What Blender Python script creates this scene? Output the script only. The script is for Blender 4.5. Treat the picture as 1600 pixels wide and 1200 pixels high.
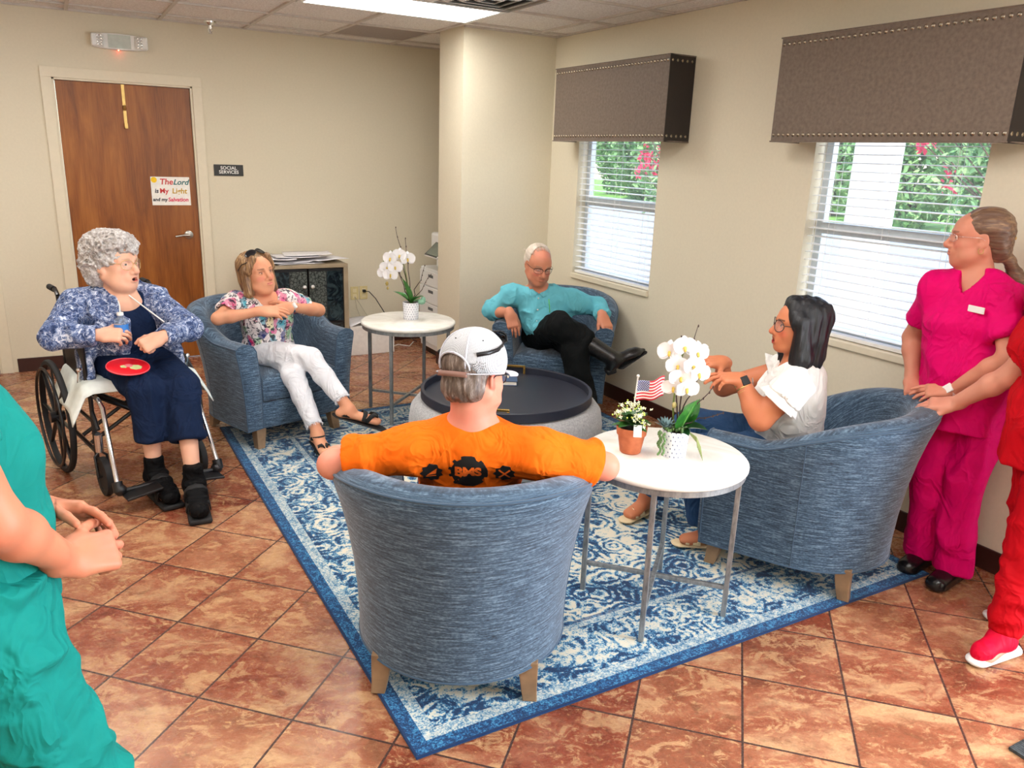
import bpy, bmesh, math, random
import numpy as np
from mathutils import Vector, Matrix
from mathutils.bvhtree import BVHTree
for o in list(bpy.data.objects): bpy.data.objects.remove(o)
scene=bpy.context.scene; COL=scene.collection; PI=math.pi
rnd=random.Random(7)
# ---------------------------------------------------------------- camera
CAM=(-.9947,-6.8858,1.7168)
yaw,pitch,roll=.5232,.2814,.0367
cy,sy,cp,sp=math.cos(yaw),math.sin(yaw),math.cos(pitch),math.sin(pitch)
fw=Vector((sy*cp,cy*cp,-sp)); rt=Vector((cy,-sy,0)); up=rt.cross(fw)
r2=rt*math.cos(roll)+up*math.sin(roll); u2=up*math.cos(roll)-rt*math.sin(roll)
cd=bpy.data.cameras.new('camera'); cam=bpy.data.objects.new('camera',cd); COL.objects.link(cam)
M=Matrix((r2,u2,-fw)).transposed().to_4x4(); M.translation=Vector(CAM); cam.matrix_world=M
cd.sensor_width=36; cd.lens=36*1229.1/1600; cd.clip_start=.05; cd.clip_end=300
scene.camera=cam
# ---------------------------------------------------------------- world, sun, daylight, exposure
w=bpy.data.worlds.new('sky'); scene.world=w; w.use_nodes=True
bg=w.node_tree.nodes['Background']; sk=w.node_tree.nodes.new('ShaderNodeTexSky')
sk.sky_type='NISHITA'; sk.sun_disc=False; sk.sun_elevation=math.radians(48); sk.sun_rotation=math.radians(150)
w.node_tree.links.new(sk.outputs[0],bg.inputs[0]); bg.inputs[1].default_value=.30
def area(name,loc,size,power,direction,color=(1,1,1)):
    l=bpy.data.lights.new(name,'AREA'); l.shape='RECTANGLE'; l.size,l.size_y=size; l.energy=power; l.color=color
    o=bpy.data.objects.new(name,l); COL.objects.link(o); o.location=loc
    o.rotation_euler=Vector(direction).to_track_quat('-Z','Z').to_euler(); return o
sun=bpy.data.lights.new('sun','SUN'); sun.energy=3.0; sun.angle=.02; sun.color=(1,.96,.9)
so=bpy.data.objects.new('sun',sun); COL.objects.link(so); so.rotation_euler=Vector((.5,.3,-1)).to_track_quat('-Z','Y').to_euler()
DAY=(.80,.90,1)
area('entrance_daylight',(2.75,-7.3,1.15),(1.7,1.9),220,(-1,.2,.08),DAY)
scene.view_settings.view_transform='Standard'; scene.view_settings.look='None'
scene.view_settings.exposure=.85; scene.view_settings.gamma=1; scene.view_settings.use_curve_mapping=False
LIGHT_E=9.0
# ---------------------------------------------------------------- mesh helpers
class MB:
    def __init__(s): s.v=[];s.f=[];s.m=[];s.uv=[]
    def add(s,vs,fs,mat=0,uv=None):
        n=len(s.v); s.v+=[tuple(v) for v in vs]; s.f+=[tuple(i+n for i in f) for f in fs]; s.m+=[mat]*len(fs)
        s.uv+=list(uv) if uv is not None else [(0,0)]*len(vs)
        return s
    def box(s,c,size,rot=None,mat=0):
        x,y,z=[a/2 for a in size]; vs=[Vector((i*x,j*y,k*z)) for i in(-1,1) for j in(-1,1) for k in(-1,1)]
        if rot is not None: vs=[rot@v for v in vs]
        c=Vector(c); vs=[v+c for v in vs]
        return s.add(vs,[(0,1,3,2),(4,6,7,5),(0,4,5,1),(2,3,7,6),(0,2,6,4),(1,5,7,3)],mat)
    def bb(s,x0,x1,y0,y1,z0,z1,mat=0): return s.box(((x0+x1)/2,(y0+y1)/2,(z0+z1)/2),(x1-x0,y1-y0,z1-z0),mat=mat)
    def lathe(s,prof,n=32,c=(0,0,0),mat=0,rot=None,closed=False):
        vs=[];fs=[];uv=[];c=Vector(c);L=len(prof)
        for i in range(n):
            a=2*PI*i/n
            for j,(r,z) in enumerate(prof):
                v=Vector((r*math.cos(a),r*math.sin(a),z)); v=rot@v if rot is not None else v
                vs.append(v+c); uv.append((i/n,j/L))
        for i in range(n):
            k=(i+1)%n
            for j in range(L-1): fs.append((i*L+j,k*L+j,k*L+j+1,i*L+j+1))
            if closed: fs.append((i*L+L-1,k*L+L-1,k*L,i*L))
        return s.add(vs,fs,mat,uv)
    def tube(s,pts,r,n=8,mat=0,caps=True,flat=None):
        pts=[Vector(p) for p in pts]; rs=r if isinstance(r,(list,tuple)) else [r]*len(pts)
        vs=[];fs=[]; N=None
        for i,p in enumerate(pts):
            t=(pts[min(i+1,len(pts)-1)]-pts[max(i-1,0)])
            if t.length<1e-9: t=Vector((0,0,1))
            t.normalize()
            if N is None: N=t.cross(Vector((0,0,1)) if abs(t.z)<.9 else Vector((1,0,0)))
            N=(N-t*N.dot(t)); N.normalize(); B=t.cross(N)
            for k in range(n):
                a=2*PI*k/n; q=N*math.cos(a)*rs[i]+B*math.sin(a)*rs[i]*(flat or 1); vs.append(p+q)
        for i in range(len(pts)-1):
            for k in range(n): a,b=i*n+k,i*n+(k+1)%n; fs.append((a,b,b+n,a+n))
        if caps: fs.append(tuple(range(n-1,-1,-1))); fs.append(tuple((len(pts)-1)*n+k for k in range(n)))
        return s.add(vs,fs,mat)
    def loop(s,pts,r,n=8,mat=0):
        pts=[Vector(p) for p in pts];m=len(pts);vs=[];fs=[]
        c=sum(pts,Vector())/m
        for i,p in enumerate(pts):
            t=(pts[(i+1)%m]-pts[i-1]).normalized(); N=(p-c); N=(N-t*N.dot(t)).normalized(); B=t.cross(N)
            for k in range(n): a=2*PI*k/n; vs.append(p+N*math.cos(a)*r+B*math.sin(a)*r)
        for i in range(m):
            for k in range(n):
                a,b=i*n+k,i*n+(k+1)%n; j=(i+1)%m; fs.append((a,b,j*n+(k+1)%n,j*n+k))
        return s.add(vs,fs,mat)
    def ball(s,c,r,n=12,mat=0,rot=None):
        r=(r,r,r) if isinstance(r,(int,float)) else r; c=Vector(c); m=n//2; vs=[];fs=[]
        for i in range(m+1):
            for k in range(n):
                th=PI*i/m; ph=2*PI*k/n; v=Vector((r[0]*math.sin(th)*math.cos(ph),r[1]*math.sin(th)*math.sin(ph),r[2]*math.cos(th)))
                vs.append((rot@v if rot is not None else v)+c)
        for i in range(m):
            for k in range(n): a,b=i*n+k,i*n+(k+1)%n; fs.append((a,a+n,b+n,b))
        return s.add(vs,fs,mat)
    def grid(s,fn,nu,nv,mat=0):
        vs=[fn(i/nu,j/nv) for i in range(nu+1) for j in range(nv+1)]; uv=[(i/nu,j/nv) for i in range(nu+1) for j in range(nv+1)]
        fs=[(i*(nv+1)+j,(i+1)*(nv+1)+j,(i+1)*(nv+1)+j+1,i*(nv+1)+j+1) for i in range(nu) for j in range(nv)]
        return s.add(vs,fs,mat,uv)
    def ribbon(s,pts,wd,w,t,mat=0):
        pts=[Vector(p) for p in pts]; n=len(pts); W=wd if isinstance(wd,list) else [wd]*n; vs=[]; fs=[]
        for i,p in enumerate(pts):
            tg=(pts[min(i+1,n-1)]-pts[max(i-1,0)]).normalized(); a=Vector(W[i]); a=(a-tg*a.dot(tg)).normalized(); b=tg.cross(a)
            vs+=[p+a*w/2+b*t/2,p+a*w*.3+b*t*.75,p-a*w*.3+b*t*.75,p-a*w/2+b*t/2,p-a*w/2-b*t/2,p+a*w/2-b*t/2]
        for i in range(n-1):
            for k in range(6): fs.append((i*6+k,i*6+(k+1)%6,(i+1)*6+(k+1)%6,(i+1)*6+k))
        fs+=[(5,4,3,2,1,0),tuple((n-1)*6+k for k in range(6))]
        return s.add(vs,fs,mat)
    def prism(s,poly,h,mat=0,M=None):
        n=len(poly); vs=[Vector((x,y,0)) for x,y in poly]+[Vector((x,y,h)) for x,y in poly]
        if M is not None: vs=[M@v for v in vs]
        return s.add(vs,[tuple(range(n-1,-1,-1)),tuple(range(n,2*n))]+[(i,(i+1)%n,(i+1)%n+n,i+n) for i in range(n)],mat)
def link(name,me,parent=None):
    o=bpy.data.objects.new(name,me); COL.objects.link(o)
    if parent is not None: o.parent=parent
    return o
def obj(name,mb,mat,parent=None,smooth=False,bevel=0,seg=2,sub=0,solid=0,ang=40,weld=False):
    me=bpy.data.meshes.new(name); me.from_pydata(mb.v,[],mb.f)
    for m in (mat if isinstance(mat,(list,tuple)) else [mat]): me.materials.append(m)
    me.polygons.foreach_set('material_index',mb.m)
    ul=me.uv_layers.new(name='UVMap'); li=np.zeros(len(me.loops),dtype=np.int32); me.loops.foreach_get('vertex_index',li)
    ul.data.foreach_set('uv',np.array(mb.uv,dtype=np.float32)[li].ravel())
    if weld:
        b=bmesh.new(); b.from_mesh(me); bmesh.ops.remove_doubles(b,verts=b.verts,dist=1e-5); bmesh.ops.recalc_face_normals(b,faces=b.faces); b.to_mesh(me); b.free()
    me.validate()
    if smooth:
        me.polygons.foreach_set('use_smooth',[True]*len(me.polygons))
        if smooth!='all': me.set_sharp_from_angle(angle=math.radians(ang))
    o=link(name,me,parent)
    if solid: d=o.modifiers.new('solid','SOLIDIFY'); d.thickness=solid; d.offset=0
    if bevel: d=o.modifiers.new('bevel','BEVEL'); d.width=bevel; d.segments=seg; d.limit_method='ANGLE'; d.angle_limit=math.radians(35)
    if sub: d=o.modifiers.new('sub','SUBSURF'); d.levels=d.render_levels=sub
    return o
def tag(o,label=None,cat=None,group=None,kind=None):
    if label: o['label']=label
    if cat: o['category']=cat
    if group: o['group']=group
    if kind: o['kind']=kind
    return o
def empty(name,loc=(0,0,0),rz=0,**k):
    o=bpy.data.objects.new(name,None); COL.objects.link(o); o.location=loc; o.rotation_euler=(0,0,rz); o.empty_display_size=.1; return tag(o,**k)
def copy_tree(o,parent=None):
    c=o.copy(); COL.objects.link(c); c.parent=parent
    for ch in list(o.children): copy_tree(ch,c)
    return c
# ---------------------------------------------------------------- material helpers
class NT:
    def __init__(s,name,rough=.6,metal=0,spec=.5,**kw):
        s.mat=bpy.data.materials.new(name); s.mat.use_nodes=True; s.t=s.mat.node_tree; s.b=s.t.nodes['Principled BSDF']
        s.set('Roughness',rough); s.set('Metallic',metal); s.set('Specular IOR Level',spec)
        for k,v in kw.items(): s.set(k,v)
    def set(s,k,v):
        k=k.replace('_',' ')
        s.lk(v,s.b.inputs[k])
    def lk(s,v,inp):
        if isinstance(v,bpy.types.NodeSocket): s.t.links.new(v,inp)
        elif v is not None:
            if isinstance(v,(tuple,list)) and len(v)==3 and inp.type=='RGBA': v=(*v,1)
            inp.default_value=v
    def m(s,op,a,b=None,c=None,clamp=False):
        n=s.t.nodes.new('ShaderNodeMath'); n.operation=op; n.use_clamp=clamp
        for i,x in enumerate((a,b,c)):
            if x is not None: s.lk(x,n.inputs[i])
        return n.outputs[0]
    def v(s,op,a,b=None,sc=None):
        n=s.t.nodes.new('ShaderNodeVectorMath'); n.operation=op; s.lk(a,n.inputs[0])
        if b is not None: s.lk(b,n.inputs[1])
        if sc is not None: s.lk(sc,n.inputs[3])
        return n.outputs[1 if op in('LENGTH','DISTANCE','DOT_PRODUCT') else 0]
    def co(s,kind='Object'):
        return s.t.nodes.new('ShaderNodeTexCoord').outputs[kind]
    def geo(s): return s.t.nodes.new('ShaderNodeNewGeometry').outputs['Position']
    def xyz(s,v):
        n=s.t.nodes.new('ShaderNodeSeparateXYZ'); s.lk(v,n.inputs[0]); return n.outputs
    def vec(s,x,y,z=0):
        n=s.t.nodes.new('ShaderNodeCombineXYZ')
        for i,a in enumerate((x,y,z)): s.lk(a,n.inputs[i])
        return n.outputs[0]
    def scale(s,v,sc): return s.v('MULTIPLY',v,sc if isinstance(sc,(tuple,list)) else (sc,sc,sc))
    def noise(s,v,scale=5,detail=3,rough=.5,dist=0,color=False):
        n=s.t.nodes.new('ShaderNodeTexNoise'); s.lk(v,n.inputs['Vector'])
        n.inputs['Scale'].default_value=scale; n.inputs['Detail'].default_value=detail; n.inputs['Roughness'].default_value=rough; n.inputs['Distortion'].default_value=dist
        return n.outputs[1 if color else 0]
    def vor(s,v,scale=5,feature='F1',out='Distance',rand=1):
        n=s.t.nodes.new('ShaderNodeTexVoronoi'); n.feature=feature; s.lk(v,n.inputs['Vector']); n.inputs['Scale'].default_value=scale; n.inputs['Randomness'].default_value=rand
        return n.outputs[out]
    def wn(s,v):
        n=s.t.nodes.new('ShaderNodeTexWhiteNoise'); s.lk(v,n.inputs['Vector']); return n.outputs
    def ramp(s,f,stops,interp='LINEAR'):
        n=s.t.nodes.new('ShaderNodeValToRGB'); s.lk(f,n.inputs[0]); r=n.color_ramp; r.interpolation=interp
        while len(r.elements)<len(stops): r.elements.new(.5)
        for e,(p,c) in zip(r.elements,stops): e.position=p; e.color=(*c,1) if isinstance(c,(tuple,list)) else (c,c,c,1)
        return n.outputs[0]
    def mix(s,f,a,b,mode='MIX'):
        n=s.t.nodes.new('ShaderNodeMix'); n.data_type='RGBA'; n.blend_type=mode; s.lk(f,n.inputs[0]); s.lk(a,n.inputs[6]); s.lk(b,n.inputs[7]); return n.outputs[2]
    def col(s,c): s.set('Base Color',c); return s
    def bump(s,h,strength=.3,dist=.002):
        n=s.t.nodes.new('ShaderNodeBump'); s.lk(h,n.inputs['Height']); n.inputs['Strength'].default_value=strength; n.inputs['Distance'].default_value=dist
        s.t.links.new(n.outputs[0],s.b.inputs['Normal']); return s
def plain(name,c,rough=.6,metal=0,var=.06,sc=30,bump=0,**k):
    n=NT(name,rough,metal,**k); v=n.noise(n.co(),sc,3)
    d=tuple(x*(1-var) for x in c); e=tuple(min(1,x*(1+var)) for x in c)
    n.col(n.ramp(v,[(.3,d),(.7,e)]))
    if bump: n.bump(v,bump)
    return n.mat
def srgb(r,g,b):
    f=lambda c:(c/255/12.92 if c/255<=.04045 else ((c/255+.055)/1.055)**2.4); return (f(r),f(g),f(b))
MAT={}
MAT['wall']=plain('cream_wall_paint',srgb(222,213,190),.75,var=.02,sc=60,bump=.12)
MAT['ceiltile']=None
n=NT('ceiling_panel',.9); p=n.co(); q=n.noise(p,130,3); n.col(n.ramp(q,[(.35,srgb(218,212,208)),(.6,srgb(246,243,240))])); n.bump(q,.5,.004); MAT['ceiltile']=n.mat
MAT['grid']=plain('ceiling_grid_metal',srgb(205,198,190),.5)
MAT['trim']=plain('cream_trim_paint',srgb(226,216,192),.4,var=.02)
MAT['base']=plain('dark_brown_baseboard',srgb(58,28,24),.4)
MAT['darkwood']=plain('dark_brown_door',srgb(50,25,18),.4)
MAT['white']=plain('white_plastic',srgb(235,235,232),.4,var=.02)
MAT['black']=plain('black_plastic',srgb(16,16,19),.4)
MAT['rubber']=plain('black_rubber',srgb(20,20,22),.7)
MAT['chrome']=plain('chrome',(.75,.75,.76),.15,1,var=.03)
MAT['brass']=plain('brass',srgb(200,165,90),.25,1)
MAT['gold']=plain('gold',srgb(206,176,112),.3,1)
# wood door veneer
n=NT('cherry_door_veneer',.35); p=n.co(); q=n.noise(n.scale(p,(6,6,.8)),1.6,5,.6,.8); g=n.noise(n.scale(p,(90,90,3)),2,3,.6)
c=n.ramp(q,[(.3,srgb(104,54,16)),(.5,srgb(142,80,26)),(.7,srgb(172,106,44))]); c=n.mix(.25,c,n.ramp(g,[(.3,srgb(92,46,14)),(.7,srgb(178,108,46))])); n.col(c); MAT['door']=n.mat
# floor tile
n=NT('rust_slate_floor_tile',.3); pos=n.geo(); x,y,z=n.xyz(pos)
k=.70711/.3402
u=n.m('MULTIPLY',n.m('SUBTRACT',n.m('ADD',x,.7648),n.m('ADD',y,4.0515)),k); vv=n.m('MULTIPLY',n.m('ADD',n.m('ADD',x,.7648),n.m('ADD',y,4.0515)),k)
cell=n.vec(n.m('FLOOR',u),n.m('FLOOR',vv)); wn=n.wn(cell)
fu=n.m('ABSOLUTE',n.m('SUBTRACT',n.m('FRACT',u),.5)); fv=n.m('ABSOLUTE',n.m('SUBTRACT',n.m('FRACT',vv),.5))
edge=n.m('MAXIMUM',fu,fv); grout=n.m('GREATER_THAN',edge,.489)
pt=n.v('ADD',pos,n.scale(wn[1],9.0)); pa=n.scale(pt,(1,1.0,1))
rotn=n.t.nodes.new('ShaderNodeVectorRotate'); rotn.rotation_type='Z_AXIS'; n.lk(pa,rotn.inputs['Vector']); rotn.inputs['Angle'].default_value=.5
pr=n.scale(rotn.outputs[0],(1,1.5,1))
q1=n.noise(pr,3.2,6,.62,.7); q2=n.noise(pr,8,9,.78,.9); q3=n.noise(pr,42,5,.7,.5)
c=n.ramp(q1,[(.34,srgb(104,46,34)),(.45,srgb(140,70,50)),(.54,srgb(162,102,76)),(.64,srgb(198,158,118))])
tan=n.ramp(q2,[(.525,0),(.56,1)]); c=n.mix(n.m('MULTIPLY',tan,.66),c,srgb(206,166,120))
q4=n.noise(pr,17,8,.8,.8); c=n.mix(n.ramp(q4,[(.57,0),(.60,.75)]),c,srgb(212,172,124)); c=n.mix(n.ramp(q4,[(.36,.6),(.41,0)]),c,srgb(98,52,38)); c=n.mix(n.ramp(q3,[(.63,0),(.66,.8)]),c,srgb(226,180,120))
c=n.mix(n.ramp(q2,[(.34,.75),(.46,0)]),c,srgb(88,48,30))
c=n.mix(.3,c,n.mix(wn[0],srgb(120,58,36),srgb(190,140,100)))
rz=n.m('MULTIPLY',1,n.ramp(q3,[(.3,.20),(.7,.34)])); n.set('Roughness',rz)
n.col(n.mix(grout,c,srgb(72,52,46))); h=n.m('SUBTRACT',n.m('MULTIPLY',q2,.5),n.m('MULTIPLY',grout,1.2)); n.bump(h,.35,.004); MAT['floor']=n.mat
# upholstery
def fabric(name,a,b,c3,useuv=True,st=(3.0,150.0)):
    n=NT(name,.85,Sheen_Weight=.25,spec=.2); p=n.co('UV') if useuv else n.co()
    x,y,z=n.xyz(p); pv=n.vec(n.m('MULTIPLY',x,st[0]*4),n.m('MULTIPLY',y,st[1]),z) if useuv else n.scale(p,(st[0]*4,st[0]*4,st[1]))
    s1=n.noise(pv,1.0,4,.65); s2=n.noise(n.scale(pv,(6,1.2,1)),1.2,2,.6); f=n.m('ADD',n.m('MULTIPLY',s1,.65),n.m('MULTIPLY',s2,.35))
    n.col(n.ramp(f,[(.34,a),(.5,b),(.66,c3)])); n.bump(f,.4,.002); return n.mat
MAT['blue']=fabric('heathered_blue_upholstery',srgb(22,34,47),srgb(62,83,104),srgb(116,140,160))
MAT['legwood']=plain('weathered_wood',srgb(140,112,84),.5,var=.25,sc=14)
MAT['marble']=None
n=NT('white_marble',.25); p=n.co(); q=n.noise(p,5,5,.6,1.5); n.col(n.ramp(q,[(.4,srgb(226,222,212)),(.6,srgb(240,237,230)),(.72,srgb(214,208,200))])); MAT['marble']=n.mat
n=NT('galvanised_grey_metal',.45,.6); p=n.co(); q=n.noise(n.scale(p,(20,20,6)),2.5,5,.7); n.col(n.ramp(q,[(.3,srgb(110,116,120)),(.7,srgb(170,172,172))])); MAT['galv']=n.mat
MAT['ottoman']=fabric('grey_ottoman_fabric',srgb(138,138,140),srgb(166,166,167),srgb(188,188,188),False,(20,90))
MAT['tray']=plain('navy_black_tray_lacquer',srgb(34,38,52),.45)
MAT['glass']=None
n=NT('clear_glass',.02); n.set('Alpha',.08); n.col((.95,.97,.98)); MAT['glass']=n.mat
def emit(name,c,s):
    n=NT(name); n.set('Emission Color',c); n.set('Emission Strength',s); n.col((.9,.9,.9)); return n.mat
MAT['lightpanel']=emit('lit_acrylic_diffuser',(1,.975,.93),LIGHT_E)
# ---------------------------------------------------------------- room shell
XR,YP,XL,H=2.485,-1.347,1.694,2.6
X0,Y0=-3.6,-8.6
def struct(name,mb,mat,parent=None,**k):
    o=obj(name,mb,mat,parent,**k)
    if parent is None: o['kind']='structure'
    return o
struct('floor',MB().bb(X0-.1,XR+.3,Y0-.1,.12,-.1,0),MAT['floor'])
# wall back with door opening (door leaf x -.914..0, second door x<-1.44)
mb=MB(); 
mb.bb(.03,XR+.3,0,.12,0,H+.1); mb.bb(-.944,.03,0,.12,2.164,H+.1); mb.bb(-1.47,-.944,0,.12,0,H+.1); mb.bb(-2.45,-1.47,0,.12,2.164,H+.1); mb.bb(X0,-2.45,0,.12,0,H+.1)
struct('wall_back',mb,MAT['wall'])
struct('wall_corner_pier',MB().bb(XL,XR+.001,YP,-.93,0,H+.02),MAT['wall'])
W1=(-2.68,-1.735);W2=(-4.845,-3.93);ZS,ZT=.85,2.14
W3=(-8.15,-6.45) # glazed entrance beyond the frame
mb=MB(); a=XR;b=XR+.14
mb.bb(a,b,W1[1],.12,0,H+.1);mb.bb(a,b,W2[1],W1[0],0,H+.1);mb.bb(a,b,W3[1],W2[0],0,H+.1);mb.bb(a,b,Y0,W3[0],0,H+.1)
for wv in (W1,W2): mb.bb(a,b,wv[0],wv[1],0,ZS);mb.bb(a,b,wv[0],wv[1],ZT,H+.1)
mb.bb(a,b,W3[0],W3[1],2.15,H+.1)
struct('wall_right',mb,MAT['wall'])
struct('wall_left',MB().bb(X0-.1,X0,Y0,.12,0,H+.1),MAT['wall'])
struct('wall_front',MB().bb(X0-.1,XR+.14,Y0-.1,Y0,0,H+.1),MAT['wall'])
# baseboards
struct('baseboard_back',MB().bb(.09,XR,-.012,0,0,.105).bb(-1.38,-1.02,-.012,0,0,.105),MAT['base'],bevel=.003)
struct('baseboard_pier',MB().bb(XL-.012,XL,YP-.012,-.93,0,.105).bb(XL,XR,YP-.012,YP,0,.105),MAT['base'],bevel=.003)
struct('baseboard_right',MB().bb(XR-.012,XR,W3[1]+.05,YP-.012,0,.105),MAT['base'],bevel=.003)
# ceiling: tiles + grid as structure
LX=[1.65+.61*i for i in range(-9,3)]; LY=[-2.11+.61*j for j in range(-11,5)]
lights=[(1.04-.61*1,1.65,-2.11,-1.5)]
fixt=[(1.04+.61-1.22,-2.11),(1.65-1.22-2.44,-2.11),(1.65-1.83,-4.55),(1.65-1.22-2.44,-4.55),(1.65-1.83,-6.99),(1.65-1.22-2.44,-6.99)]
mb=MB(); lm=[]
struct('ceiling',MB().bb(X0-.1,XR+.2,Y0-.1,.12,H+.012,H+.1),MAT['ceiltile'])
mb=MB()
for x in LX: 
    if X0<x<XR: mb.bb(x-.012,x+.012,Y0,0,H-.0,H+.012)
for y in LY:
    if Y0<y<0: mb.bb(X0,XR,y-.012,y+.012,H-.001,H+.011)
mb.bb(X0,XR,-.02,0,H-.001,H+.012).bb(XR-.02,XR,Y0,YP,H-.001,H+.012).bb(XL,XR,YP-.02,YP,H-.001,H+.012)
struct('ceiling_grid',mb,MAT['grid'])
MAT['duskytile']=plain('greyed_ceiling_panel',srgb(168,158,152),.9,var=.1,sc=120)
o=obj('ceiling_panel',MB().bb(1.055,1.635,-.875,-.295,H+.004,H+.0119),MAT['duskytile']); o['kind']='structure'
for i,(fx,fy) in enumerate(fixt):
    t=empty('ceiling_light',(fx,fy,H),label='lit white two by four foot fluorescent troffer in the drop ceiling above the pier' if i==0 else 'lit fluorescent ceiling troffer behind the first one',cat='ceiling light')
    if i: t['group']='ceiling troffers outside the picture'; t['label']='lit fluorescent ceiling troffer further from the pier'
    fr=MB().bb(.012,1.208,.012,.05,-.006,.011).bb(.012,1.208,.56,.598,-.006,.011).bb(.012,.05,.05,.56,-.006,.011).bb(1.17,1.208,.05,.56,-.006,.011)
    obj('frame',fr,MAT['white'],t); obj('diffuser',MB().bb(.05,1.17,.05,.56,-.003,.009),MAT['lightpanel'],t)
# air vent beside troffer
t=empty('ceiling_vent',(1.345,-2.415,H),label='square white air diffuser vent in the ceiling beside the lit troffer',cat='air vent')
f=MB()
for k in range(4):
    a=.29-.07*k; b=a-.03; z0=-.004-.006*k
    f.grid(lambda u,v,a=a,b=b:(0,0,0),1,1) if 0 else None
    for s in range(4):
        R=Matrix.Rotation(s*PI/2,3,'Z'); vs=[R@Vector(q) for q in((-a,-a,-.004),(a,-a,-.004),(b,-b,-.018),(-b,-b,-.018))]; f.add(vs,[(0,1,2,3)])
obj('louvre',f,MAT['white'],t,solid=.003); obj('throat',MB().bb(-.24,.24,-.24,.24,.0,.006),MAT['black'],t); 
# sprinkler
t=empty('sprinkler_head',(.14,-.25,H),label='chrome sprinkler head hanging from ceiling near the wooden door',cat='sprinkler')
obj('escutcheon',MB().lathe([(.0,-.002),(.045,-.002),(.043,-.012),(.02,-.03),(.018,-.055),(0,-.055)],24),MAT['chrome'],t,smooth=True)
obj('deflector',MB().tube([(0,0,-.05),(0,0,-.085)],.006).lathe([(0,-.084),(.016,-.084),(.016,-.088),(0,-.088)],12).tube([(.014,0,-.055),(.012,0,-.07),(0,0,-.086)],.003).tube([(-.014,0,-.055),(-.012,0,-.07),(0,0,-.086)],.003),MAT['chrome'],t,smooth=True)
# door 1
d=empty('door_1',(0,0,0)); d['kind']='structure'
dl=obj('door_leaf',MB().bb(-.912,-.002,.02,.065,.006,2.132),MAT['door'],d,bevel=.002)
fr=MB()
for x0,x1 in((-.944,-.914),(0,.03)): fr.bb(x0,x1,-.004,.12,0,2.164)
fr.bb(-.944,.03,-.004,.12,2.134,2.164); 
for x0,x1 in((-1.0,-.93),(.016,.086)): fr.bb(x0,x1,-.016,-.0005,0,2.148)
fr.bb(-1.0,.086,-.016,-.0005,2.148,2.22)
obj('door_frame',fr,MAT['trim'],d,bevel=.002)
hd=MB().lathe([(0,0),(.033,0),(.033,.008),(.028,.012),(0,.012)],24,(-.085,.02,1.016),rot=Matrix.Rotation(PI/2,3,'X'))
hd.tube([(-.085,.01,1.016),(-.085,-.03,1.016)],.011,12).tube([(-.085,-.032,1.016),(-.12,-.036,1.017),(-.155,-.034,1.012),(-.19,-.028,1.006)],[.011,.01,.009,.008],12)
obj('door_handle',hd,plain('satin_nickel',srgb(190,188,182),.28,1),d,smooth=True)
# over-door wreath hanger
t=empty('door_hook',(-.47,.018,2.12),label='narrow brass over-door hanger strip hooked on the wooden door',cat='door hook')
m=MB().bb(-.011,.011,-.003,0,-.29,.0).tube([(0,-.004,-.14),(0,-.012,-.155),(0,-.004,-.17)],.012,8).bb(-.011,.011,-.03,-.026,-.3,-.265).bb(-.011,.011,-.03,0,-.304,-.3).bb(-.011,.011,-.003,.012,.0,.012)
obj('strip',m,MAT['gold'],t,bevel=.001)
# handmade poster
def text(name,s,size,mat,parent=None,depth=.0006,shear=0,off=0,align='CENTER',space=1):
    c=bpy.data.curves.new(name,'FONT'); c.body=s; c.size=size; c.extrude=depth; c.shear=shear; c.offset=off; c.align_x=align; c.align_y='CENTER'; c.space_character=space; c.resolution_u=3
    tmp=bpy.data.objects.new('tmp',c); COL.objects.link(tmp); dg=bpy.context.evaluated_depsgraph_get(); me=bpy.data.meshes.new_from_object(tmp.evaluated_get(dg)); bpy.data.objects.remove(tmp)
    me.materials.clear(); me.materials.append(mat); return link(name,me,parent)
t=empty('poster',(-.193,.019,1.358),label='handmade white paper poster with marker lettering taped on wooden door',cat='poster')
obj('paper',MB().bb(-.142,.142,-.0015,0,-.109,.109),plain('poster_paper',srgb(246,244,238),.8),t)
RX=Matrix.Rotation(PI/2,4,'X')
INK={k:plain(k+'_marker_ink',v,.7) for k,v in dict(red=srgb(206,58,60),teal=srgb(24,110,112),dark=srgb(34,40,60),green=srgb(70,110,60),yellow=srgb(200,160,40),pink=srgb(226,76,110)).items()}
def ptext(s,x,z,size,ink,sh=.15,rot=0):
    o=text('lettering',s,size,INK[ink],t,shear=sh,off=.0012); o.matrix_local=Matrix.Translation((x,-.0022,z))@RX@Matrix.Rotation(rot,4,'Z'); return o
ptext('The',-.03,.07,.062,'red'); ptext('Lord',.075,.068,.058,'teal',.35); ptext('is',-.105,.0,.046,'dark'); ptext('My',-.050,.0,.052,'red',0); ptext('Light',.062,.0,.056,'yellow',.1); ptext('and my',-.084,-.066,.036,'dark'); ptext('Salvation',.050,-.066,.042,'pink',.1)
obj('sun_drawing',MB().lathe([(0,0),(.022,0),(.022,.0006),(0,.0006)],20,(-.118,-.0016,.085),rot=Matrix.Rotation(PI/2,3,'X')),plain('yellow_marker',srgb(248,206,30),.7),t)
# room sign
t=empty('room_sign',(.252,-.0005,1.528),label='small black wall plaque reading SOCIAL SERVICES beside the wooden door',cat='sign')
obj('plate',MB().bb(-.114,.114,-.006,0,-.044,.044),plain('sign_black',srgb(24,22,20),.35),t,bevel=.001)
for s,z in(('SOCIAL',.017),('SERVICES',-.015)):
    o=text('lettering',s,.036,MAT['white'],t,off=.0008,space=1.05); o.matrix_local=Matrix.Translation((0,-.0066,z))@RX
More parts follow.
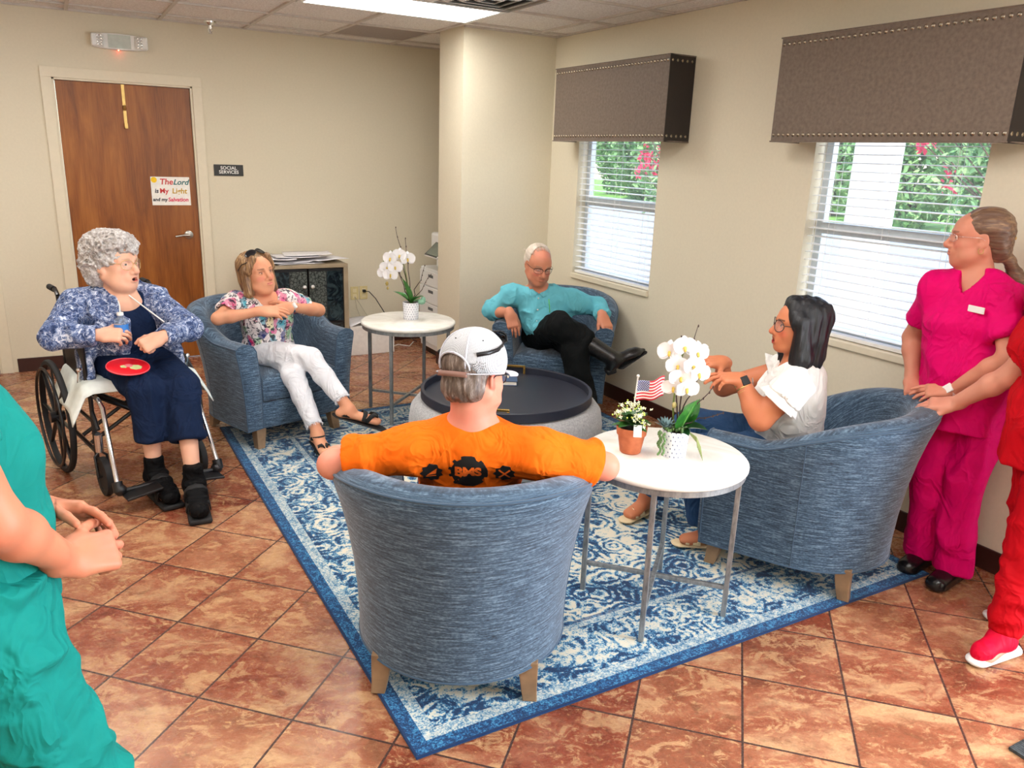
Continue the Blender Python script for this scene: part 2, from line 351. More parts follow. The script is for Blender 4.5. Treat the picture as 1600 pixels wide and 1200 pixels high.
# emergency light
t=empty('emergency_light',(-.466,-.001,2.42),label='white twin-head emergency light on the wall above the wooden door',cat='emergency light')
poly=[]
for i in range(21):
    a=-1+2*i/20; poly.append((a*.185,.055*(1-a*a*.22)))
poly+= [(x,-z) for x,z in reversed(poly)]
Mx=Matrix.Translation((0,-.045,0))@Matrix(((1,0,0,0),(0,0,1,0),(0,1,0,0),(0,0,0,1)))
obj('housing',MB().prism(poly,.044,M=Mx),MAT['white'],t,bevel=.004)
obj('cover_panel',MB().bb(-.075,.075,-.049,-.0445,-.045,.045),plain('pale_green_grey_plastic',srgb(196,204,196),.4),t)
for s in(-1,1):
    h=obj('lamp_head',MB().box((s*.145,-.06,-.004*0),(.085,.03,.088),Matrix.Rotation(-s*.25,3,'Z')),MAT['white'],t,bevel=.01)
    l=MB()
    for i in range(3):
        for k in range(4): l.ball((s*.145+(i-1)*.024,-.077+.006*abs(i-1)*0-(i-1)*s*.006*-1,(k-1.5)*.02),(.009,.005,.008),8)
    obj('led',l,MAT['chrome'],h,smooth=True)
obj('indicator',MB().ball((-.01,-.03,-.058),.004,8),emit('red_led',(1,.05,.02),30),t)
# second door edge at the left
d=empty('door_2',(-1.96,0,0)); d['kind']='structure'
obj('door_leaf',MB().bb(-.46,.46,.02,.065,.006,2.13),MAT['darkwood'],d,bevel=.002)
fr=MB()
for x0,x1 in((-.49,-.46),(.46,.49)): fr.bb(x0,x1,-.004,.12,0,2.164)
fr.bb(-.49,.49,-.004,.12,2.134,2.164)
for x0,x1 in((-.55,-.475),(.475,.55)): fr.bb(x0,x1,-.016,-.0005,0,2.148)
fr.bb(-.55,.55,-.016,-.0005,2.148,2.22); obj('door_frame',fr,MAT['trim'],d,bevel=.002)
# glazed entrance outside the frame
d=empty('door_3',(XR+.07,(W3[0]+W3[1])/2,0)); d['kind']='structure'
fr=MB(); L=(W3[1]-W3[0])/2
for y in(-L+.03,0,L-.03): fr.bb(-.03,.03,y-.03,y+.03,0,2.15)
for z in(.03,2.12,1.0): fr.bb(-.03,.03,-L+.06,L-.06,z-.03,z+.03)
obj('door_frame',fr,plain('bronze_aluminium',srgb(60,50,44),.4,.6),d)
obj('pane',MB().bb(-.004,.004,-L+.06,-.03,.06,.97).bb(-.004,.004,.03,L-.06,.06,.97).bb(-.004,.004,-L+.06,-.03,1.03,2.09).bb(-.004,.004,.03,L-.06,1.03,2.09),MAT['glass'],d)
# windows 1, 2 with sash, pane, blinds
MAT['blind']=NT('white_blind_slat',.4,spec=.4,Transmission_Weight=0).col(srgb(240,240,238)).mat
MAT['vinyl']=plain('blue_grey_window_vinyl',srgb(200,208,212),.4)
MAT['valance']=None
n=NT('taupe_velvet',.55,Sheen_Weight=1.0,Sheen_Roughness=.35,spec=.3); n.set('Sheen Tint',(.95,.85,.75,1)); q=n.noise(n.co(),60,4); n.col(n.ramp(q,[(.3,srgb(104,91,80)),(.7,srgb(122,108,96))])); MAT['valance']=n.mat
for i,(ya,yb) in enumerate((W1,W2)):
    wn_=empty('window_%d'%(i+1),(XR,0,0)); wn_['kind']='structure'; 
    f=MB()
    x0,x1=.085,.125
    f.bb(x0,x1,ya,ya+.045,ZS,ZT).bb(x0,x1,yb-.045,yb,ZS,ZT).bb(x0,x1,ya+.045,yb-.045,ZS,ZS+.05).bb(x0,x1,ya+.045,yb-.045,ZT-.05,ZT).bb(x0-.02,x1-.015,ya+.045,yb-.045,1.38,1.44)
    obj('window_frame',f,MAT['vinyl'],wn_,bevel=.003)
    obj('pane',MB().bb(.10,.104,ya+.045,yb-.045,ZS+.05,1.38).bb(.104,.108,ya+.045,yb-.045,1.44,ZT-.05),MAT['glass'],wn_)
    obj('window_sill',MB().bb(-.018,.085,ya-.0,yb+.0,ZS-.03,ZS+.008),MAT['trim'],wn_,bevel=.004)
    t=empty('window_blind',(XR+.038,(ya+yb)/2,ZS),label=('white horizontal slat blind in the window nearest the corner pier' if i==0 else 'white horizontal slat blind in the window behind the dark-haired seated woman'),cat='blind',group='white faux wood blinds')
    hw=(yb-ya)/2-.01; sl=MB(); z=.055; kk=0
    while z<ZT-ZS-.06:
        R=Matrix.Rotation(-.06,3,'Y'); sl.box((0,0,z),(.046,2*hw,.0028),R); z+=.042; kk+=1
    obj('slats',sl,MAT['blind'],t)
    obj('headrail',MB().bb(-.028,.028,-hw,hw,ZT-ZS-.055,ZT-ZS-.002),MAT['white'],t); obj('bottom_rail',MB().bb(-.025,.025,-hw,hw,.012,.032),MAT['white'],t,bevel=.003)
    c=MB()
    for y in(-hw+.13,0,hw-.13):
        for dx in(-.024,.024): c.tube([(dx,y,.03),(dx,y,ZT-ZS-.05)],.0011,4)
    c.tube([(-.034,hw-.06,ZT-ZS-.06),(-.036,hw-.06,.28)],.0014,5).tube([(-.034,hw-.05,ZT-ZS-.06),(-.036,hw-.045,.24)],.0014,5)
    obj('cord',c,MAT['white'],t)
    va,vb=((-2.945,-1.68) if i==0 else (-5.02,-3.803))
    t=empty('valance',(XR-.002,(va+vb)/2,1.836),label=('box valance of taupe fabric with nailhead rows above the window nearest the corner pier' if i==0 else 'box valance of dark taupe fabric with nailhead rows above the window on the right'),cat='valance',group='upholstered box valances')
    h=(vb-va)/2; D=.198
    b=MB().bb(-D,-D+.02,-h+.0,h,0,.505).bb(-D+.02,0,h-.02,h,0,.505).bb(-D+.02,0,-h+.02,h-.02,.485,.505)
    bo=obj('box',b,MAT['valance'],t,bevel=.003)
    ep=obj('end_panel',MB().bb(-D+.001,0,-h-.003,-h+.02,0,.505),plain('shade_toned_fabric',srgb(44,38,34),.8),t); ep['label']='end panel facing the room, shade put into its near-black colour'  # near-black colour paints in the unlit look of this valance side
    wt=MB()
    for z in(.004,.501): wt.tube([(0,-h-.002,z),(-D-.002,-h-.002,z),(-D-.002,h+.002,z),(0,h+.002,z)],.004,6)
    obj('piping',wt,MAT['valance'],t)
    MAT['nail']=MAT.get('nail') or plain('antique_nickel_nailhead',srgb(150,140,125),.2,1)
    nn=round(2*h/.0318); nm=MB(); big=MB()
    for z in(.036,.470):
        for k in range(nn): nm.ball((-D-.001,-h+.016+k*(2*h-.032)/(nn-1),z),(.005,.0105,.0105),8)
        for s in(-1,1):
            for k in range(5): nm.ball((-D+.02+k*.038,s*(h+.001),z),(.0105,.005,.0105),8)
    obj('nailheads',nm,MAT['nail'],t,smooth=True)['kind']='stuff'
# outlets
def outlet(x,y,z,ax,label,blank=False):
    t=empty('wall_outlet',(x,y,z),0 if ax=='y' else -PI/2,label=label,cat='outlet',group='ivory wall plates')
    obj('cover_plate',MB().bb(-.038,.038,-.006,-.0005,-.06,.06),plain('ivory_plastic',srgb(222,206,150),.4),t,bevel=.003)
    if not blank: 
        obj('socket',MB().bb(-.018,.018,-.008,-.006,.008,.042).bb(-.018,.018,-.008,-.006,-.042,-.008),MAT['ivory2'],t,bevel=.003)
    return t
MAT['ivory2']=plain('cream_plastic',srgb(235,222,180),.35)
outlet(1.285,-.0005,.47,'y','ivory jack plate on wall just right of the cabinet')
outlet(1.37,-.0005,.472,'y','ivory wall outlet with a black cord plugged in right of the cabinet')
outlet(XR-.0005,-3.228,.494,'x','ivory wall outlet on the window wall seen behind the white orchid')
t=empty('power_cord',(1.37,-.008,.49),label='black power cord hanging in a curve from outlet toward the printer',cat='cord')
obj('plug',MB().bb(-.014,.014,-.03,0,-.012,.012),MAT['black'],t,bevel=.004)
obj('cable',MB().tube([(0,-.03,0),(.03,-.06,.0),(.08,-.09,-.06),(.14,-.1,-.16),(.2,-.1,-.26),(.3,-.1,-.36),(.4,-.13,-.44),(.44,-.2,-.475)],.004,6),MAT['black'],t,smooth=True)
t=empty('data_cable',(1.285,-.008,.44),label='thin grey cables hanging loosely down the wall from jack plate',cat='cord')
obj('wire',MB().tube([(0,0,0),(.03,-.02,-.05),(.1,-.03,-.17),(.2,-.04,-.26),(.3,-.05,-.31)],.0022,5).tube([(0,0,0),(.01,-.02,-.1),(.05,-.03,-.22),(.1,-.04,-.3)],.0022,5),plain('pale_grey_wire',srgb(190,182,160),.5),t,smooth=True)
t=empty('floor_cable',(1.3,-.25,0),label='white cable snaking over the floor tiles behind the far round table',cat='cord')
obj('wire',MB().tube([(0.2,.1,.006),(.25,0,.006),(.33,.05,.006),(.4,-.05,.006),(.46,.04,.006),(.5,.1,.006)],.005,6),MAT['white'],t,smooth=True)
# ---------------------------------------------------------------- outside
struct('ground_concrete',MB().bb(XR+.3,19,-30,40,-.16,-.1),plain('pale_concrete',srgb(168,174,186),.8,sc=2)) 
o=struct('ground_lawn',MB().bb(19,60,-30,60,-.16,-.1),plain('lawn_green',srgb(120,170,70),.9,var=.3,sc=3))
struct('ground_kerb',MB().bb(18.8,19,-30,60,-.1,0.02),plain('kerb_concrete',srgb(190,186,180),.8))
struct('porch_post',MB().bb(3.95,4.15,-3.28,-3.02,-.1,3.2),MAT['white'],bevel=.01)
LEAF={}
def leafmat(name,a,b,**k):
    n=NT(name,.6,**k); g=n.t.nodes.new('ShaderNodeNewGeometry'); n.col(n.ramp(g.outputs['Random Per Island'],[(.0,a),(1,b)])); return n.mat
LEAF['tree']=leafmat('tree_leaves',srgb(110,160,96),srgb(176,208,140)); LEAF['bloom']=leafmat('crimson_blossom',srgb(230,30,80),srgb(240,70,110))
BARK=plain('bark',srgb(96,78,62),.9,bump=.5)
def crown(c,r,n,size,seed,flat=1.0):
    rg=np.random.RandomState(seed); m=MB(); vs=[];fs=[]
    d=rg.normal(size=(n,3)); d/=np.linalg.norm(d,axis=1)[:,None]; rad=.55+.45*rg.rand(n)**.5
    rad*=1+.18*np.sin(d[:,0]*5+seed)+.15*np.cos(d[:,1]*7+d[:,2]*4)
    P=np.array(c)+d*rad[:,None]*np.array(r)
    for p in P:
        a=rg.normal(size=3);a/=np.linalg.norm(a);b=np.cross(a,rg.normal(size=3));b/=np.linalg.norm(b); s=size*(.6+.8*rg.rand())
        i=len(vs); vs+=[tuple(p-a*s),tuple(p+b*s*.5),tuple(p+a*s),tuple(p-b*s*.5)]; fs.append((i,i+1,i+2,i+3))
    return m.add(vs,fs)
for i in range(9):
    x=24+2.5*math.sin(i*2.1); y=-3.5+i*4.6; h=6.5+1.5*math.sin(i*1.7)
    where=['seen through the right part of window behind dark-haired woman','seen through the left part of that window','beyond the lawn outside'][min(i%3,2)]
    t=empty('leafy_tree',(x,y,-.1),label='bushy green tree in the row growing beyond the pale pavement outside',cat='tree',group='green trees outside the windows')
    obj('foliage',crown((0,0,h*.5),(1.75,1.8,h*.5),8000,.15,i+1),LEAF['tree'],t); obj('trunk',MB().tube([(0,0,0),(.1,.05,h*.3),(0,.1,h*.6)],[.22,.17,.08],8),BARK,t)
for i,(x,y,h) in enumerate([(4.7,-4.15,2.7),(4.6,-.75,2.7)]):
    t=empty('flowering_shrub',(x,y,-.1),label=['slim shrub with crimson blossoms outside the window behind the pink-uniformed woman','slim shrub with crimson blossoms outside the window nearest the corner pier'][i],cat='shrub')
    br=MB(); rg=random.Random(i+3); tips=[]
    for k in range(9):
        a=rg.uniform(0,2*PI); r=rg.uniform(.15,.42); p1=(r*.2*math.cos(a),r*.2*math.sin(a)+.1,1.3); p2=(r*.6*math.cos(a),rg.uniform(.45,1.15),rg.uniform(1.65,h-.2)); br.tube([(0,0,0),p1,p2],[.018,.01,.004],5); tips.append(p2)
    obj('branch',br,BARK,t)
    fl=MB(); lf=MB()
    for p in tips:
        c=crown(p,(.07,.07,.1),22,.03,rg.randint(1,99)); fl.add(c.v,c.f); c=crown((p[0]*.8,p[1]*.8,p[2]-.25),(.1,.1,.18),24,.03,rg.randint(1,99)); lf.add(c.v,c.f)
    obj('blossom',fl,LEAF['bloom'],t)['kind']='stuff'; obj('leaves',lf,LEAF['tree'],t)['kind']='stuff'
# ---------------------------------------------------------------- rug
n=NT('blue_cream_oriental_rug',.95,spec=.1,Sheen_Weight=.2); p=n.co(); x,y,z=n.xyz(p)
HX,HY=1.225,1.6
ax=n.m('ABSOLUTE',x);ay=n.m('ABSOLUTE',y); wob=n.noise(p,14,3,.6,color=True); wv=n.v('MULTIPLY',n.v('SUBTRACT',wob,(.5,.5,.5)),(.05,.05,0))
dx=n.m('SUBTRACT',HX,ax);dy=n.m('SUBTRACT',HY,ay);d=n.m('MINIMUM',dx,dy)
pm=n.v('ADD',n.vec(ax,ay,0),wv); mx,my,mz=n.xyz(pm)
# floral motifs: mirrored voronoi rings and scrolls
v1=n.vor(pm,7.5); rings=n.m('SINE',n.m('MULTIPLY',v1,30)); v2=n.noise(pm,16,4,.6,1.6); v3=n.vor(pm,22)
fld=n.m('ADD',n.m('MULTIPLY',rings,.16),n.m('ADD',n.m('MULTIPLY',v2,1.0),n.m('MULTIPLY',n.m('SUBTRACT',v3,.4),.35)))
# medallion contour
md=n.m('ADD',n.m('MULTIPLY',ax,1.25),ay); md=n.m('ADD',md,n.m('MULTIPLY',n.m('SINE',n.m('MULTIPLY',n.m('SUBTRACT',ax,ay),11)),.06))
med=n.m('MULTIPLY',n.m('SINE',n.m('MULTIPLY',md,8.5)),.14)
zone=n.ramp(md,[(.0,.35),(.32,.62),(.62,.42),(.95,.56)])
fsum=n.m('ADD',n.m('ADD',fld,med),n.m('MULTIPLY',n.m('SUBTRACT',zone,.5),.7))
# border motifs
s=n.m('MINIMUM',n.m('MULTIPLY',ax,1),9); lon=n.m('ADD',ax,ay)
bx=n.m('SINE',n.m('MULTIPLY',lon,2*PI/.21)); by=n.m('COSINE',n.m('MULTIPLY',n.m('SUBTRACT',d,.225),2*PI/.27))
oval=n.m('MULTIPLY',n.m('ADD',bx,by),.075)
bord=n.m('ADD',n.m('ADD',oval,n.m('MULTIPLY',v2,1.15)),n.m('MULTIPLY',rings,.10)); bord=n.m('SUBTRACT',bord,.04)
inb=n.m('LESS_THAN',d,.35); pat=n.mix(inb,fsum,bord)
# speckle
sp=n.noise(p,170,2,.7); sp2=n.noise(n.scale(p,(1,1,1)),45,3,.7)
pat=n.m('ADD',pat,n.m('ADD',n.m('MULTIPLY',n.m('SUBTRACT',sp,.5),.8),n.m('MULTIPLY',n.m('SUBTRACT',sp2,.5),.35)))
c=n.ramp(pat,[(.38,srgb(14,52,92)),(.49,srgb(28,98,146)),(.57,srgb(100,156,186)),(.65,srgb(196,204,196)),(.78,srgb(220,212,192))])
def band(a,b,col_,c,f=1.0):
    k=n.m('MULTIPLY',n.m('GREATER_THAN',d,a),n.m('LESS_THAN',d,b)); k=n.m('MULTIPLY',k,f); return n.mix(k,c,col_)
spk=n.m('ADD',n.m('MULTIPLY',sp,.6),n.m('MULTIPLY',sp2,.4))
lt=n.ramp(spk,[(.42,srgb(60,120,160)),(.52,srgb(176,196,200)),(.6,srgb(222,216,200))]); dk=n.ramp(spk,[(.45,srgb(14,50,90)),(.52,srgb(24,84,136)),(.6,srgb(70,140,180))])
c=band(.055,.10,lt,c,.85); c=band(.345,.375,lt,c,.85); c=band(.375,.392,dk,c,.8); c=band(-.1,.055,dk,c)
c=band(-.1,.009,srgb(16,44,84),c)
n.col(c); n.bump(sp,.5,.003); MAT['rug']=n.mat
o=obj('area_rug',MB().bb(-HX,HX,-HY,HY,.001,.009),MAT['rug'],bevel=.003); o.location=(.977,-3.51,0); tag(o,'blue and cream distressed oriental area rug under the chairs and tables','rug')
RZ=.009
# ---------------------------------------------------------------- tub armchair
def sm(t): t=max(0,min(1,t)); return t*t*(3-2*t)
def make_tub():
    root=empty('armchair')
    # U path: s in [-1,1]; 0 back
    def base(s,infl=0.0):
        a=.358+infl; b=.375+infl; st=.34; arc=PI*.5*b; tot=st+arc; l=abs(s)*tot; sg=1 if s>=0 else -1
        if l<arc: th=l/arc*PI/2; x,y=sg*a*math.sin(th),-b*math.cos(th); nx,ny=sg*math.sin(th),-math.cos(th)
        else: x,y=sg*a,(l-arc); nx,ny=sg,0
        return Vector((x,y-.02,0)),Vector((nx,ny,0)),sg*l
    def h(s): return .628+.158*sm(1-1.6*s*s)
    N=72; prof_n=0; sh=MB(); vs=[];uv=[]
    rings=[]
    for i in range(N+1):
        s=-1+2*i/N; p,nn,l=base(s); H_=h(s); fl=.045+.05*sm((1-abs(s))/.8); R=[]
        for t in (0,.12,.3,.5,.7,.85,1.0):
            z=.125+(H_-.03-.125)*t; off=fl*(t**2.2)-.0; R.append((off,z))
        R+=[(fl-.002,H_-.012),(fl-.022,H_+.004),(fl-.05,H_+.012),(fl-.08,H_+.008),(fl-.108,H_-.006),(fl-.124,H_-.035),(fl-.13,H_-.09),(-.095,H_-.18),(-.1,.36),(-.1,.13)]
        rings.append([(p+nn*o_+Vector((0,0,z)),(l,(z if k<8 else H_*2-z+.1))) for k,(o_,z) in enumerate(R)])
    L=len(rings[0])
    for r in rings:
        for q,u_ in r: vs.append(q); uv.append(u_)
    fs=[]
    for i in range(N):
        for j in range(L): k=(j+1)%L; fs.append((i*L+j,i*L+k,(i+1)*L+k,(i+1)*L+j))
    m=MB(); m.add(vs,fs,0,uv)
    o=obj('shell',m,MAT['blue'],root,smooth=True,ang=60)
    # arm front panels, slightly domed
    for e,sgn in((0,-1),(N,1)):
        r=[q for q,_ in rings[e]]; c=sum(r,Vector())/L; f=MB(); inner=[c+(q-c)*.8+Vector((0,.014,0)) for q in r]
        vv=[q for q in r]+inner; uvv=[(q.x,q.z) for q in vv]
        ff=[(j,(j+1)%L,(j+1)%L+L,j+L) if sgn>0 else (j,j+L,(j+1)%L+L,(j+1)%L) for j in range(L)]+[tuple(range(L,2*L)) if sgn>0 else tuple(range(2*L-1,L-1,-1))]
        f.add(vv,ff,0,uvv); obj('arm_front',f,MAT['blue'],root,smooth=True,ang=70)
        w=MB(); w.loop(r,.0045,6); obj('welt',w,MAT['blue'],root,smooth='all')
    w=MB(); w.tube([rings[i][7][0]+Vector((0,0,.001)) for i in range(N+1)],.0048,6); w.tube([rings[i][0][0] for i in range(N+1)],.004,6)
    for e in(15,N-15): w.tube([rings[e][j][0] for j in range(0,8)],.0022,5)
    obj('welt',w,MAT['blue'],root,smooth='all')
    # inner seat outline
    out=[]
    for i in range(N+1):
        p,nn,l=base(-1+2*i/N); out.append(p-nn*.102)
    def slab(z0,z1,front,crown,name,inset=0):
        m=MB(); pts=[Vector((q.x*(1-inset),q.y*(1-inset*.5),0)) for q in out]; pts[0].y=pts[-1].y=front
        xs=pts[-1].x; K=12
        for k in range(1,K): 
            t=k/K; pts.append(Vector((xs*(1-2*t),front+.018*math.sin(PI*t),0)))
        n_=len(pts); c=Vector((0,-.02,0)); lay=[(0.97,z0),(1,z0+.02),(1.004,(z0+z1)/2),(1,z1-.02),(.97,z1-.004),(.8,z1+crown*.5),(.4,z1+crown),(.05,z1+crown)]
        vs=[];uv=[]
        for sc,z in lay:
            for q in pts: v=c+(q-c)*sc; v.z=z; vs.append(v); uv.append((q.x,z+q.y*.4))
        fs=[(a*n_+j,a*n_+(j+1)%n_,(a+1)*n_+(j+1)%n_,(a+1)*n_+j) for a in range(len(lay)-1) for j in range(n_)]
        fs.append(tuple((len(lay)-1)*n_+j for j in range(n_))); fs.append(tuple(range(n_-1,-1,-1)))
        m.add(vs,fs,0,uv); return obj(name,m,MAT['blue'],root,smooth=True,ang=50)
    slab(.125,.285,.325,0,'front_rail'); slab(.292,.425,.335,.02,'seat_cushion',.0)
    for sx,sy in((-.26,.27),(.26,.27),(-.24,-.26),(.24,-.26)):
        m=MB(); sg=1 if sx>0 else -1; fy=1 if sy>0 else -1
        for a in range(5):
            pass
        T=[(.031,.14,0),(.030,.09,.002),(.026,.04,.008),(.023,.0,.016)]; vs=[]
        for hw,z,o_ in T:
            cx,cy_=sx+sg*o_*.6,sy+fy*o_; vs+=[(cx-hw,cy_-hw,z),(cx+hw,cy_-hw,z),(cx+hw,cy_+hw,z),(cx-hw,cy_+hw,z)]
        fs=[(a*4+k,(a+1)*4+k,(a+1)*4+(k+1)%4,a*4+(k+1)%4) for a in range(3) for k in range(4)]+[(0,1,2,3),(15,14,13,12)]
        obj('leg',m.add(vs,fs),MAT['legwood'],root,bevel=.003)
    return root
OTT=Vector((1.12,-3.15))
CH={}
CHAIRS=[('front',(.12,-4.66),(.52,.855),'blue tub armchair seen from behind, seating the man in the orange shirt'),
('right',(1.755,-4.72),(-.47,.88),'blue tub armchair seating the dark-haired woman in white, near the pink-uniformed woman'),
('left',(.06,-2.02),(.33,-.944),'blue tub armchair seating the woman in white trousers, in front of the wooden door'),
('corner',(1.98,-2.32),(-.60,-.80),'blue tub armchair in the corner by the pier, seating the man in the turquoise shirt')]
proto=make_tub()
for i,(k,(x,y),f,lab) in enumerate(CHAIRS):
    c=proto if i==0 else copy_tree(proto)
    c.location=(x,y,RZ if k!='corner' else RZ); c.rotation_euler=(0,0,math.atan2(-f[0],f[1])); tag(c,lab,'armchair','blue tub chairs around the ottoman'); CH[k]=c
# ---------------------------------------------------------------- round marble side tables
def make_table():
    t=empty('side_table'); R=.312; zt=.64
    obj('tabletop',MB().lathe([(0,zt),(R-.008,zt),(R,zt-.008),(R,zt-.018),(R-.006,zt-.024),(0,zt-.024)],64),MAT['marble'],t,smooth=True,ang=50)
    obj('ring',MB().lathe([(R-.012,zt-.0245),(R-.008,zt-.0245),(R-.008,zt-.046),(R-.012,zt-.046)],64,closed=True),MAT['galv'],t,smooth=True)
    for k in range(4):
        a=PI/4+k*PI/2; R_=Matrix.Rotation(a,3,'Z'); c=R_@Vector((R-.03,0,.297)); obj('leg',MB().box(c,(.02,.02,.594),R_),MAT['galv'],t,bevel=.002)
    for k in range(2): obj('stretcher',MB().box((0,0,.125+.0*k),(2*(R-.04),.018,.018-.002*k),Matrix.Rotation(PI/4+k*PI/2,3,'Z')),MAT['galv'],t,bevel=.002)
    return t
T1=make_table(); T1.location=(.925,-4.745,RZ); T1.rotation_euler=(0,0,-.03); tag(T1,'round white marble side table holding a terracotta pot and an orchid, nearest the camera','side table','round marble side tables')
T2=copy_tree(T1); T2.location=(.96,-2.09,0 if False else RZ); T2.rotation_euler=(0,0,.0); tag(T2,'round white marble side table behind the ottoman holding one orchid','side table')
TT=RZ+.64
# ---------------------------------------------------------------- ottoman, tray, book
t=empty('ottoman',(1.12,-3.16,RZ),label='round grey upholstered ottoman in the middle of the rug under the tray',cat='ottoman'); R=.54
obj('cushion',MB().lathe([(0,.075),(R-.05,.075),(R-.02,.09),(R,.12),(R+.012,.2),(R+.012,.27),(R,.34),(R-.03,.378),(R-.08,.392),(0,.395)],72),MAT['ottoman'],t,smooth='all')
for k in range(4):
    a=PI/4+.3+k*PI/2; obj('foot',MB().box(((R-.03)*math.cos(a),(R-.03)*math.sin(a),.06),(.09,.07,.12),Matrix.Rotation(a,3,'Z')),MAT['black'],t,bevel=.004)
t=empty('serving_tray',(1.12,-3.16,RZ+.396),-.62,label='round dark navy tray with brass handles resting on the ottoman',cat='tray'); R=.485
obj('dish',MB().lathe([(0,0),(R-.004,0),(R,.004),(R,.05),(R-.003,.053),(R-.018,.053),(R-.02,.05),(R-.02,.014),(0,.014)],72),MAT['tray'],t,smooth=True,ang=30)
for s in(-1,1):
    y=s*(R-.035); m=MB().bb(-.066,.066,y-.007,y+.007,.055,.067).bb(-.066,-.053,y-.007,y+.007,.014,.055).bb(.053,.066,y-.007,y+.007,.014,.055)
    obj('handle',m,MAT['brass'],t,bevel=.001)
b=empty('book',(1.20,-2.93,RZ+.411),.36-.86,label='slim hardcover book with navy cover and cream letters lying on tray',cat='book')
obj('pages',MB().bb(-.105,.100,-.072,.072,.003,.024),plain('book_pages',srgb(232,228,215),.8),b)
obj('cover',MB().bb(-.11,.105,-.078,.078,.0,.003).bb(-.11,.105,-.078,.078,.024,.027).bb(-.11,-.106,-.078,.078,.003,.024),plain('book_cover_navy',srgb(58,84,120),.5),b,bevel=.001)
o=text('lettering','V T',.07,plain('cream_print',srgb(236,220,190),.6),b,depth=.0004); o.matrix_local=Matrix.Translation((.02,.015,.0275))
# ---------------------------------------------------------------- cabinet, papers, carton, printer
t=empty('display_cabinet',(.7,-.22,0),label='grey-wood cabinet with dark glass doors against back wall behind left armchair',cat='cabinet'); x0,x1=-.29,.395
CW=plain('greige_wood',srgb(166,150,124),.5,var=.12,sc=12)
m=MB().bb(x0,x1,-.2,.2,.77,.8).bb(x0,x0+.04,-.2,.2,0,.77).bb(x1-.04,x1,-.2,.2,0,.77).bb(x0+.04,x1-.04,-.2,.2,.0,.06)
obj('body',m,CW,t,bevel=.003); obj('back_panel',MB().bb(x0+.04,x1-.04,.17,.19,.06,.77),MAT['black'],t)
n=NT('smoked_glass',.06,spec=.7); q=n.noise(n.co(),9,3,.6,2.5); n.col(n.ramp(q,[(.45,srgb(18,26,32)),(.6,srgb(52,66,70))])); GL=n.mat
n=NT('etched_smoked_glass',.12,spec=.7); q=n.vor(n.co(),38,'DISTANCE_TO_EDGE'); q2=n.noise(n.co(),60,4); n.col(n.ramp(n.m('ADD',q,n.m('MULTIPLY',q2,.3)),[(.12,srgb(30,34,34)),(.3,srgb(92,98,94))])); GE=n.mat
for s in(-1,1):
    a=x0+.045 if s<0 else (x0+x1)/2+.004; b_=(x0+x1)/2-.004 if s<0 else x1-.045
    d_=obj('door',MB().bb(a,b_,-.2,-.185,.065,.765),MAT['black'],t,bevel=.002)
    for (u0,u1,z0,z1,mm) in((.02,.5,.32,.745,GE),(.52,.97,.32,.745,GL),(.02,.5,.08,.30,GE),(.52,.97,.08,.30,GL)):
        if s<0: u0,u1=1-u1,1-u0
        obj('pane',MB().bb(a+(b_-a)*u0,a+(b_-a)*u1,-.203,-.2,z0,z1),mm,d_)
    obj('knob',MB().ball((b_-.03 if s<0 else a+.03,-.216,.62),.016,12),MAT['white'],d_,smooth=True)
PAP=plain('white_paper',srgb(238,236,240),.8)
rg=random.Random(5)
papers=['lowest sheets of the loose paper pile on top of the cabinet','curled sheet of white paper lying across the pile on the cabinet','sheet of white paper overhanging the right end of the cabinet','folded sheet of paper at the left of the pile on the cabinet','top sheet of the loose paper pile on the cabinet','sheet with bent-up corner in the middle of the pile on the cabinet']
for k in range(6):
    w,h=rg.uniform(.3,.45),rg.uniform(.26,.34); cx_=[.7,.62,.95,.5,.7,.8][k]; a=rg.uniform(-.25,.25); z=.802+k*.013; amp=.006
    def fn(u,v,w=w,h=h,a=a,k=k): 
        X,Y=(u-.5)*w,(v-.5)*h; return (X*math.cos(a)-Y*math.sin(a),X*math.sin(a)+Y*math.cos(a),amp*(1+math.sin(u*5+k*2+v*2))*.5+(.008*max(0,u-.8)*5*(k%2) ))
    o=obj('paper_sheet',MB().grid(fn,14,4),PAP,smooth='all',solid=.0015); o.location=(cx_,-.23,z); tag(o,papers[k],'paper','loose papers on the cabinet')
t=empty('storage_carton',(1.3,-.27,0),label='low white box with curled paper on top beside the cabinet, behind far round table',cat='box')
m=MB().bb(-.2,.2,-.165,.165,.0,.255); obj('carton',m,plain('white_card',srgb(232,228,222),.7),t,bevel=.003)
obj('flap',MB().grid(lambda u,v:(-.19+.36*u,-.16+.3*v,.257+.045*math.sin(u*PI)*(1-v*.5)),12,4),PAP,t,smooth='all',solid=.003)
t=empty('copier',(2.03,-.48,0),label='white office copier with tilted touch panel half hidden behind the corner pier',cat='copier')
WP=plain('copier_white',srgb(232,232,230),.45,var=.01); a=-.265
obj('body',MB().bb(a,.26,-.40,.08,.05,.76),WP,t,bevel=.012)
obj('plinth',MB().bb(a+.02,.25,-.38,.06,0,.05),MAT['black'],t)
for z0,z1 in((.1,.31),(.32,.45),(.46,.6),(.61,.735)):
    dr=obj('drawer',MB().bb(a-.012,a,-.39,.07,z0,z1),WP,t,bevel=.004); obj('handle',MB().bb(a-.0135,a-.011,-.22,-.12,z1-.05,z1-.025),plain('handle_grey',srgb(90,92,95),.6),dr)  # handles are thin strips in one plain mid grey
obj('scanner',MB().bb(a+.06,.26,-.40,.0,.86,1.06),WP,t,bevel=.02); obj('column',MB().bb(a+.12,.25,-.36,.0,.76,.86),WP,t)
R=Matrix.Rotation(-.75,3,'Y'); cp_=obj('control_panel',MB().box((a-.0,-.27,.93),(.16,.26,.018),R),MAT['white'],t,bevel=.004)
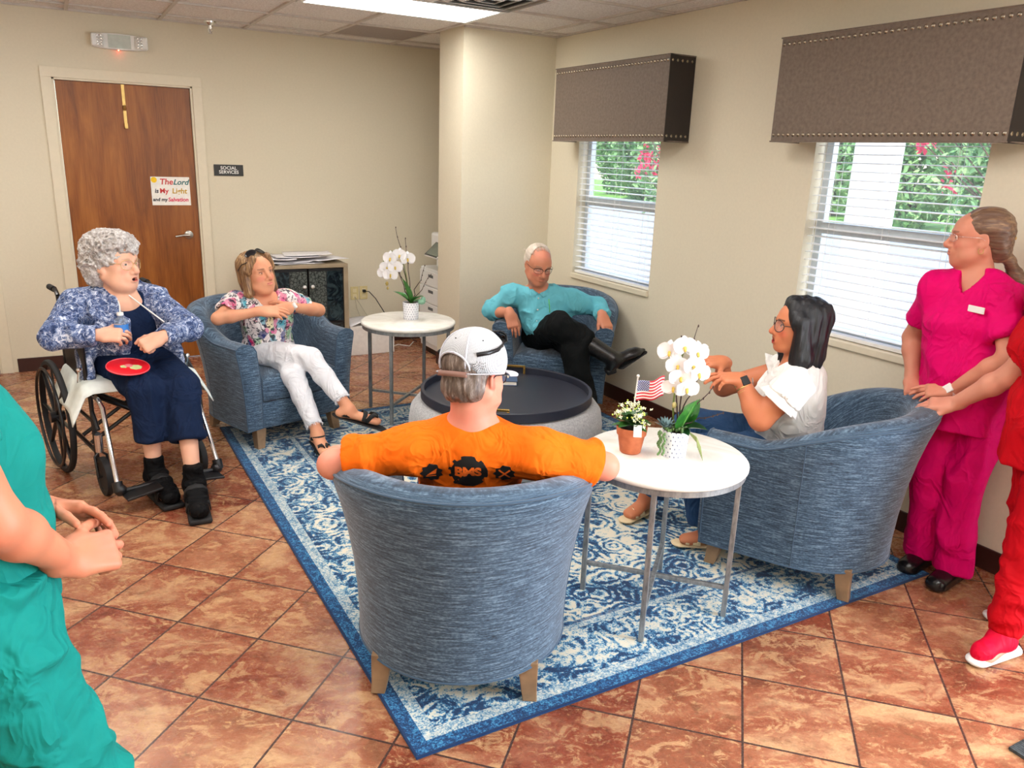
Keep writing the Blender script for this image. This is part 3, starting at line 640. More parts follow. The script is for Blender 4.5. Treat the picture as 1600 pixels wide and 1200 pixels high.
obj('screen',MB().box(Vector((a-.0,-.27,.93))+R@Vector((0,0,.0105)),(.13,.22,.003),R),plain('grey_green_screen',srgb(108,118,108),.2),cp_)
obj('bezel',MB().box(Vector((a-.0,-.27,.93))+R@Vector((0,0,.0095)),(.15,.25,.002),R),MAT['black'],cp_)
# ---------------------------------------------------------------- floor mat corner
o=obj('floor_mat',MB().bb(0,1.0,-.9,0,0,.012),None or NT('black_ribbed_mat',.8).mat,bevel=.004); o.location=(1.40,-5.90,0.0); o.rotation_euler=(0,0,-.02); tag(o,'corner of a black ribbed floor mat on the tiles at lower right','mat')
nn=NT('black_ribbed_rubber_mat',.8); v_=nn.m('SINE',nn.m('MULTIPLY',nn.xyz(nn.co())[0],700)); w_=nn.noise(nn.co(),80,3); nn.col(nn.ramp(w_,[(.3,srgb(24,28,30)),(.7,srgb(70,76,78))])); nn.bump(v_,.6,.003); o.data.materials.clear(); o.data.materials.append(nn.mat)
# ---------------------------------------------------------------- plants
POTW=None
n=NT('white_ceramic_with_grey_dots',.3); p=n.co(); x,y,z=n.xyz(p); zz=n.m('MULTIPLY',z,62); r=n.m('FLOOR',zz); u_=n.m('FRACT',n.m('ADD',n.m('MULTIPLY',n.m('ARCTAN2',y,x),18/(2*PI)),n.m('MULTIPLY',n.m('MODULO',r,2),.5))); v_=n.m('FRACT',zz)
dd=n.v('LENGTH',n.vec(n.m('MULTIPLY',n.m('SUBTRACT',u_,.5),1.5),n.m('SUBTRACT',v_,.5),0)); n.col(n.mix(n.m('LESS_THAN',dd,.22),srgb(236,238,244),srgb(120,126,150))); POTW=n.mat
n=NT('terracotta',.75); q=n.noise(n.co(),25,4); n.col(n.ramp(q,[(.3,srgb(176,92,54)),(.7,srgb(206,118,76))])); TERRA=n.mat
SOIL=plain('soil',srgb(52,42,32),.95,bump=.5)
n=NT('orchid_leaf',.35); x,y,z=n.xyz(n.co('UV')); mid=n.m('ABSOLUTE',n.m('SUBTRACT',y,.5)); q=n.noise(n.co(),30,3); n.col(n.mix(n.ramp(mid,[(.0,1),(.06,0)]),n.ramp(q,[(.3,srgb(24,82,30)),(.7,srgb(60,128,44))]),srgb(120,170,80))); ORL=n.mat
n=NT('dark_orchid_leaf',.3); x,y,z=n.xyz(n.co('UV')); q=n.noise(n.co(),30,3); n.col(n.ramp(q,[(.3,srgb(16,48,26)),(.7,srgb(34,84,40))])); ORD=n.mat
PET=NT('white_orchid_petal',.5,Subsurface_Weight=.0).col(srgb(246,246,248)).mat; YEL=plain('yellow_throat',srgb(226,196,90),.5); TWIG=plain('dark_twig',srgb(62,44,40),.8); STEM=plain('green_stem',srgb(110,128,60),.5)
def leafblade(m,base,dirv,L,W,droop,fold=.2,mat=0,tw=0,n1=14,n2=6):
    d=Vector(dirv).normalized(); side=d.cross(Vector((0,0,1))).normalized(); upv=side.cross(d)
    if tw: Rt=Matrix.Rotation(tw,3,d); side=Rt@side; upv=Rt@upv
    def fn(u,v):
        wd=W*math.sin(min(1,u*1.04+.02)*PI)**.65*(1-.25*u); q=(v-.5)*2
        return Vector(base)+d*L*u+Vector((0,0,-1))*droop*u*u+side*wd*q*.5+upv*(abs(q)*fold*wd)
    m.grid(fn,n1,n2,mat)
def orchid_flower(parent,c,facing,R_=.04,mat=None):
    f=Vector(facing).normalized(); a=Vector((0,0,1)); a=(a-f*a.dot(f)).normalized(); b=f.cross(a)
    m=MB()
    for k,(ang,w_,l) in enumerate([(0,.55,1),(2.1,.5,.95),(-2.1,.5,.95),(1.15,1.05,1.0),(-1.15,1.05,1.0)]):
        d=a*math.cos(ang)+b*math.sin(ang); s_=d.cross(f)
        def fn(u,v,d=d,s_=s_,w_=w_,l=l): 
            wd=R_*w_*math.sin(PI*min(1,(u*.92+.06)))**.6; q=(v-.5)*2; return Vector(c)+d*R_*l*u+s_*wd*q*.62+f*(.12*R_*math.sin(u*3)+.1*R_*q*q-.15*R_*u*(1 if k<3 else -1))
        m.grid(fn,7,6)
    o=obj('flower',m,PET,parent,smooth='all')
    y=MB().ball(Vector(c)+f*R_*.12,R_*.13,8).ball(Vector(c)+f*R_*.2-a*R_*.15,(R_*.12,R_*.12,R_*.2),8)
    obj('throat',y,YEL,o,smooth='all'); return o
def pot_white(t,r,h):
    obj('pot',MB().lathe([(0,.0),(r*.84,.0),(r*.88,.004),(r,h),(r*.93,h),(r*.9,h-.015),(0,h-.015)],40),POTW,t,smooth=True,ang=40)
    obj('soil',MB().lathe([(0,h-.008),(r*.9,h-.012)],24),SOIL,t,smooth=True)
def twigs(t,specs):
    for pts in specs:
        m=MB().tube(pts,[.0032-.0018*i/(len(pts)-1) for i in range(len(pts))],6)
        for i in range(1,len(pts)): 
            if i>len(pts)-5: m.ball(Vector(pts[i])+Vector((.002,0,0)),(.0032,.0032,.006),6)
        obj('twig',m,TWIG,t,smooth='all')
def wob(a,b,n=9,amp=.012,seed=0):
    r_=random.Random(seed); a=Vector(a);b=Vector(b); return [a.lerp(b,i/(n-1))+Vector((r_.uniform(-1,1),r_.uniform(-1,1),0))*amp*math.sin(PI*i/(n-1)) for i in range(n)]
CR=Vector((math.cos(yaw),-math.sin(yaw),0)) # to the picture's right, on the floor plane
CB=Vector((math.sin(yaw),math.cos(yaw),0))
V=lambda a,b,c: CR*a+CB*b+Vector((0,0,c))
# far orchid
t=empty('potted_orchid',(.99,-2.06,TT),label='white orchid in dotted ceramic pot on far round table behind the ottoman',cat='orchid'); pot_white(t,.055,.115)
m=MB(); 
for d,L,W,dr in((V(-1,.2,.9),.17,.075,.04),(V(-.35,-.3,1.2),.19,.085,.0),(V(.6,-.3,.7),.15,.07,.05),(V(-.6,.5,.8),.13,.06,.03),(V(1,.4,.5),.13,.05,.05)): leafblade(m,(0,0,.105),d,L,W,dr)
obj('leaves',m,ORL,t,smooth='all')
twigs(t,[wob(V(0,0,.1),V(-.10,0,.60),seed=1),wob(V(0,0,.1),V(-.04,.02,.53),seed=2),wob(V(0,0,.1),V(.09,0,.36),seed=3),wob(V(0,0,.1),V(.13,.01,.30),seed=4),wob(V(0,0,.1),V(-.09,.03,.33),seed=5),wob(V(0,0,.1),V(-.12,-.01,.44),seed=6)])
obj('flower_stem',MB().tube([V(0,0,.1),V(-.03,0,.28),V(-.06,0,.42),V(-.13,0,.45),V(-.18,0,.38),V(-.19,0,.28)],.003,6),STEM,t,smooth='all')
for c,f in((V(-.07,-.02,.42),V(-.2,-1,.1)),(V(-.02,-.02,.40),V(.4,-1,.1)),(V(-.13,-.02,.40),V(-.4,-1,.0)),(V(-.15,-.03,.34),V(-.2,-1,-.1)),(V(-.10,-.03,.345),V(.3,-1,0)),(V(-.17,-.02,.30),V(-.5,-1,-.2)),(V(-.13,-.03,.295),V(.1,-1,-.1))): orchid_flower(t,c,f,.052)
obj('bud',MB().ball(V(-.155,-.02,.235),(.011,.011,.016),8).ball(V(-.15,-.02,.205),(.008,.008,.012),8),plain('orchid_bud',srgb(170,150,80),.5),t,smooth='all')
obj('succulent',MB().ball(V(.075,-.03,.125),(.028,.028,.02),8).ball(V(.085,-.03,.14),(.018,.018,.02),8),plain('pale_succulent',srgb(130,176,150),.6),t,smooth='all')
# near orchid arrangement
t=empty('potted_orchid',(.945,-4.77,TT),label='white orchid with trailing succulents in dotted pot on the nearest round table',cat='orchid'); pot_white(t,.052,.105)
m=MB(); md=MB()
leafblade(m,V(.012,-.01,.1),V(.30,-.28,.95),.155,.12,-.0,.10); leafblade(m,V(.02,.01,.1),V(.55,.35,.85),.14,.10,.0,.10)
for d,L,W,dr in((V(1,-.4,.45),.13,.09,.03),(V(.3,-.9,.3),.10,.06,.02),(V(.7,.6,.5),.11,.06,.04)): leafblade(md,(0,0,.1),d,L,W,dr)
obj('leaves',m,ORL,t,smooth='all'); obj('leaves',md,ORD,t,smooth='all')['label']='darker low leaves'
twigs(t,[wob(V(0,0,.1),V(-.015,.0,.46),seed=11),wob(V(0,0,.1),V(.045,.01,.50),seed=12),wob(V(.03,.01,.3),V(.065,0,.42),n=7,seed=13),wob(V(0,0,.1),V(.115,-.02,.28),seed=14),wob(V(0,0,.12),V(.16,-.03,.185),seed=15),wob(V(0,0,.12),V(.07,0,.33),seed=16)])
obj('flower_stem',MB().tube([V(-.01,0,.1),V(-.02,0,.2),V(-.015,0,.33),V(0,0,.41),V(.03,0,.43)],.0035,6),STEM,t,smooth='all')
for c,f in((V(-.055,-.02,0.405),V(-.4,-1,.1)),(V(-.005,-.03,0.425),V(.1,-1,.3)),(V(.045,-.02,0.405),V(.5,-1,0)),(V(-.025,-.04,0.360),V(-.2,-1,-.1)),(V(.03,-.04,0.360),V(.3,-1,0)),(V(-.01,-.04,0.315),V(-.1,-1,-.1)),(V(.055,-.03,0.330),V(.5,-1,-.1)),(V(-.03,-.03,0.275),V(-.4,-1,-.3)),(V(.015,-.04,0.275),V(.2,-1,-.2))): orchid_flower(t,c,f,.046)
obj('bud',MB().ball(V(-.02,-.02,.205),(.009,.009,.013),8).ball(V(.03,-.01,.18),(.006,.006,.009),8),plain('orchid_bud_green',srgb(180,170,110),.5),t,smooth='all')
rg=random.Random(9); SUC=plain('string_succulent',srgb(96,130,76),.5,var=.3); 
for k,(x,y,L) in enumerate([(-.056,-.035,.099),(-.045,-.047,.09),(-.058,-.02,.07)]):
    m=MB()
    for i in range(int(L/.0062)): m.ball(V(x-.008-.004*math.sin(i),y-.01-.003*math.cos(i*2),.105-i*.0062),(.0052,.0052,.0065),6)
    obj('trailing_succulent',m,SUC,t,smooth='all')
m=MB()
for i in range(60):
    a=rg.uniform(0,2*PI); r_=.05*rg.random()**.5; m.ball((r_*math.cos(a),r_*math.sin(a),.108+rg.random()*.012),(.006,.006,.008),6)
obj('moss',m,SUC,t,smooth='all')['kind']='stuff'
m=MB()
for k in range(26):
    a=k*2.4; e=.2+.045*k; leafblade(m,V(-.045,-.02,.115),Vector((math.cos(a),math.sin(a),.25+e*.9)),.048,.014,0,.1,n1=5,n2=2)
obj('rosette',m,plain('blue_grey_succulent',srgb(96,124,128),.6),t,smooth='all')
m=MB()
for k in range(7): m.tube([V(.04,-.02,.105),V(.07+.003*k,-.04,.09-.006*k),V(.075+.004*k,-.05,.05-.008*k)],[.002,.002,.001],5)
obj('grass_blades',m,plain('dry_green_grass',srgb(150,160,100),.7),t,smooth='all')
# kalanchoe with flag
t=empty('potted_kalanchoe',(.815,-4.67,TT),label='terracotta pot of pale flowering kalanchoe with glossy leaves on the nearest table',cat='potted plant')
obj('pot',MB().lathe([(0,0),(.036,0),(.040,.004),(.0515,.072),(.0525,.073),(.056,.073),(.059,.103),(.053,.103),(.05,.09),(0,.09)],40),TERRA,t,smooth=True,ang=30)
obj('soil',MB().lathe([(0,.095),(.051,.092)],24),SOIL,t)
n=NT('kalanchoe_leaf',.35); q=n.noise(n.co(),30,3); n.col(n.ramp(q,[(.3,srgb(22,66,26)),(.7,srgb(64,118,44))])); KL=n.mat; m=MB()
for k in range(22):
    a=k*2.4; e=.1+.9*(k/22); leafblade(m,(0,0,.1+.03*e),(math.cos(a),math.sin(a),e*.9),.085-.02*e,.05,.02*(1-e),.15,n1=8,n2=4)
obj('leaves',m,KL,t,smooth='all')
fl=MB(); bd=MB(); rg=random.Random(4)
for cl in [V(-.062,-.02,.155),V(-.03,-.03,.175),V(0,-.02,.185),V(.02,-.04,.16),V(.035,0,.17),V(-.01,.02,.185),V(.03,-.05,.135),V(-.045,.02,.165),V(.0,-.06,.15)]:
    for i in range(13):
        p=Vector(cl)+Vector((rg.gauss(0,.011),rg.gauss(0,.011),rg.gauss(0,.008))); 
        if i%3==0: bd.ball(p,.0038,6)
        else:
            nrm=Vector((rg.uniform(-1,1),rg.uniform(-1,.2),rg.uniform(.3,1))).normalized(); a=nrm.orthogonal().normalized(); b=nrm.cross(a)
            for q in range(4): 
                c1=a*math.cos(q*PI/2)+b*math.sin(q*PI/2); c2=a*math.cos(q*PI/2+PI/2)+b*math.sin(q*PI/2+PI/2); fl.add([p,p+(c1*.9+c2*.3)*.0065+nrm*.001,p+(c1+c2)*.006+nrm*.002,p+(c1*.3+c2*.9)*.0065+nrm*.001],[(0,1,2,3)])
obj('blossom',fl,plain('cream_blossom',srgb(240,240,205),.6),t)['kind']='stuff'; obj('bud',bd,plain('lime_bud',srgb(190,208,90),.6),t,smooth='all')['kind']='stuff'
obj('plant_tag',MB().box(V(.012,-.062,.105),(.03,.0015,.045),Matrix.Rotation(-yaw,3,'Z')@Matrix.Rotation(-.25,3,'X')),MAT['white'],t)
f=empty('american_flag',(.815,-4.67,TT+.1),label='small stars-and-stripes flag on a white stick standing in the terracotta pot',cat='flag')
fx,fb=.012,.03
obj('stick',MB().tube([V(fx-.01,fb,-.0),V(fx,fb,.19)],.0028,8),MAT['white'],f,smooth=True); obj('finial',MB().ball(V(fx,fb,.192),.0065,10),MAT['white'],f,smooth='all')
n=NT('stars_and_stripes_cloth',.6); x,y,z=n.xyz(n.co('UV'))
st=n.m('MODULO',n.m('FLOOR',n.m('MULTIPLY',y,13)),2); c=n.mix(st,srgb(222,40,58),srgb(245,240,240))
can=n.m('MULTIPLY',n.m('LESS_THAN',x,.44),n.m('GREATER_THAN',y,6/13.))
sx_=n.m('FRACT',n.m('ADD',n.m('MULTIPLY',x,6/.44),n.m('MULTIPLY',n.m('MODULO',n.m('FLOOR',n.m('MULTIPLY',y,9/.54)),2),.5))); sy_=n.m('FRACT',n.m('MULTIPLY',y,9/.54))
dd=n.v('LENGTH',n.vec(n.m('SUBTRACT',sx_,.5),n.m('SUBTRACT',sy_,.5),0)); c=n.mix(can,c,n.mix(n.m('LESS_THAN',dd,.3),srgb(32,60,128),srgb(235,238,248))); n.col(c)
obj('flag_cloth',MB().grid(lambda u,v: V(fx+.102*u,fb+.008*math.sin(u*7+v),.095+.078*v+.022*u*math.sin(u*1.2)+.005*math.sin(u*9)*u),24,8),n.mat,f,smooth='all',solid=.0006)
# ---------------------------------------------------------------- wheelchair
def make_wheelchair():
    t=empty('wheelchair'); BK=plain('black_frame_paint',srgb(22,22,25),.3); r=.011
    for s in(-1,1):
        x=s*.235; m=MB()
        m.tube([(x,.22,.52),(x,-.22,.52)],r).tube([(x,.20,.52),(x,.20,.13)],r).tube([(x,-.2,.2),(x,-.2,.94)],r).tube([(x,.2,.2),(x,-.2,.2)],r).tube([(x,.2,.36),(x,-.2,.36)],.009)
        m.tube([(x,.16,.52),(x,.16,.74),(x,.12,.765),(x,-.15,.765),(x,-.2,.74)],r)
        m.tube([(x,-.2,.94),(x,-.24,.965),(x,-.34,.965)],r)
        obj('side_frame',m,BK,t,smooth=True)
        obj('armrest',MB().box((x,-.01,.79),(.055,.30,.032)),MAT['rubber'],t,bevel=.012,seg=3)
        obj('side_panel',MB().bb(x-.006,x+.006,-.18,.14,.53,.74),MAT['black'],t,bevel=.004)
        g=obj('push_handle',MB().tube([(x,-.27,.965),(x,-.36,.965)],.016,10),MAT['rubber'],t,smooth=True)
        # drive wheel
        wx=s*.315; R=.305; Ry=Matrix.Rotation(PI/2,3,'Y')
        wh=obj('drive_wheel',MB().lathe([(R-.024,-.014),(R-.006,-.014),(R,-.006),(R,.006),(R-.006,.014),(R-.024,.014)],56,(wx,-.17,R),rot=Ry,closed=True),MAT['rubber'],t,smooth=True)
        sp=MB().lathe([(.0,-.035),(.028,-.035),(.03,.035),(0,.035)],16,(wx,-.17,R),rot=Ry)
        for k in range(8):
            a=k*PI/4; sp.tube([(wx,-.17+.02*math.cos(a),R+.02*math.sin(a)),(wx,-.17+(R-.02)*math.cos(a),R+(R-.02)*math.sin(a))],[.014,.009],8,flat=.6)
        obj('spokes',sp,BK,wh,smooth=True)
        obj('hand_rim',MB().loop([(wx+s*.034,-.17+.262*math.cos(a*PI/20),R+.262*math.sin(a*PI/20)) for a in range(40)],.008,8),BK,wh,smooth='all')
        # caster
        cx_,cy_=s*.235,.30
        c=obj('caster',MB().lathe([(.0,-.012),(.07,-.012),(.072,-.015),(.098,-.015),(.1,-.01),(.1,.01),(.098,.015),(.072,.015),(.07,.012),(0,.012)],32,(cx_,cy_,.1),rot=Ry),MAT['rubber'],t,smooth=True)
        obj('fork',MB().tube([(cx_-.028,cy_,.1),(cx_-.028,cy_-.03,.2),(cx_,cy_-.04,.225),(cx_+.028,cy_-.03,.2),(cx_+.028,cy_,.1)],.007,8).tube([(cx_-.033,cy_,.1),(cx_+.033,cy_,.1)],.006,8),BK,c,smooth=True)
        obj('fork_stem',MB().tube([(cx_,cy_-.04,.22),(cx_,cy_-.04,.31)],.02,12),MAT['chrome'],c,smooth=True)
        obj('frame_brace',MB().tube([(x,.2,.3),(cx_,cy_-.04,.31)],.014,8).tube([(x,.2,.42),(cx_,cy_-.02,.34)],.01,8),BK,t,smooth=True)
        # front rigging
        fx_=s*.225
        h_=obj('leg_rest_hanger',MB().tube([(fx_,.2,.5),(fx_,.30,.5),(fx_,.36,.47),(fx_*1.08,.54,.14)],.0115,10),MAT['chrome'],t,smooth=True)
        obj('hinge',MB().tube([(fx_*1.08,.535,.15),(fx_*1.08,.555,.105)],.024,10).ball((fx_*1.04,.55,.11),.03,10),MAT['black'],h_,smooth=True)
        obj('footplate',MB().box((fx_-s*.075,.585,.10),(.17,.13,.012),Matrix.Rotation(s*.12,3,'Y')).tube([(fx_*1.05,.55,.105),(fx_-s*.15,.55,.105)],.012,8),MAT['black'],t,bevel=.003)
        obj('brake',MB().tube([(x+s*.02,.1,.5),(x+s*.03,.14,.56),(x+s*.03,.17,.62)],.007,6).ball((x+s*.03,.175,.63),.013,8),MAT['chrome'],t,smooth=True)
    m=MB().tube([(-.22,.05,.2),(.22,.08,.48)],.011).tube([(.22,.05,.2),(-.22,.08,.48)],.011).tube([(-.22,-.1,.2),(.22,-.08,.48)],.011).tube([(.22,-.1,.2),(-.22,-.08,.48)],.011)
    obj('cross_brace',m,BK,t,smooth=True)
    vin=plain('black_vinyl',srgb(18,18,20),.45)
    obj('seat',MB().bb(-.23,.23,-.2,.21,.515,.53),vin,t,bevel=.004); obj('backrest',MB().grid(lambda u,v:(-.235+.47*u,-.2-.035*math.sin(PI*u),.55+.38*v),14,8),vin,t,smooth='all',solid=.012)
    return t
WC=make_wheelchair(); wf=(.22,-.975); WC.location=(-.765,-2.36,0); WC.rotation_euler=(0,0,math.atan2(-wf[0],wf[1])); tag(WC,'black folding wheelchair with chrome leg rests seating the grey-haired woman','wheelchair')
PADM=plain('white_bed_pad',srgb(226,232,226),.8)
pd=empty('seat_pad',(0,0,0),label='white disposable pad draped over the wheelchair seat under the grey-haired woman',cat='seat pad'); pd.matrix_world=WC.matrix_basis.copy()
pd.location=WC.location; pd.rotation_euler=WC.rotation_euler
def padf(u,v):
    X=(u-.5)*.80; Y=-.2+.5*v; ov=max(0,abs(X)-.245); z=.57-ov*.9-max(0,Y-.235)*.8+.008*math.sin(9*u+7*v); X2=(.245+ov*.45)*(1 if X>0 else -1) if ov>0 else X
    return (X2*(1+.10*v*(ov>0)),Y-max(0,Y-.235)*.3,z)
obj('pad',MB().grid(padf,40,16),PADM,pd,smooth='all',solid=.006)
# ================================================================ people: signed-distance modelling, polygonised into one continuous surface
F32=np.float32
def unit(v): v=np.array(v,float); return v/np.linalg.norm(v)
def frame(fwd,upv=(0,0,1)):
    y=unit(fwd); x=unit(np.cross(y,upv)); z=np.cross(x,y); return np.stack([x,y,z],1)   # columns right,forward,up
_T=np.random.RandomState(3).rand(32,32,32).astype(F32)
def vnoise(P):
    i=np.floor(P).astype(np.int32); f=(P-i).astype(F32); f=f*f*(3-2*f); i0=i&31; i1=(i+1)&31
    x0,y0,z0=i0.T; x1,y1,z1=i1.T; fx,fy,fz=f.T
    a=_T[x0,y0,z0]*(1-fx)+_T[x1,y0,z0]*fx; b=_T[x0,y1,z0]*(1-fx)+_T[x1,y1,z0]*fx
    c=_T[x0,y0,z1]*(1-fx)+_T[x1,y0,z1]*fx; d=_T[x0,y1,z1]*(1-fx)+_T[x1,y1,z1]*fx
    return (a*(1-fy)+b*fy)*(1-fz)+(c*(1-fy)+d*fy)*fz
def prim_eval(pr,P):
    k=pr[0]
    if k=='cap':
        a,b,ra,rb=pr[1]; ab=b-a; t=np.clip(((P-a)@ab)/max(ab@ab,1e-9),0,1); return np.linalg.norm(P-(a+t[:,None]*ab),axis=1)-(ra+(rb-ra)*t)
    if k=='ecap': # flattened capsule: normal n squeezed by factor q
        a,b,ra,rb,n,q=pr[1]; ab=b-a; t=np.clip(((P-a)@ab)/max(ab@ab,1e-9),0,1); D=P-(a+t[:,None]*ab); dn=D@n; D=D+(dn*(1/q-1))[:,None]*n
        return (np.linalg.norm(D,axis=1)-(ra+(rb-ra)*t))*min(1,q*1.15)
    if k=='ell':
        c,r,R=pr[1]; Q=(P-c)@R; k0=np.linalg.norm(Q/r,axis=1); k1=np.linalg.norm(Q/(r*r),axis=1); return k0*(k0-1)/np.maximum(k1,1e-6)
    if k=='box':
        c,h,R,rd=pr[1]; Q=np.abs((P-c)@R)-(h-rd); return np.linalg.norm(np.maximum(Q,0),axis=1)+np.minimum(Q.max(axis=1),0)-rd
    if k=='cone': # flat ended
        a,b,ra,rb,rd=pr[1]; ab=b-a; L=np.linalg.norm(ab); u=ab/L; h=(P-a)@u; t=np.clip(h/L,0,1); rr=np.linalg.norm(P-a-h[:,None]*u,axis=1)-(ra+(rb-ra)*t)
        dy=np.abs(h-L/2)-L/2; q0=rr+rd;q1=dy+rd; return np.minimum(np.maximum(q0,q1),0)+np.hypot(np.maximum(q0,0),np.maximum(q1,0))-rd
    if k=='plane': p,n=pr[1]; return (P-p)@n
def prim_box(pr):
    k=pr[0]
    if k in('cap','ecap','cone'): a,b,ra,rb=pr[1][:4]; r=max(ra,rb); return np.minimum(a,b)-r,np.maximum(a,b)+r
    if k=='ell': c,r,R=pr[1]; e=np.sqrt(((R*r)**2).sum(1)); return c-e,c+e
    if k=='box': c,h,R,rd=pr[1]; e=np.abs(R)@h; return c-e,c+e
    return None
A3=lambda v:np.array(v,float)
I3=np.eye(3)
class S:
    def __init__(s): s.p=[]; s.paint=[]
    def cap(s,a,b,ra,rb=None,k=.02,op='+'): s.p.append(('cap',(A3(a),A3(b),ra,ra if rb is None else rb),k,op)); return s
    def ecap(s,a,b,ra,rb,n,q,k=.02,op='+'): s.p.append(('ecap',(A3(a),A3(b),ra,rb,unit(n),q),k,op)); return s
    def ell(s,c,r,R=I3,k=.02,op='+'): s.p.append(('ell',(A3(c),A3(r),R),k,op)); return s
    def sph(s,c,r,k=.02,op='+'): return s.ell(c,(r,r,r),I3,k,op)
    def box(s,c,h,R=I3,rd=.01,k=.01,op='+'): s.p.append(('box',(A3(c),A3(h),R,rd),k,op)); return s
    def cone(s,a,b,ra,rb,rd=.004,k=.01,op='+'): s.p.append(('cone',(A3(a),A3(b),ra,rb,rd),k,op)); return s
    def cut(s,p,n,k=.004): s.p.append(('plane',(A3(p),unit(n)),k,'&')); return s
    def bounds(s):
        B=[prim_box(q) for q in s.p if q[3]=='+']; return np.min([b[0] for b in B],0),np.max([b[1] for b in B],0)
    def mesh(s,res,lo=None,hi=None,disp=None,smooth=1):
        l,h=s.bounds(); lo=l-.02 if lo is None else np.maximum(lo,l-.02); hi=h+.02 if hi is None else np.minimum(hi,h+.02)
        lo=np.floor(lo/res)*res; n=np.ceil((hi-lo)/res).astype(int)+1
        F=np.full(n,.5,F32); ax=[lo[i]+res*np.arange(n[i]) for i in range(3)]
        for kind,args,k,op in s.p:
            b=prim_box((kind,args)); 
            if b is None: i0=np.zeros(3,int);i1=n
            else:
                m=k+2.5*res+.006; i0=np.clip(np.floor((b[0]-m-lo)/res).astype(int),0,n); i1=np.clip(np.ceil((b[1]+m-lo)/res).astype(int)+1,0,n)
            if np.any(i1<=i0): continue
            sl=tuple(slice(i0[j],i1[j]) for j in range(3)); G=np.stack(np.meshgrid(*[ax[j][sl[j]] for j in range(3)],indexing='ij'),-1).reshape(-1,3)
            d=prim_eval((kind,args),G).reshape(F[sl].shape).astype(F32); f=F[sl]; k=max(k,1e-4)
            if op=='+': h_=np.clip(.5+.5*(d-f)/k,0,1); F[sl]=d*(1-h_)+f*h_-k*h_*(1-h_)
            else:
                if op=='-': d=-d
                h_=np.clip(.5-.5*(d-f)/k,0,1); F[sl]=d*(1-h_)+f*h_+k*h_*(1-h_)
        if disp is not None:
            idx=np.argwhere(np.abs(F)<.03); P=lo+idx*res; F[tuple(idx.T)]-=disp(P).astype(F32)
        ins=F<0; c=ins[:-1,:-1,:-1].astype(np.int8); cnt=np.zeros(c.shape,np.int8)
        offs=[(a,b,d) for a in(0,1) for b in(0,1) for d in(0,1)]
        for a,b,d in offs: cnt+=ins[a:n[0]-1+a,b:n[1]-1+b,d:n[2]-1+d]
        act=(cnt>0)&(cnt<8); ci=np.argwhere(act); idm=np.full(c.shape,-1,np.int32); idm[tuple(ci.T)]=np.arange(len(ci))
        Vv=np.stack([F[ci[:,0]+a,ci[:,1]+b,ci[:,2]+d] for a,b,d in offs],1); pos=np.zeros((len(ci),3)); w=np.zeros(len(ci))
        for e1 in range(8):
            for e2 in range(e1+1,8):
                if bin(e1^e2).count('1')!=1: continue
                v1,v2=Vv[:,e1],Vv[:,e2]; m=(v1<0)!=(v2<0); t=np.where(m,v1/np.where(m,v1-v2,1),0); o1,o2=np.array(offs[e1]),np.array(offs[e2])
                pos+=m[:,None]*(o1+(o2-o1)*t[:,None]); w+=m
        verts=lo+(ci+pos/w[:,None])*res
        quads=[]
        for axn in range(3):
            u,v=(axn+1)%3,(axn+2)%3; sa=[slice(None)]*3; sb=[slice(None)]*3; sa[axn]=slice(0,n[axn]-1); sb[axn]=slice(1,n[axn])
            A,B=ins[tuple(sa)],ins[tuple(sb)]; ed=np.argwhere(A!=B); ok=(ed[:,u]>0)&(ed[:,v]>0)&(ed[:,u]<n[u]-1)&(ed[:,v]<n[v]-1); ed=ed[ok]; fl=A[tuple(ed.T)]
            def cell(du,dv): q=ed.copy(); q[:,u]+=du; q[:,v]+=dv; return idm[tuple(q.T)]
            q=np.stack([cell(-1,-1),cell(0,-1),cell(0,0),cell(-1,0)],1); q[~fl]=q[~fl][:,::-1]; quads.append(q)
        quads=np.concatenate(quads); quads=quads[(quads>=0).all(1)]
        for _ in range(smooth):
            acc=np.zeros_like(verts); cn=np.zeros(len(verts))
            for a,b in((0,1),(1,2),(2,3),(3,0)):
                for x,y in((a,b),(b,a)): acc+=np.stack([np.bincount(quads[:,x],verts[quads[:,y],j],len(verts)) for j in range(3)],1); cn+=np.bincount(quads[:,x],minlength=len(verts))
            m=cn>0; verts[m]=verts[m]*.5+.5*acc[m]/cn[m][:,None]
        return verts,quads
def npobj(name,parts,mat,parent=None,base=(0,0,0),color=None,paints=(),matrix=None):
    V_=[];Q=[];o=0
    for v,q in parts: V_.append(v);Q.append(q+o);o+=len(v)
    v=np.concatenate(V_); q=np.concatenate(Q)
    me=bpy.data.meshes.new(name); me.vertices.add(len(v)); me.vertices.foreach_set('co',(v-np.array(base)).ravel().astype(F32))
    me.loops.add(len(q)*4); me.loops.foreach_set('vertex_index',q.ravel().astype(np.int32)); me.polygons.add(len(q)); me.polygons.foreach_set('loop_start',np.arange(0,len(q)*4,4,dtype=np.int32)); 
    me.polygons.foreach_set('use_smooth',np.ones(len(q),bool)); me.update(calc_edges=True); me.materials.append(mat)
    if color is not None:
        c=np.ones((len(v),4),F32); c[:,:3]=color
        for pr,r0,soft,pc,stg in paints:
            d=prim_eval(pr,v); w_=np.clip((r0-d)/soft,0,1)[:,None]*stg; c[:,:3]=c[:,:3]*(1-w_)+np.array(pc)*w_
        at_=me.color_attributes.new('tint','FLOAT_COLOR','POINT'); at_.data.foreach_set('color',c.ravel())
    o=link(name,me,parent)
    if matrix is not None: o.matrix_local=matrix
    return o
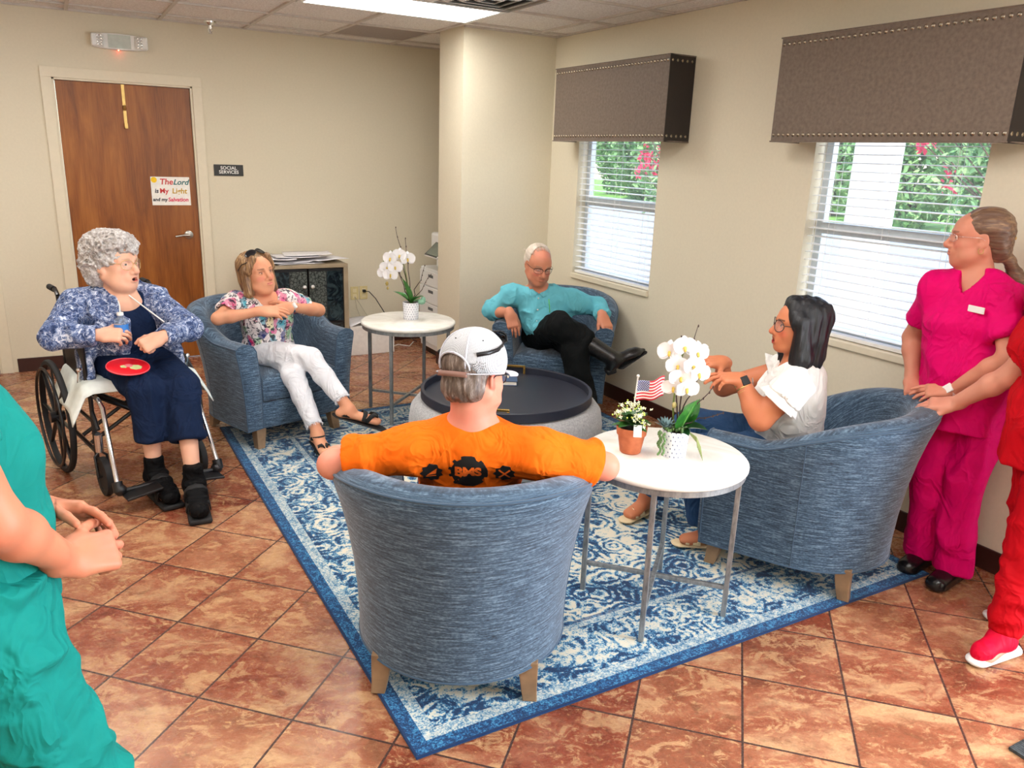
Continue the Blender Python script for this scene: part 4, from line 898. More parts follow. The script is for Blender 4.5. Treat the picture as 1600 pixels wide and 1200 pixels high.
# ---- materials for people
def skinmat(name,sub=.0):
    n=NT(name,.52,spec=.35); a=n.t.nodes.new('ShaderNodeAttribute'); a.attribute_name='tint'; q=n.noise(n.co(),90,4,.6); q2=n.noise(n.co(),18,3)
    c=n.mix(n.ramp(q2,[(.35,0),(.7,.34)]),a.outputs['Color'],n.mix(.5,a.outputs['Color'],srgb(196,92,76)))
    n.col(c); n.bump(q,.18,.0012); n.set('Subsurface Weight',.08); n.set('Subsurface Scale',.01); n.set('Subsurface Radius',(1,.35,.2)); return n.mat
SKIN=skinmat('skin')
def cloth(name,c,rough=.85,var=.08,sheen=.0,bs=.55,wsc=140):
    n=NT(name,rough,Sheen_Weight=sheen,spec=.12); p=n.co(); f=n.noise(n.scale(p,(1,1,1.6)),9,4,.6,.8); fine=n.noise(p,wsc,2)
    n.col(n.ramp(f,[(.3,tuple(x*(1-var) for x in c)),(.7,tuple(min(1,x*(1+var)) for x in c))])); r1=n.m('SUBTRACT',1,n.m('ABSOLUTE',n.m('MULTIPLY',n.m('SUBTRACT',n.noise(n.scale(p,(1,1,.7)),11,2,.5,1.2),.5),5))); r1=n.m('MULTIPLY',n.m('MAXIMUM',r1,0),n.noise(p,5,1)); n.bump(n.m('ADD',n.m('MULTIPLY',r1,1.6),n.m('MULTIPLY',fine,.06)),bs,.012); return n.mat
def hairmat(name,stops,sc,rough=.4):
    n=NT(name,rough,spec=.45); p=n.co(); q=n.noise(n.scale(p,sc),1,4,.65); q2=n.noise(n.scale(p,tuple(x*.22 for x in sc)),1,2); f=n.m('ADD',n.m('MULTIPLY',q,.65),n.m('MULTIPLY',q2,.35))
    n.col(n.ramp(f,stops)); n.bump(q,.7,.003); return n.mat
EYEW=plain('eye_white',srgb(228,222,214),.2,var=.0); IRIS=plain('iris',srgb(70,60,50),.1); LENS=None
n=NT('spectacle_lens',.03); n.set('Alpha',.10); n.col((.9,.9,.9)); LENS=n.mat
def folds(amp=.006,sc=(9,9,9),amp2=.003,sc2=(24,24,24),R=I3):
    sc=np.array(sc,float);sc2=np.array(sc2,float)
    def f(P):
        Q=P@R; wp=np.stack([vnoise(Q*sc*.7+k*5.3) for k in range(3)],1)*.9; a=vnoise(Q*sc+3.1+wp); a2=vnoise(Q*sc*1.9+8.1+wp*1.6); b=vnoise(Q*sc2+7.7); w=vnoise(Q*sc*.5+11); r1=1-np.abs(2*a-1)*2.2; r2=1-np.abs(2*a2-1)*2.2; return amp*1.5*np.maximum(r1,-.12)*(.2+1.2*w)+amp*.35*np.maximum(r2,-.1)*w+amp2*(2*b-1)
    return f
# ---- anatomy
def head_sdf(s,c,R,sc=1.0,mouth=0.0,jowl=0.0,nose=1.0,eye=1.0,male=False,chin=1.0,ears=True,width=1.0):
    L=lambda x,y,z: c+R@(np.array((x*width,y,z))*sc)
    def e(x,y,z,rx,ry,rz,k=.02,op='+',rot=None): s.ell(L(x,y,z),np.array((rx*width,ry,rz))*sc,R if rot is None else R@rot,k*sc,op)
    def cp(a,b,ra,rb=None,k=.01,op='+'): s.cap(L(*a),L(*b),ra*sc,(ra if rb is None else rb)*sc,k*sc,op)
    e(0,-.022,.036,.074,.094,.080); e(0,.020,-.035,.062,.070,.078,.04); e(0,.046,.030,.058,.042,.05,.03)
    for q in(-1,1):
        cp((q*.056,-.012,-.052),(q*.022,.060,-.092),.017+.003*male,.016,.03); e(q*.036,.053,-.032,.024,.024,.024,.025)
        cp((q*.018,.083,.018),(q*.046,.066,.018),.0095,.008,.014)
        e(q*.031,.092,.0,.019,.017,.013,.010,'-')
        if jowl: e(q*.042,.035,-.075,.022,.028,.028*jowl,.03)
    e(0,.068,-.096*chin,.021,.018,.016,.02)
    if jowl: e(0,.03,-.105,.04,.04,.022,.03)
    cp((0,.082,.012),(0,.103*1.0+.004*nose,-.028),.0075,.0105*nose,.012); e(0,.104+.003*nose,-.034,.0115*nose,.011,.010*nose,.008)
    for q in(-1,1): e(q*.0135,.094,-.037,.0085,.010,.0078,.007); e(q*.007,.100,-.043,.0035,.005,.003,.002,'-')
    e(0,.076,-.060,.030,.020,.024,.02)
    # lips
    my=-.062; op=mouth
    for q in(-1,1):
        for u_,dz,rr_ in((1,.0034+op*.003,(.0050,.0044,.0024)),(-1,-.0052-op*.010,(.0058,.0050,.0024))):
            z0=my+dz; z1=my+dz*.85; z2=my-op*.002
            cp((0,.0940,z0),(q*.0135,.0912,z1),rr_[0],rr_[1],.004); cp((q*.0135,.0912,z1),(q*.0245,.0832,z2),rr_[1],rr_[2],.004)
    if op: e(0,.095,my-.002-op*.004,.015,.02,.0025+op*.0065,.003,'-')
    else:
        for q in(-1,1): cp((0,.0995,my),(q*.0135,.0965,my),.0014,.0014,.002,'-'); cp((q*.0135,.0965,my),(q*.021,.0915,my),.0014,.0010,.002,'-')
    # lids around the eyeballs
    for q in(-1,1):
        e(q*.031,.0735,.0,.0158,.0135,.0128,.004); e(q*.031,.089,-.0005,.0128,.010,.0046*eye,.0025,'-')
    if ears:
        for q in(-1,1):
            rot=np.array(Matrix.Rotation(q*.35,3,'Z')@Matrix.Rotation(-.2,3,'X')); e(q*.074,-.012,-.006,.0075,.018,.031,.006,rot=rot); e(q*.0815,-.008,-.002,.005,.010,.018,.005,'-',rot=rot); e(q*.070,-.004,-.03,.008,.010,.012,.008)
def head_paints(c,R,sc,lip,brow,blush,liner=None,mouth=0,dark=(.05,.01,.01)):
    L=lambda x,y,z: c+R@(np.array((x,y,z))*sc); P=[]
    for q in(-1,1):
        P.append((('ell',(L(q*.04,.075,-.03),A3((.03,.03,.022))*sc,R)),0.0,.014*sc,blush,.45))
        P.append((('cap',(L(q*.017,.098,.022),L(q*.047,.078,.023),.0026*sc,.0016*sc)),.0028,.002*sc,brow,.75))
        if liner: P.append((('cap',(L(q*.019,.088,.0062),L(q*.043,.080,.0055),.0015*sc,.0015*sc)),.0022,.0012,liner,.9))
    P.append((('ell',(L(0,.108,-.034),A3((.016,.016,.014))*sc,R)),0,.008,blush,.4))
    my=-.062
    for q in(-1,1):
        for dz in(.0034+mouth*.003,-.0052-mouth*.010):
            P.append((('cap',(L(0,.0935,my+dz),L(q*.0135,.0910,my+dz*.85),.0046*sc,.0040*sc)),.0028,.0020,lip,.9)); P.append((('cap',(L(q*.0135,.0910,my+dz*.85),L(q*.0235,.0845,my-mouth*.002),.0040*sc,.002*sc)),.0026,.0020,lip,.85))
    if mouth: P.append((('ell',(L(0,.083,my-.002-mouth*.004),A3((.013,.014,.003+mouth*.006))*sc,R)),.0012,.002,dark,1.0))
    else:
        for q in(-1,1): P.append((('cap',(L(0,.0955,my-.0006),L(q*.0135,.0930,my-.0006),.0008*sc,.0008*sc)),.0026,.0014,tuple(x*.35 for x in lip),.8)); P.append((('cap',(L(q*.0135,.0930,my-.0006),L(q*.0245,.0850,my-.0006),.0008*sc,.0006*sc)),.0018,.0014,tuple(x*.35 for x in lip),.8))
    return P
def hand_sdf(s,w,d,back,side,curl=(.25,.3,.35,.4),thumb=.5,spread=.06,sc=1.0,tcurl=.3):
    # w wrist, d finger direction, back = back-of-hand normal, side=+1 thumb towards d x back
    Y=unit(d); Z=np.array(back,float); Z=unit(Z-Y*(Z@Y)); X=np.cross(Y,Z)*side; w=A3(w); M_=np.stack([X,Y,Z],1); sc=sc*1.0
    L=lambda x,y,z: w+M_@(np.array((x,y,z))*sc)
    s.ecap(L(0,-.02,0),L(0,.02,0),.027*sc,.030*sc,Z,.72,.02); s.box(L(0,.050,-.001),A3((.037,.043,.0130))*sc,M_,.0125*sc,.02*sc)
    for bx_ in(.029,.0098,-.0098,-.0285): s.cap(L(bx_*.7,.03,.001),L(bx_,.084,.001),.011*sc,.0115*sc,.008*sc)
    s.ell(L(.026,.032,-.006),A3((.017,.030,.016))*sc,M_,.015*sc)
    lens=(.074,.080,.074,.058); bx=(.029,.0098,-.0098,-.0285); by=(.090,.094,.090,.082); rr=(.0092,.0094,.009,.0082)
    for i in range(4):
        a=L(bx[i],by[i]-.014,.0); ang=0; yaw_=spread*(1.5-i); p=np.array((bx[i],by[i]-.012,.001)); q=p.copy()
        prev=p; r0=rr[i]
        for j,fr in enumerate((.46,.30,.24)):
            ang+=curl[i]*(1.0,1.15,.8)[j]; dv=np.array((math.sin(yaw_)*math.cos(ang),math.cos(yaw_)*math.cos(ang),-math.sin(ang))); q=prev+dv*lens[i]*fr
            s.cap(L(*prev),L(*q),r0*sc,(r0-.0008)*sc,.003*sc); r0-=.0008; prev=q
    # thumb leaves the side of the palm
    p=np.array((.026,.022,-.006)); d1=np.array((math.sin(thumb+.35),math.cos(thumb+.35),-.25)); q=p+unit(d1)*.042; s.cap(L(*p),L(*q),.0145*sc,.0115*sc,.010*sc)
    d2=np.array((math.sin(thumb),math.cos(thumb),-.3-tcurl*.5)); r_=q+unit(d2)*.032; s.cap(L(*q),L(*r_),.0112*sc,.0098*sc,.004*sc)
    d3=np.array((math.sin(thumb-tcurl),math.cos(thumb-tcurl),-.35-tcurl)); t_=r_+unit(d3)*.024; s.cap(L(*r_),L(*t_),.0098*sc,.0082*sc,.003*sc)
    c=L(.01,.09,0); return c
def torso_sdf(s,pel,neck,f,lat,g=0.0,sh=.15,ch=.105,wa=.13,wd=.10,hp=.155,bust=0,belly=0.0,k=.06):
    pel=A3(pel);neck=A3(neck);u=neck-pel;L_=np.linalg.norm(u);z=u/L_; x=unit(np.array(lat,float)-z*(np.array(lat)@z)); y=np.cross(z,x); 
    if y@np.array(f)<0: y=-y
    R=np.stack([x,y,z],1)
    s.ell(pel+u*.70,(sh+g,ch+g,L_*.33+g),R,k); s.ell(pel+u*.38+y*belly*.4,(wa+g,wd+belly*.6+g,L_*.33),R,k); s.ell(pel+u*.06,(hp+g,.115+g,L_*.26),R,k)
    if bust:
        for q in(-1,1): s.ell(pel+u*.62+x*q*.065+y*(ch*.75),(.06+g*.5,.05+g*.5+bust,.065),R,.05)
    return R
def arm_sdf(s,sh,el,wr,ru=.048,re=.037,rw=.025,g=0,k=.02):
    sh,el,wr=A3(sh),A3(el),A3(wr); s.cap(sh,el,ru+g,re+g,k); m=el+(wr-el)*.3; s.cap(el,m,re+g,re*1.02+g,k); s.cap(m,wr,re+g,rw+g,k)
def leg_sdf(s,hip,kn,an,rt=.082,rk=.055,ra=.034,g=0,calf=.052):
    hip,kn,an=A3(hip),A3(kn),A3(an); s.cap(hip,kn,rt+g,rk+g,.03); m=kn+(an-kn)*.32; s.cap(kn,m,rk*.95+g,calf+g,.02); s.cap(m,an,calf+g,ra+g,.02)
def foot_sdf(s,an,toe,hw=.036,toes=True,sc=1.0,up=(0,0,1)):
    an=A3(an);toe=A3(toe); d=toe-an; up=A3(up); fl=unit(d-up*(d@up)); x=np.cross(fl,up); heel=an-fl*.035-up*.045; 
    s.cap(an,heel,.032,.028,.02); s.ecap(an-up*.02,toe-fl*.03+up*.0,.032,.034*sc,up,.62,.03); s.ecap(heel,toe-fl*.03,.027,.034*sc,up,.6,.02)
    if toes:
        for i,(o_,l,r) in enumerate(((-.026,.028,.0115),(-.008,.027,.009),(.006,.022,.0085),(.019,.015,.008),(.030,.006,.0075))):
            b=toe-fl*.03+x*o_*1.0; s.cap(b,b+fl*l,r,r*.9,.005)
def M4(R,c,b=(0,0,0)):
    m=Matrix([list(R[i])+[float(c[i]-b[i])] for i in range(3)]+[[0,0,0,1]]); return m
def person(base,label,name='person'):
    return empty(name,base,label=label,cat='person')
def add_eyes(root,c,R,b,sc,gaze=(0,1,0),col=None,rad=.0122):
    for q in(-1,1):
        m=MB(); m.ball((0,0,0),rad*sc,20); me_m=[]
        for f in m.f:
            cc=sum((Vector(m.v[i]) for i in f),Vector())/len(f); a=cc.normalized().dot(Vector(gaze).normalized()); me_m.append(1 if a>.86 else 0)
        m.m=me_m; o=obj('eye',m,[EYEW,col or IRIS],root,smooth='all'); o.matrix_local=M4(R,c+R@(np.array((q*.031,.0735,0))*sc),b)
def add_glasses(root,c,R,b,sc,mat,rx=.026,rz=.021,wire=.0013,squ=2.0,y=.102,temple=True,brow=False,tilt=0,z0=0,lens=None):
    m=MB()
    g=empty('glasses_pivot') if 0 else None
    for q in(-1,1):
        pts=[]
        for i in range(28):
            a=2*PI*i/28; ca,sa=math.cos(a),math.sin(a); pts.append((q*.034+rx*math.copysign(abs(ca)**(2/squ),ca),y-abs(q*.034+rx*ca)**2*6,z0-.002+rz*math.copysign(abs(sa)**(2/squ),sa)))
        m.loop(pts,wire,6)
        if brow: m.tube([p for i,p in enumerate(pts) if 1<=i<=13],wire*1.8,6)
        if temple: m.tube([(q*(.034+rx),y-.022,z0+.004),(q*.074,.06,z0+.006),(q*.078,.0,z0+.004),(q*.078,-.02,z0-.008)],wire,6)
    m.tube([(-.034+rx,y-.0005,z0+.002),(0,y+.003,z0+.005),(.034-rx,y-.0005,z0+.002)],wire,6)
    o=obj('glasses',m,mat,root,smooth='all'); o.matrix_local=M4(R,c,b)@Matrix.Scale(sc,4)
    l=MB()
    for q in(-1,1):
        vs=[(q*.034+rx*.97*math.cos(2*PI*i/24),y-abs(q*.034+rx*math.cos(2*PI*i/24))**2*6,z0-.002+rz*.97*math.sin(2*PI*i/24)) for i in range(24)]; l.add(vs,[tuple(range(24))])
    obj('lens',l,lens or LENS,o)
    return o
RG=random.Random(21)
# ================================================================ the people
FINE=.0024
def mixc(a,b,t): return tuple(x*(1-t)+y*t for x,y in zip(a,b))
def boxof(c,r): c=A3(c); return c-r,c+r
def finish_body(root,s,b,color,paints,fines,coarse=.0065,lo=None,hi=None):
    """one continuous mesh: coarse surface everywhere, finer sampling of the same field around head and hands"""
    parts=[]
    v,q=s.mesh(coarse,smooth=1)
    for (flo,fhi,res) in fines:
        inside=((v>flo+.004)&(v<fhi-.004)).all(1); q=q[~inside[q].all(1)]
        # keep the rest of the coarse surface
    parts.append((v,q))
    for i_,(flo,fhi,res) in enumerate(fines):
        vv,qq=s.mesh(res,flo,fhi,smooth=1)
        for (l2,h2,_) in fines[:i_]: ins_=((vv>l2+.004)&(vv<h2-.004)).all(1); qq=qq[~ins_[qq].all(1)]
        if len(qq): parts.append((vv,qq))
    return npobj('body',parts,SKIN,root,b,color,paints)
def garment(name,root,s,b,mat,res=.0065,disp=None,parent=None,smooth=1):
    v,q=s.mesh(res,disp=disp,smooth=smooth); return npobj(name,[(v,q)],mat,parent or root,b if parent is None else (0,0,0))
def hair_obj(root,s,c,R,b,mat,res=.0035,disp=None,sc=1.0):
    v,q=s.mesh(res,disp=disp,smooth=1); return npobj('hair',[(v,q)],mat,root,(0,0,0),matrix=M4(R,c,b)@Matrix.Scale(sc,4))
LOC=lambda c,R,sc,p: tuple(A3(c)+R@(A3(p)*sc))
def strands(root,hair,mat,roots,fn,r=.0008,name='strands'):
    m=MB()
    for p in roots: m.tube(fn(p),r,4,caps=False)
    return obj(name,m,mat,hair,smooth='all')
def watch(root,b,w,d,up,r,band,face,square=False,h=.011):
    d=unit(d);R_=np.stack([unit(np.cross(d,up)),d,unit(np.cross(unit(np.cross(d,up)),d))],1); m=MB()
    m.lathe([(r,-.009),(r+.003,-.009),(r+.003,.009),(r,.009)],24,rot=Matrix(((1,0,0),(0,0,1),(0,1,0))),closed=True)
    o=obj('wristwatch',m,band,root,smooth=True); o.matrix_local=M4(R_,A3(w),b)@Matrix.Diagonal((1.08,1,.86,1))
    f=MB()
    if square: f.bb(-.016,.016,-.019,.019,r*1.0,r+h)
    else: f.lathe([(0,r+h),(.015,r+h),(.018,r+h-.003),(.018,r*.9),(0,r*.9)],24)
    obj('watch_face',f,face,o,smooth=True,bevel=.003 if square else 0); return o
SKA=srgb(226,172,142)
# ---------------------------------------------------------------- A: grey-haired woman in the wheelchair
def person_A():
    b=(-.75,-2.36,0); root=person(b,'elderly woman with curly grey hair in blue patterned jacket sitting in the wheelchair')
    f=unit((.22,-.975,0)); lat=np.array((.975,.22,0)); pel=A3((-.745,-2.36,.625)); neck=A3((-.775,-2.41,.975))
    hc=A3((-.768,-2.45,1.128)); R=frame((.70,-.70,.05),(.0,.05,1)); sc=1.14
    shR,shL=A3((-.955,-2.40,.915)),A3((-.605,-2.41,.915)); elR,elL=A3((-1.075,-2.53,.80)),A3((-.465,-2.60,.805)); wR,wL=A3((-.875,-2.62,.805)),A3((-.615,-2.735,.795))
    hpR,hpL=pel-lat*.095,pel+lat*.095; knR,knL=A3((-.705,-2.75,.54)),A3((-.54,-2.74,.54)); anR,anL=A3((-.705,-2.80,.12)),A3((-.545,-2.97,.11)); tR,tL=A3((-.66,-3.0,.045)),A3((-.56,-3.22,.045))
    col=srgb(232,180,152)
    s=S(); head_sdf(s,hc,R,sc,mouth=.7,jowl=1.0,nose=1.12,eye=.9,width=1.04)
    s.cap(hc+R@A3((0,-.02,-.07)),neck+A3((0,.01,-.01)),.055,.062,.03); torso_sdf(s,pel,neck,f,lat,sh=.15,wa=.13,bust=.0)
    s.cap(neck,shR,.045,.05,.04); s.cap(neck,shL,.045,.05,.04); arm_sdf(s,shR,elR,wR); arm_sdf(s,shL,elL,wL)
    s.ell(neck+A3((.02,-.06,-.05)),(.09,.055,.06),I3,.04)
    leg_sdf(s,hpR,knR,anR); leg_sdf(s,hpL,knL,anL); foot_sdf(s,anR,tR,toes=False); foot_sdf(s,anL,tL,toes=False)
    hr=hand_sdf(s,wR,(.93,-.30,-.02),(.15,-.75,.65),-1,curl=(.5,.55,.62,.75),thumb=.6,sc=1.02); hl=hand_sdf(s,wL,(-.88,-.12,-.38),(-.25,-.75,.6),1,curl=(1.0,1.1,1.15,1.2),thumb=.25,sc=1.02)
    P=head_paints(hc,R,sc,srgb(196,96,92),srgb(190,160,140),srgb(224,140,120),mouth=.7)
    finish_body(root,s,b,col,P,[(*boxof(hc+A3((0,0,-.02)),.17),FINE),(*boxof(hr,.085),.0028),(*boxof(hl,.085),.0028)])
    add_eyes(root,hc,R,b,sc,(.15,1,0)); add_glasses(root,hc,R,b,sc,MAT['gold'],rx=.025,rz=.022,wire=.0011)
    # curly hair
    h=S(); h.ell((0,-.028,.056),(.100,.114,.092),k=.03); h.ell((0,-.06,.0),(.09,.082,.10),k=.03); h.ell((0,-.075,-.05),(.062,.045,.05),k=.03); h.ell((.0,.035,.085),(.07,.055,.045),k=.03)
    h.ell((0,.085,-.02),(.075,.068,.078),k=.012,op='-'); h.ell((.07,.03,-.045),(.03,.045,.05),k=.01,op='-'); h.ell((-.07,.03,-.045),(.03,.045,.05),k=.01,op='-')
    def curl(P):
        a=vnoise(P*52+vnoise(P*20)[:,None]*2); c_=vnoise(P*95+5); d=vnoise(P*24+9); return .012*(1-2*np.abs(2*a-1))+.005*(2*c_-1)+.009*(2*d-1)
    hm=hairmat('curly_grey_hair',[(.25,srgb(112,102,96)),(.5,srgb(186,180,176)),(.7,srgb(236,234,232))],(120,120,120),.6)
    ho=hair_obj(root,h,hc,R,b,hm,.0028,curl,sc); m=MB(); rg=random.Random(2)
    for _ in range(420):
        th=rg.uniform(0,2*PI); z=rg.uniform(-.5,1); rr=math.sqrt(1-z*z*.98); x,y=rr*math.cos(th),rr*math.sin(th)
        if y>.35 and z<.45: continue
        p=Vector((x*.100,-.03+y*.112,.045+z*.092)); n_=Vector((x,y,z)); t1=n_.orthogonal().normalized(); t2=n_.cross(t1); r0=rg.uniform(.006,.011); a0=rg.uniform(0,6)
        m.tube([p+n_*(.002+.008*k/9)+(t1*math.cos(a0+k*.8)+t2*math.sin(a0+k*.8))*r0*(1-k*.05) for k in range(9)],.0013,4,caps=False)
    obj('curls',m,hm,ho,smooth='all')
    # navy blouse, jacket, trousers
    bl=S(); RT=torso_sdf(bl,pel,neck,f,lat,g=.018,sh=.155,wa=.14,wd=.11,bust=.012,belly=.06); bl.cap(neck,shR,.055,.058,.04).cap(neck,shL,.055,.058,.04); bl.ell(neck+f*.06+A3((.01,0,.045)),(.075,.075,.075),I3,.01,'-'); bl.cut(pel+A3((0,0,-.02)),(0,0,-1))
    garment('blouse',root,bl,b,cloth('navy_knit',srgb(20,34,62)),disp=folds(.004,(10,10,5)))
    jk=S(); torso_sdf(jk,pel,neck,f,lat,g=.034,sh=.165,wa=.148,wd=.115,bust=.012,belly=.05); jk.cap(neck+A3((0,.02,-.01)),shR,.06,.075,.05).cap(neck+A3((0,.02,-.01)),shL,.06,.075,.05)
    jk.ell(neck+f*.115+A3((.01,0,.0)),(.048,.09,.13),I3,.02,'-'); jk.box(pel+f*.20+A3((.045,0,.13)),(.085,.11,.26),frame(f),.03,.015,'-'); jk.ell(neck+f*.04+A3((.01,0,.07)),(.07,.08,.07),I3,.015,'-')
    for sh_,el_,wr_ in((shR,elR,wR),(shL,elL,wL)):
        jk.cap(sh_,el_,.078,.066,.03); e2=el_+(wr_-el_)*.92; jk.cone(el_-(wr_-el_)*.12,e2,.066,.044,.008,.02); jk.cone(el_+(wr_-el_)*.72,e2+(wr_-el_)*.1,.034,.036,.003,.004,'-')
    for pts in([(-.90,-2.40,.86),(-.95,-2.43,.72),(-.955,-2.50,.60)],[(-.60,-2.42,.80),(-.55,-2.44,.68),(-.53,-2.50,.62)]):
        for a,c_ in zip(pts,pts[1:]): jk.ecap(a,c_,.075,.07,(lat*1.0),.45,.03)
    # collar lapels
    for q in(-1,1): jk.ecap(neck+lat*q*.075+A3((0,.0,.035)),neck+lat*q*.098+f*.10+A3((.01,0,-.085)),.026,.030,f,.3,.008)
    n=NT('blue_paisley_cotton',.8,spec=.2); p=n.co(); w_=n.noise(p,16,3,.6,color=True); pw=n.v('ADD',p,n.v('MULTIPLY',n.v('SUBTRACT',w_,(.5,.5,.5)),(.09,.09,.09)))
    v1=n.noise(pw,26,4,.6,1.6); v2=n.vor(pw,34,'DISTANCE_TO_EDGE'); c1=n.ramp(v1,[(.36,srgb(40,56,92)),(.49,srgb(76,94,136)),(.57,srgb(124,140,176)),(.65,srgb(214,220,234))]); c1=n.mix(n.ramp(v2,[(.012,.55),(.035,0)]),c1,srgb(210,216,230)); n.col(c1); ff=n.noise(p,10,4,.6,.8); n.bump(ff,.35,.012)
    garment('jacket',root,jk,b,n.mat,disp=folds(.009,(9,9,9),.003))
    # cuffs thickness handled by the sleeve; trousers
    tr=S(); torso_sdf(tr,pel,neck,f,lat,g=.02,sh=.02,ch=.02,wa=.12,hp=.165); tr.cut(pel+A3((0,0,.06)),(0,0,1))
    for hp_,kn_,an_,e_ in((hpR,knR,anR,.60),(hpL,knL,anL,.58)):
        tr.cap(hp_,kn_,.098,.080,.05); en=kn_+(an_-kn_)*e_; tr.cone(kn_+A3((0,0,.02)),en,.076,.082,.012,.03); tr.cone(kn_+(an_-kn_)*.45,en+(an_-kn_)*.1,.056,.062,.003,.004,'-')
    garment('trousers',root,tr,b,cloth('navy_trousers',srgb(22,36,64)),disp=folds(.007,(10,10,6),.002))
    # orthopaedic boots over black socks
    BT=cloth('black_boot_fabric',srgb(12,12,14),.7)
    for an_,t_ in((anR,tR),(anL,tL)):
        d=unit(t_-an_); fl=unit(d*A3((1,1,0))); x=unit(np.cross(fl,(0,0,1))); k=S()
        k.cone(an_+A3((0,0,.085)),an_-A3((0,0,.03)),.047,.05,.008,.01); k.cap(an_-A3((0,0,.02)),an_-A3((0,0,.05))+fl*.02,.046,.042,.02)
        k.ecap(an_+fl*.0-A3((0,0,.02)),t_+A3((0,0,.012)),.05,.046,(0,0,1),.8,.03)
        for j in(.25,.5,.72): pt=an_+(t_-an_)*j; k.ecap(pt+x*.03+A3((0,0,.028-.02*j)),pt-x*.03+A3((0,0,.028-.02*j)),.022,.022,fl,1,.006)
        bo=garment('boot',root,k,b,BT,.005)
        so=S(); g0=A3((an_[0],an_[1],.0))-fl*.06; g1=A3((t_[0],t_[1],.0))+fl*.045; mid=(g0+g1)/2; so.box(mid+A3((0,0,.014)),(.053,np.linalg.norm(g1-g0)/2,.014),frame(fl),.012,.01); v,q=so.mesh(.005); npobj('sole',[(v,q)],MAT['rubber'],bo,b)
        for j in(.42,.78):
            pt=an_+(t_-an_)*j-A3(b); up_=.036-.016*j
            mm=MB().ribbon([Vector(pt-x*.054-A3((0,0,.025))),Vector(pt-x*.050+A3((0,0,up_*.5))),Vector(pt-x*.03+A3((0,0,up_+.004))),Vector(pt+A3((0,0,up_+.012))),Vector(pt+x*.03+A3((0,0,up_+.004))),Vector(pt+x*.050+A3((0,0,up_*.5))),Vector(pt+x*.054-A3((0,0,.025)))],tuple(fl+A3((0,0,-.3))),.034,.005); obj('strap',mm,MAT['rubber'],bo,smooth='all')
    # necklace cord
    m=MB().tube([Vector(neck-A3(b)+A3(q)) for q in((-.05,-.05,.05),(.0,-.085,.03),(.05,-.10,.0),(.12,-.17,-.06),(.19,-.24,-.12))],.0035,6); obj('cord_necklace',m,MAT['white'],root,smooth='all')
    # bottle held in her hand, its own thing
    t=empty('water_bottle',(-.778,-2.600,.765),label='clear plastic bottle with blue label and white straw held by the grey-haired woman',cat='bottle')
    n=NT('clear_bottle_plastic',.06,spec=.6,Transmission_Weight=.75); n.set('IOR',1.15); n.col(srgb(205,220,238)); bp=n.mat
    bt=obj('bottle',MB().lathe([(0,0),(.03,0),(.032,.004),(.032,.095),(.028,.108),(.014,.118),(.014,.13),(0,.13)],28),bp,t,smooth=True)
    obj('label',MB().lathe([(.0325,.045),(.0328,.045),(.0328,.085),(.0325,.085)],28),plain('blue_bottle_label',srgb(60,130,210),.4),t,smooth=True)
    obj('cap',MB().lathe([(0,.142),(.0155,.142),(.0155,.128),(0,.128)],20),MAT['white'],t,smooth=True); obj('straw',MB().tube([(0,0,.13),(.002,0,.175),(-.003,0,.20)],.003,8),MAT['white'],t,smooth=True)
    # red disc on her lap
    t=empty('red_disc',(-.772,-2.70,.652),label='round red fan disc with small printed picture lying on the lap of the seated woman',cat='disc')
    t.rotation_euler=(.20,.04,.2)
    obj('disc',MB().lathe([(0,.004),(.092,.004),(.099,.002),(.1,0),(.099,-.001),(0,-.001)],48),plain('bright_red_card',srgb(232,24,40),.35),t,smooth=True,ang=50)
    obj('rim',MB().loop([(.098*math.cos(2*PI*i/40),.098*math.sin(2*PI*i/40),.0035) for i in range(40)],.0014,6),plain('pink_edge',srgb(250,120,130),.4),t,smooth='all')
    obj('print',MB().lathe([(0,.0043),(.03,.0043),(.03,.0046),(0,.0046)],7,(.03,-.02,0)).lathe([(0,.0043),(.018,.0043),(.018,.0046),(0,.0046)],5,(-.02,.0,0)),plain('pale_green_print',srgb(200,214,150),.5),t)
    obj('print_star',MB().lathe([(0,.0044),(.02,.0044),(.02,.0047),(0,.0047)],6,(.005,.005,0)),plain('pink_print',srgb(240,130,140),.5),t)
    return root
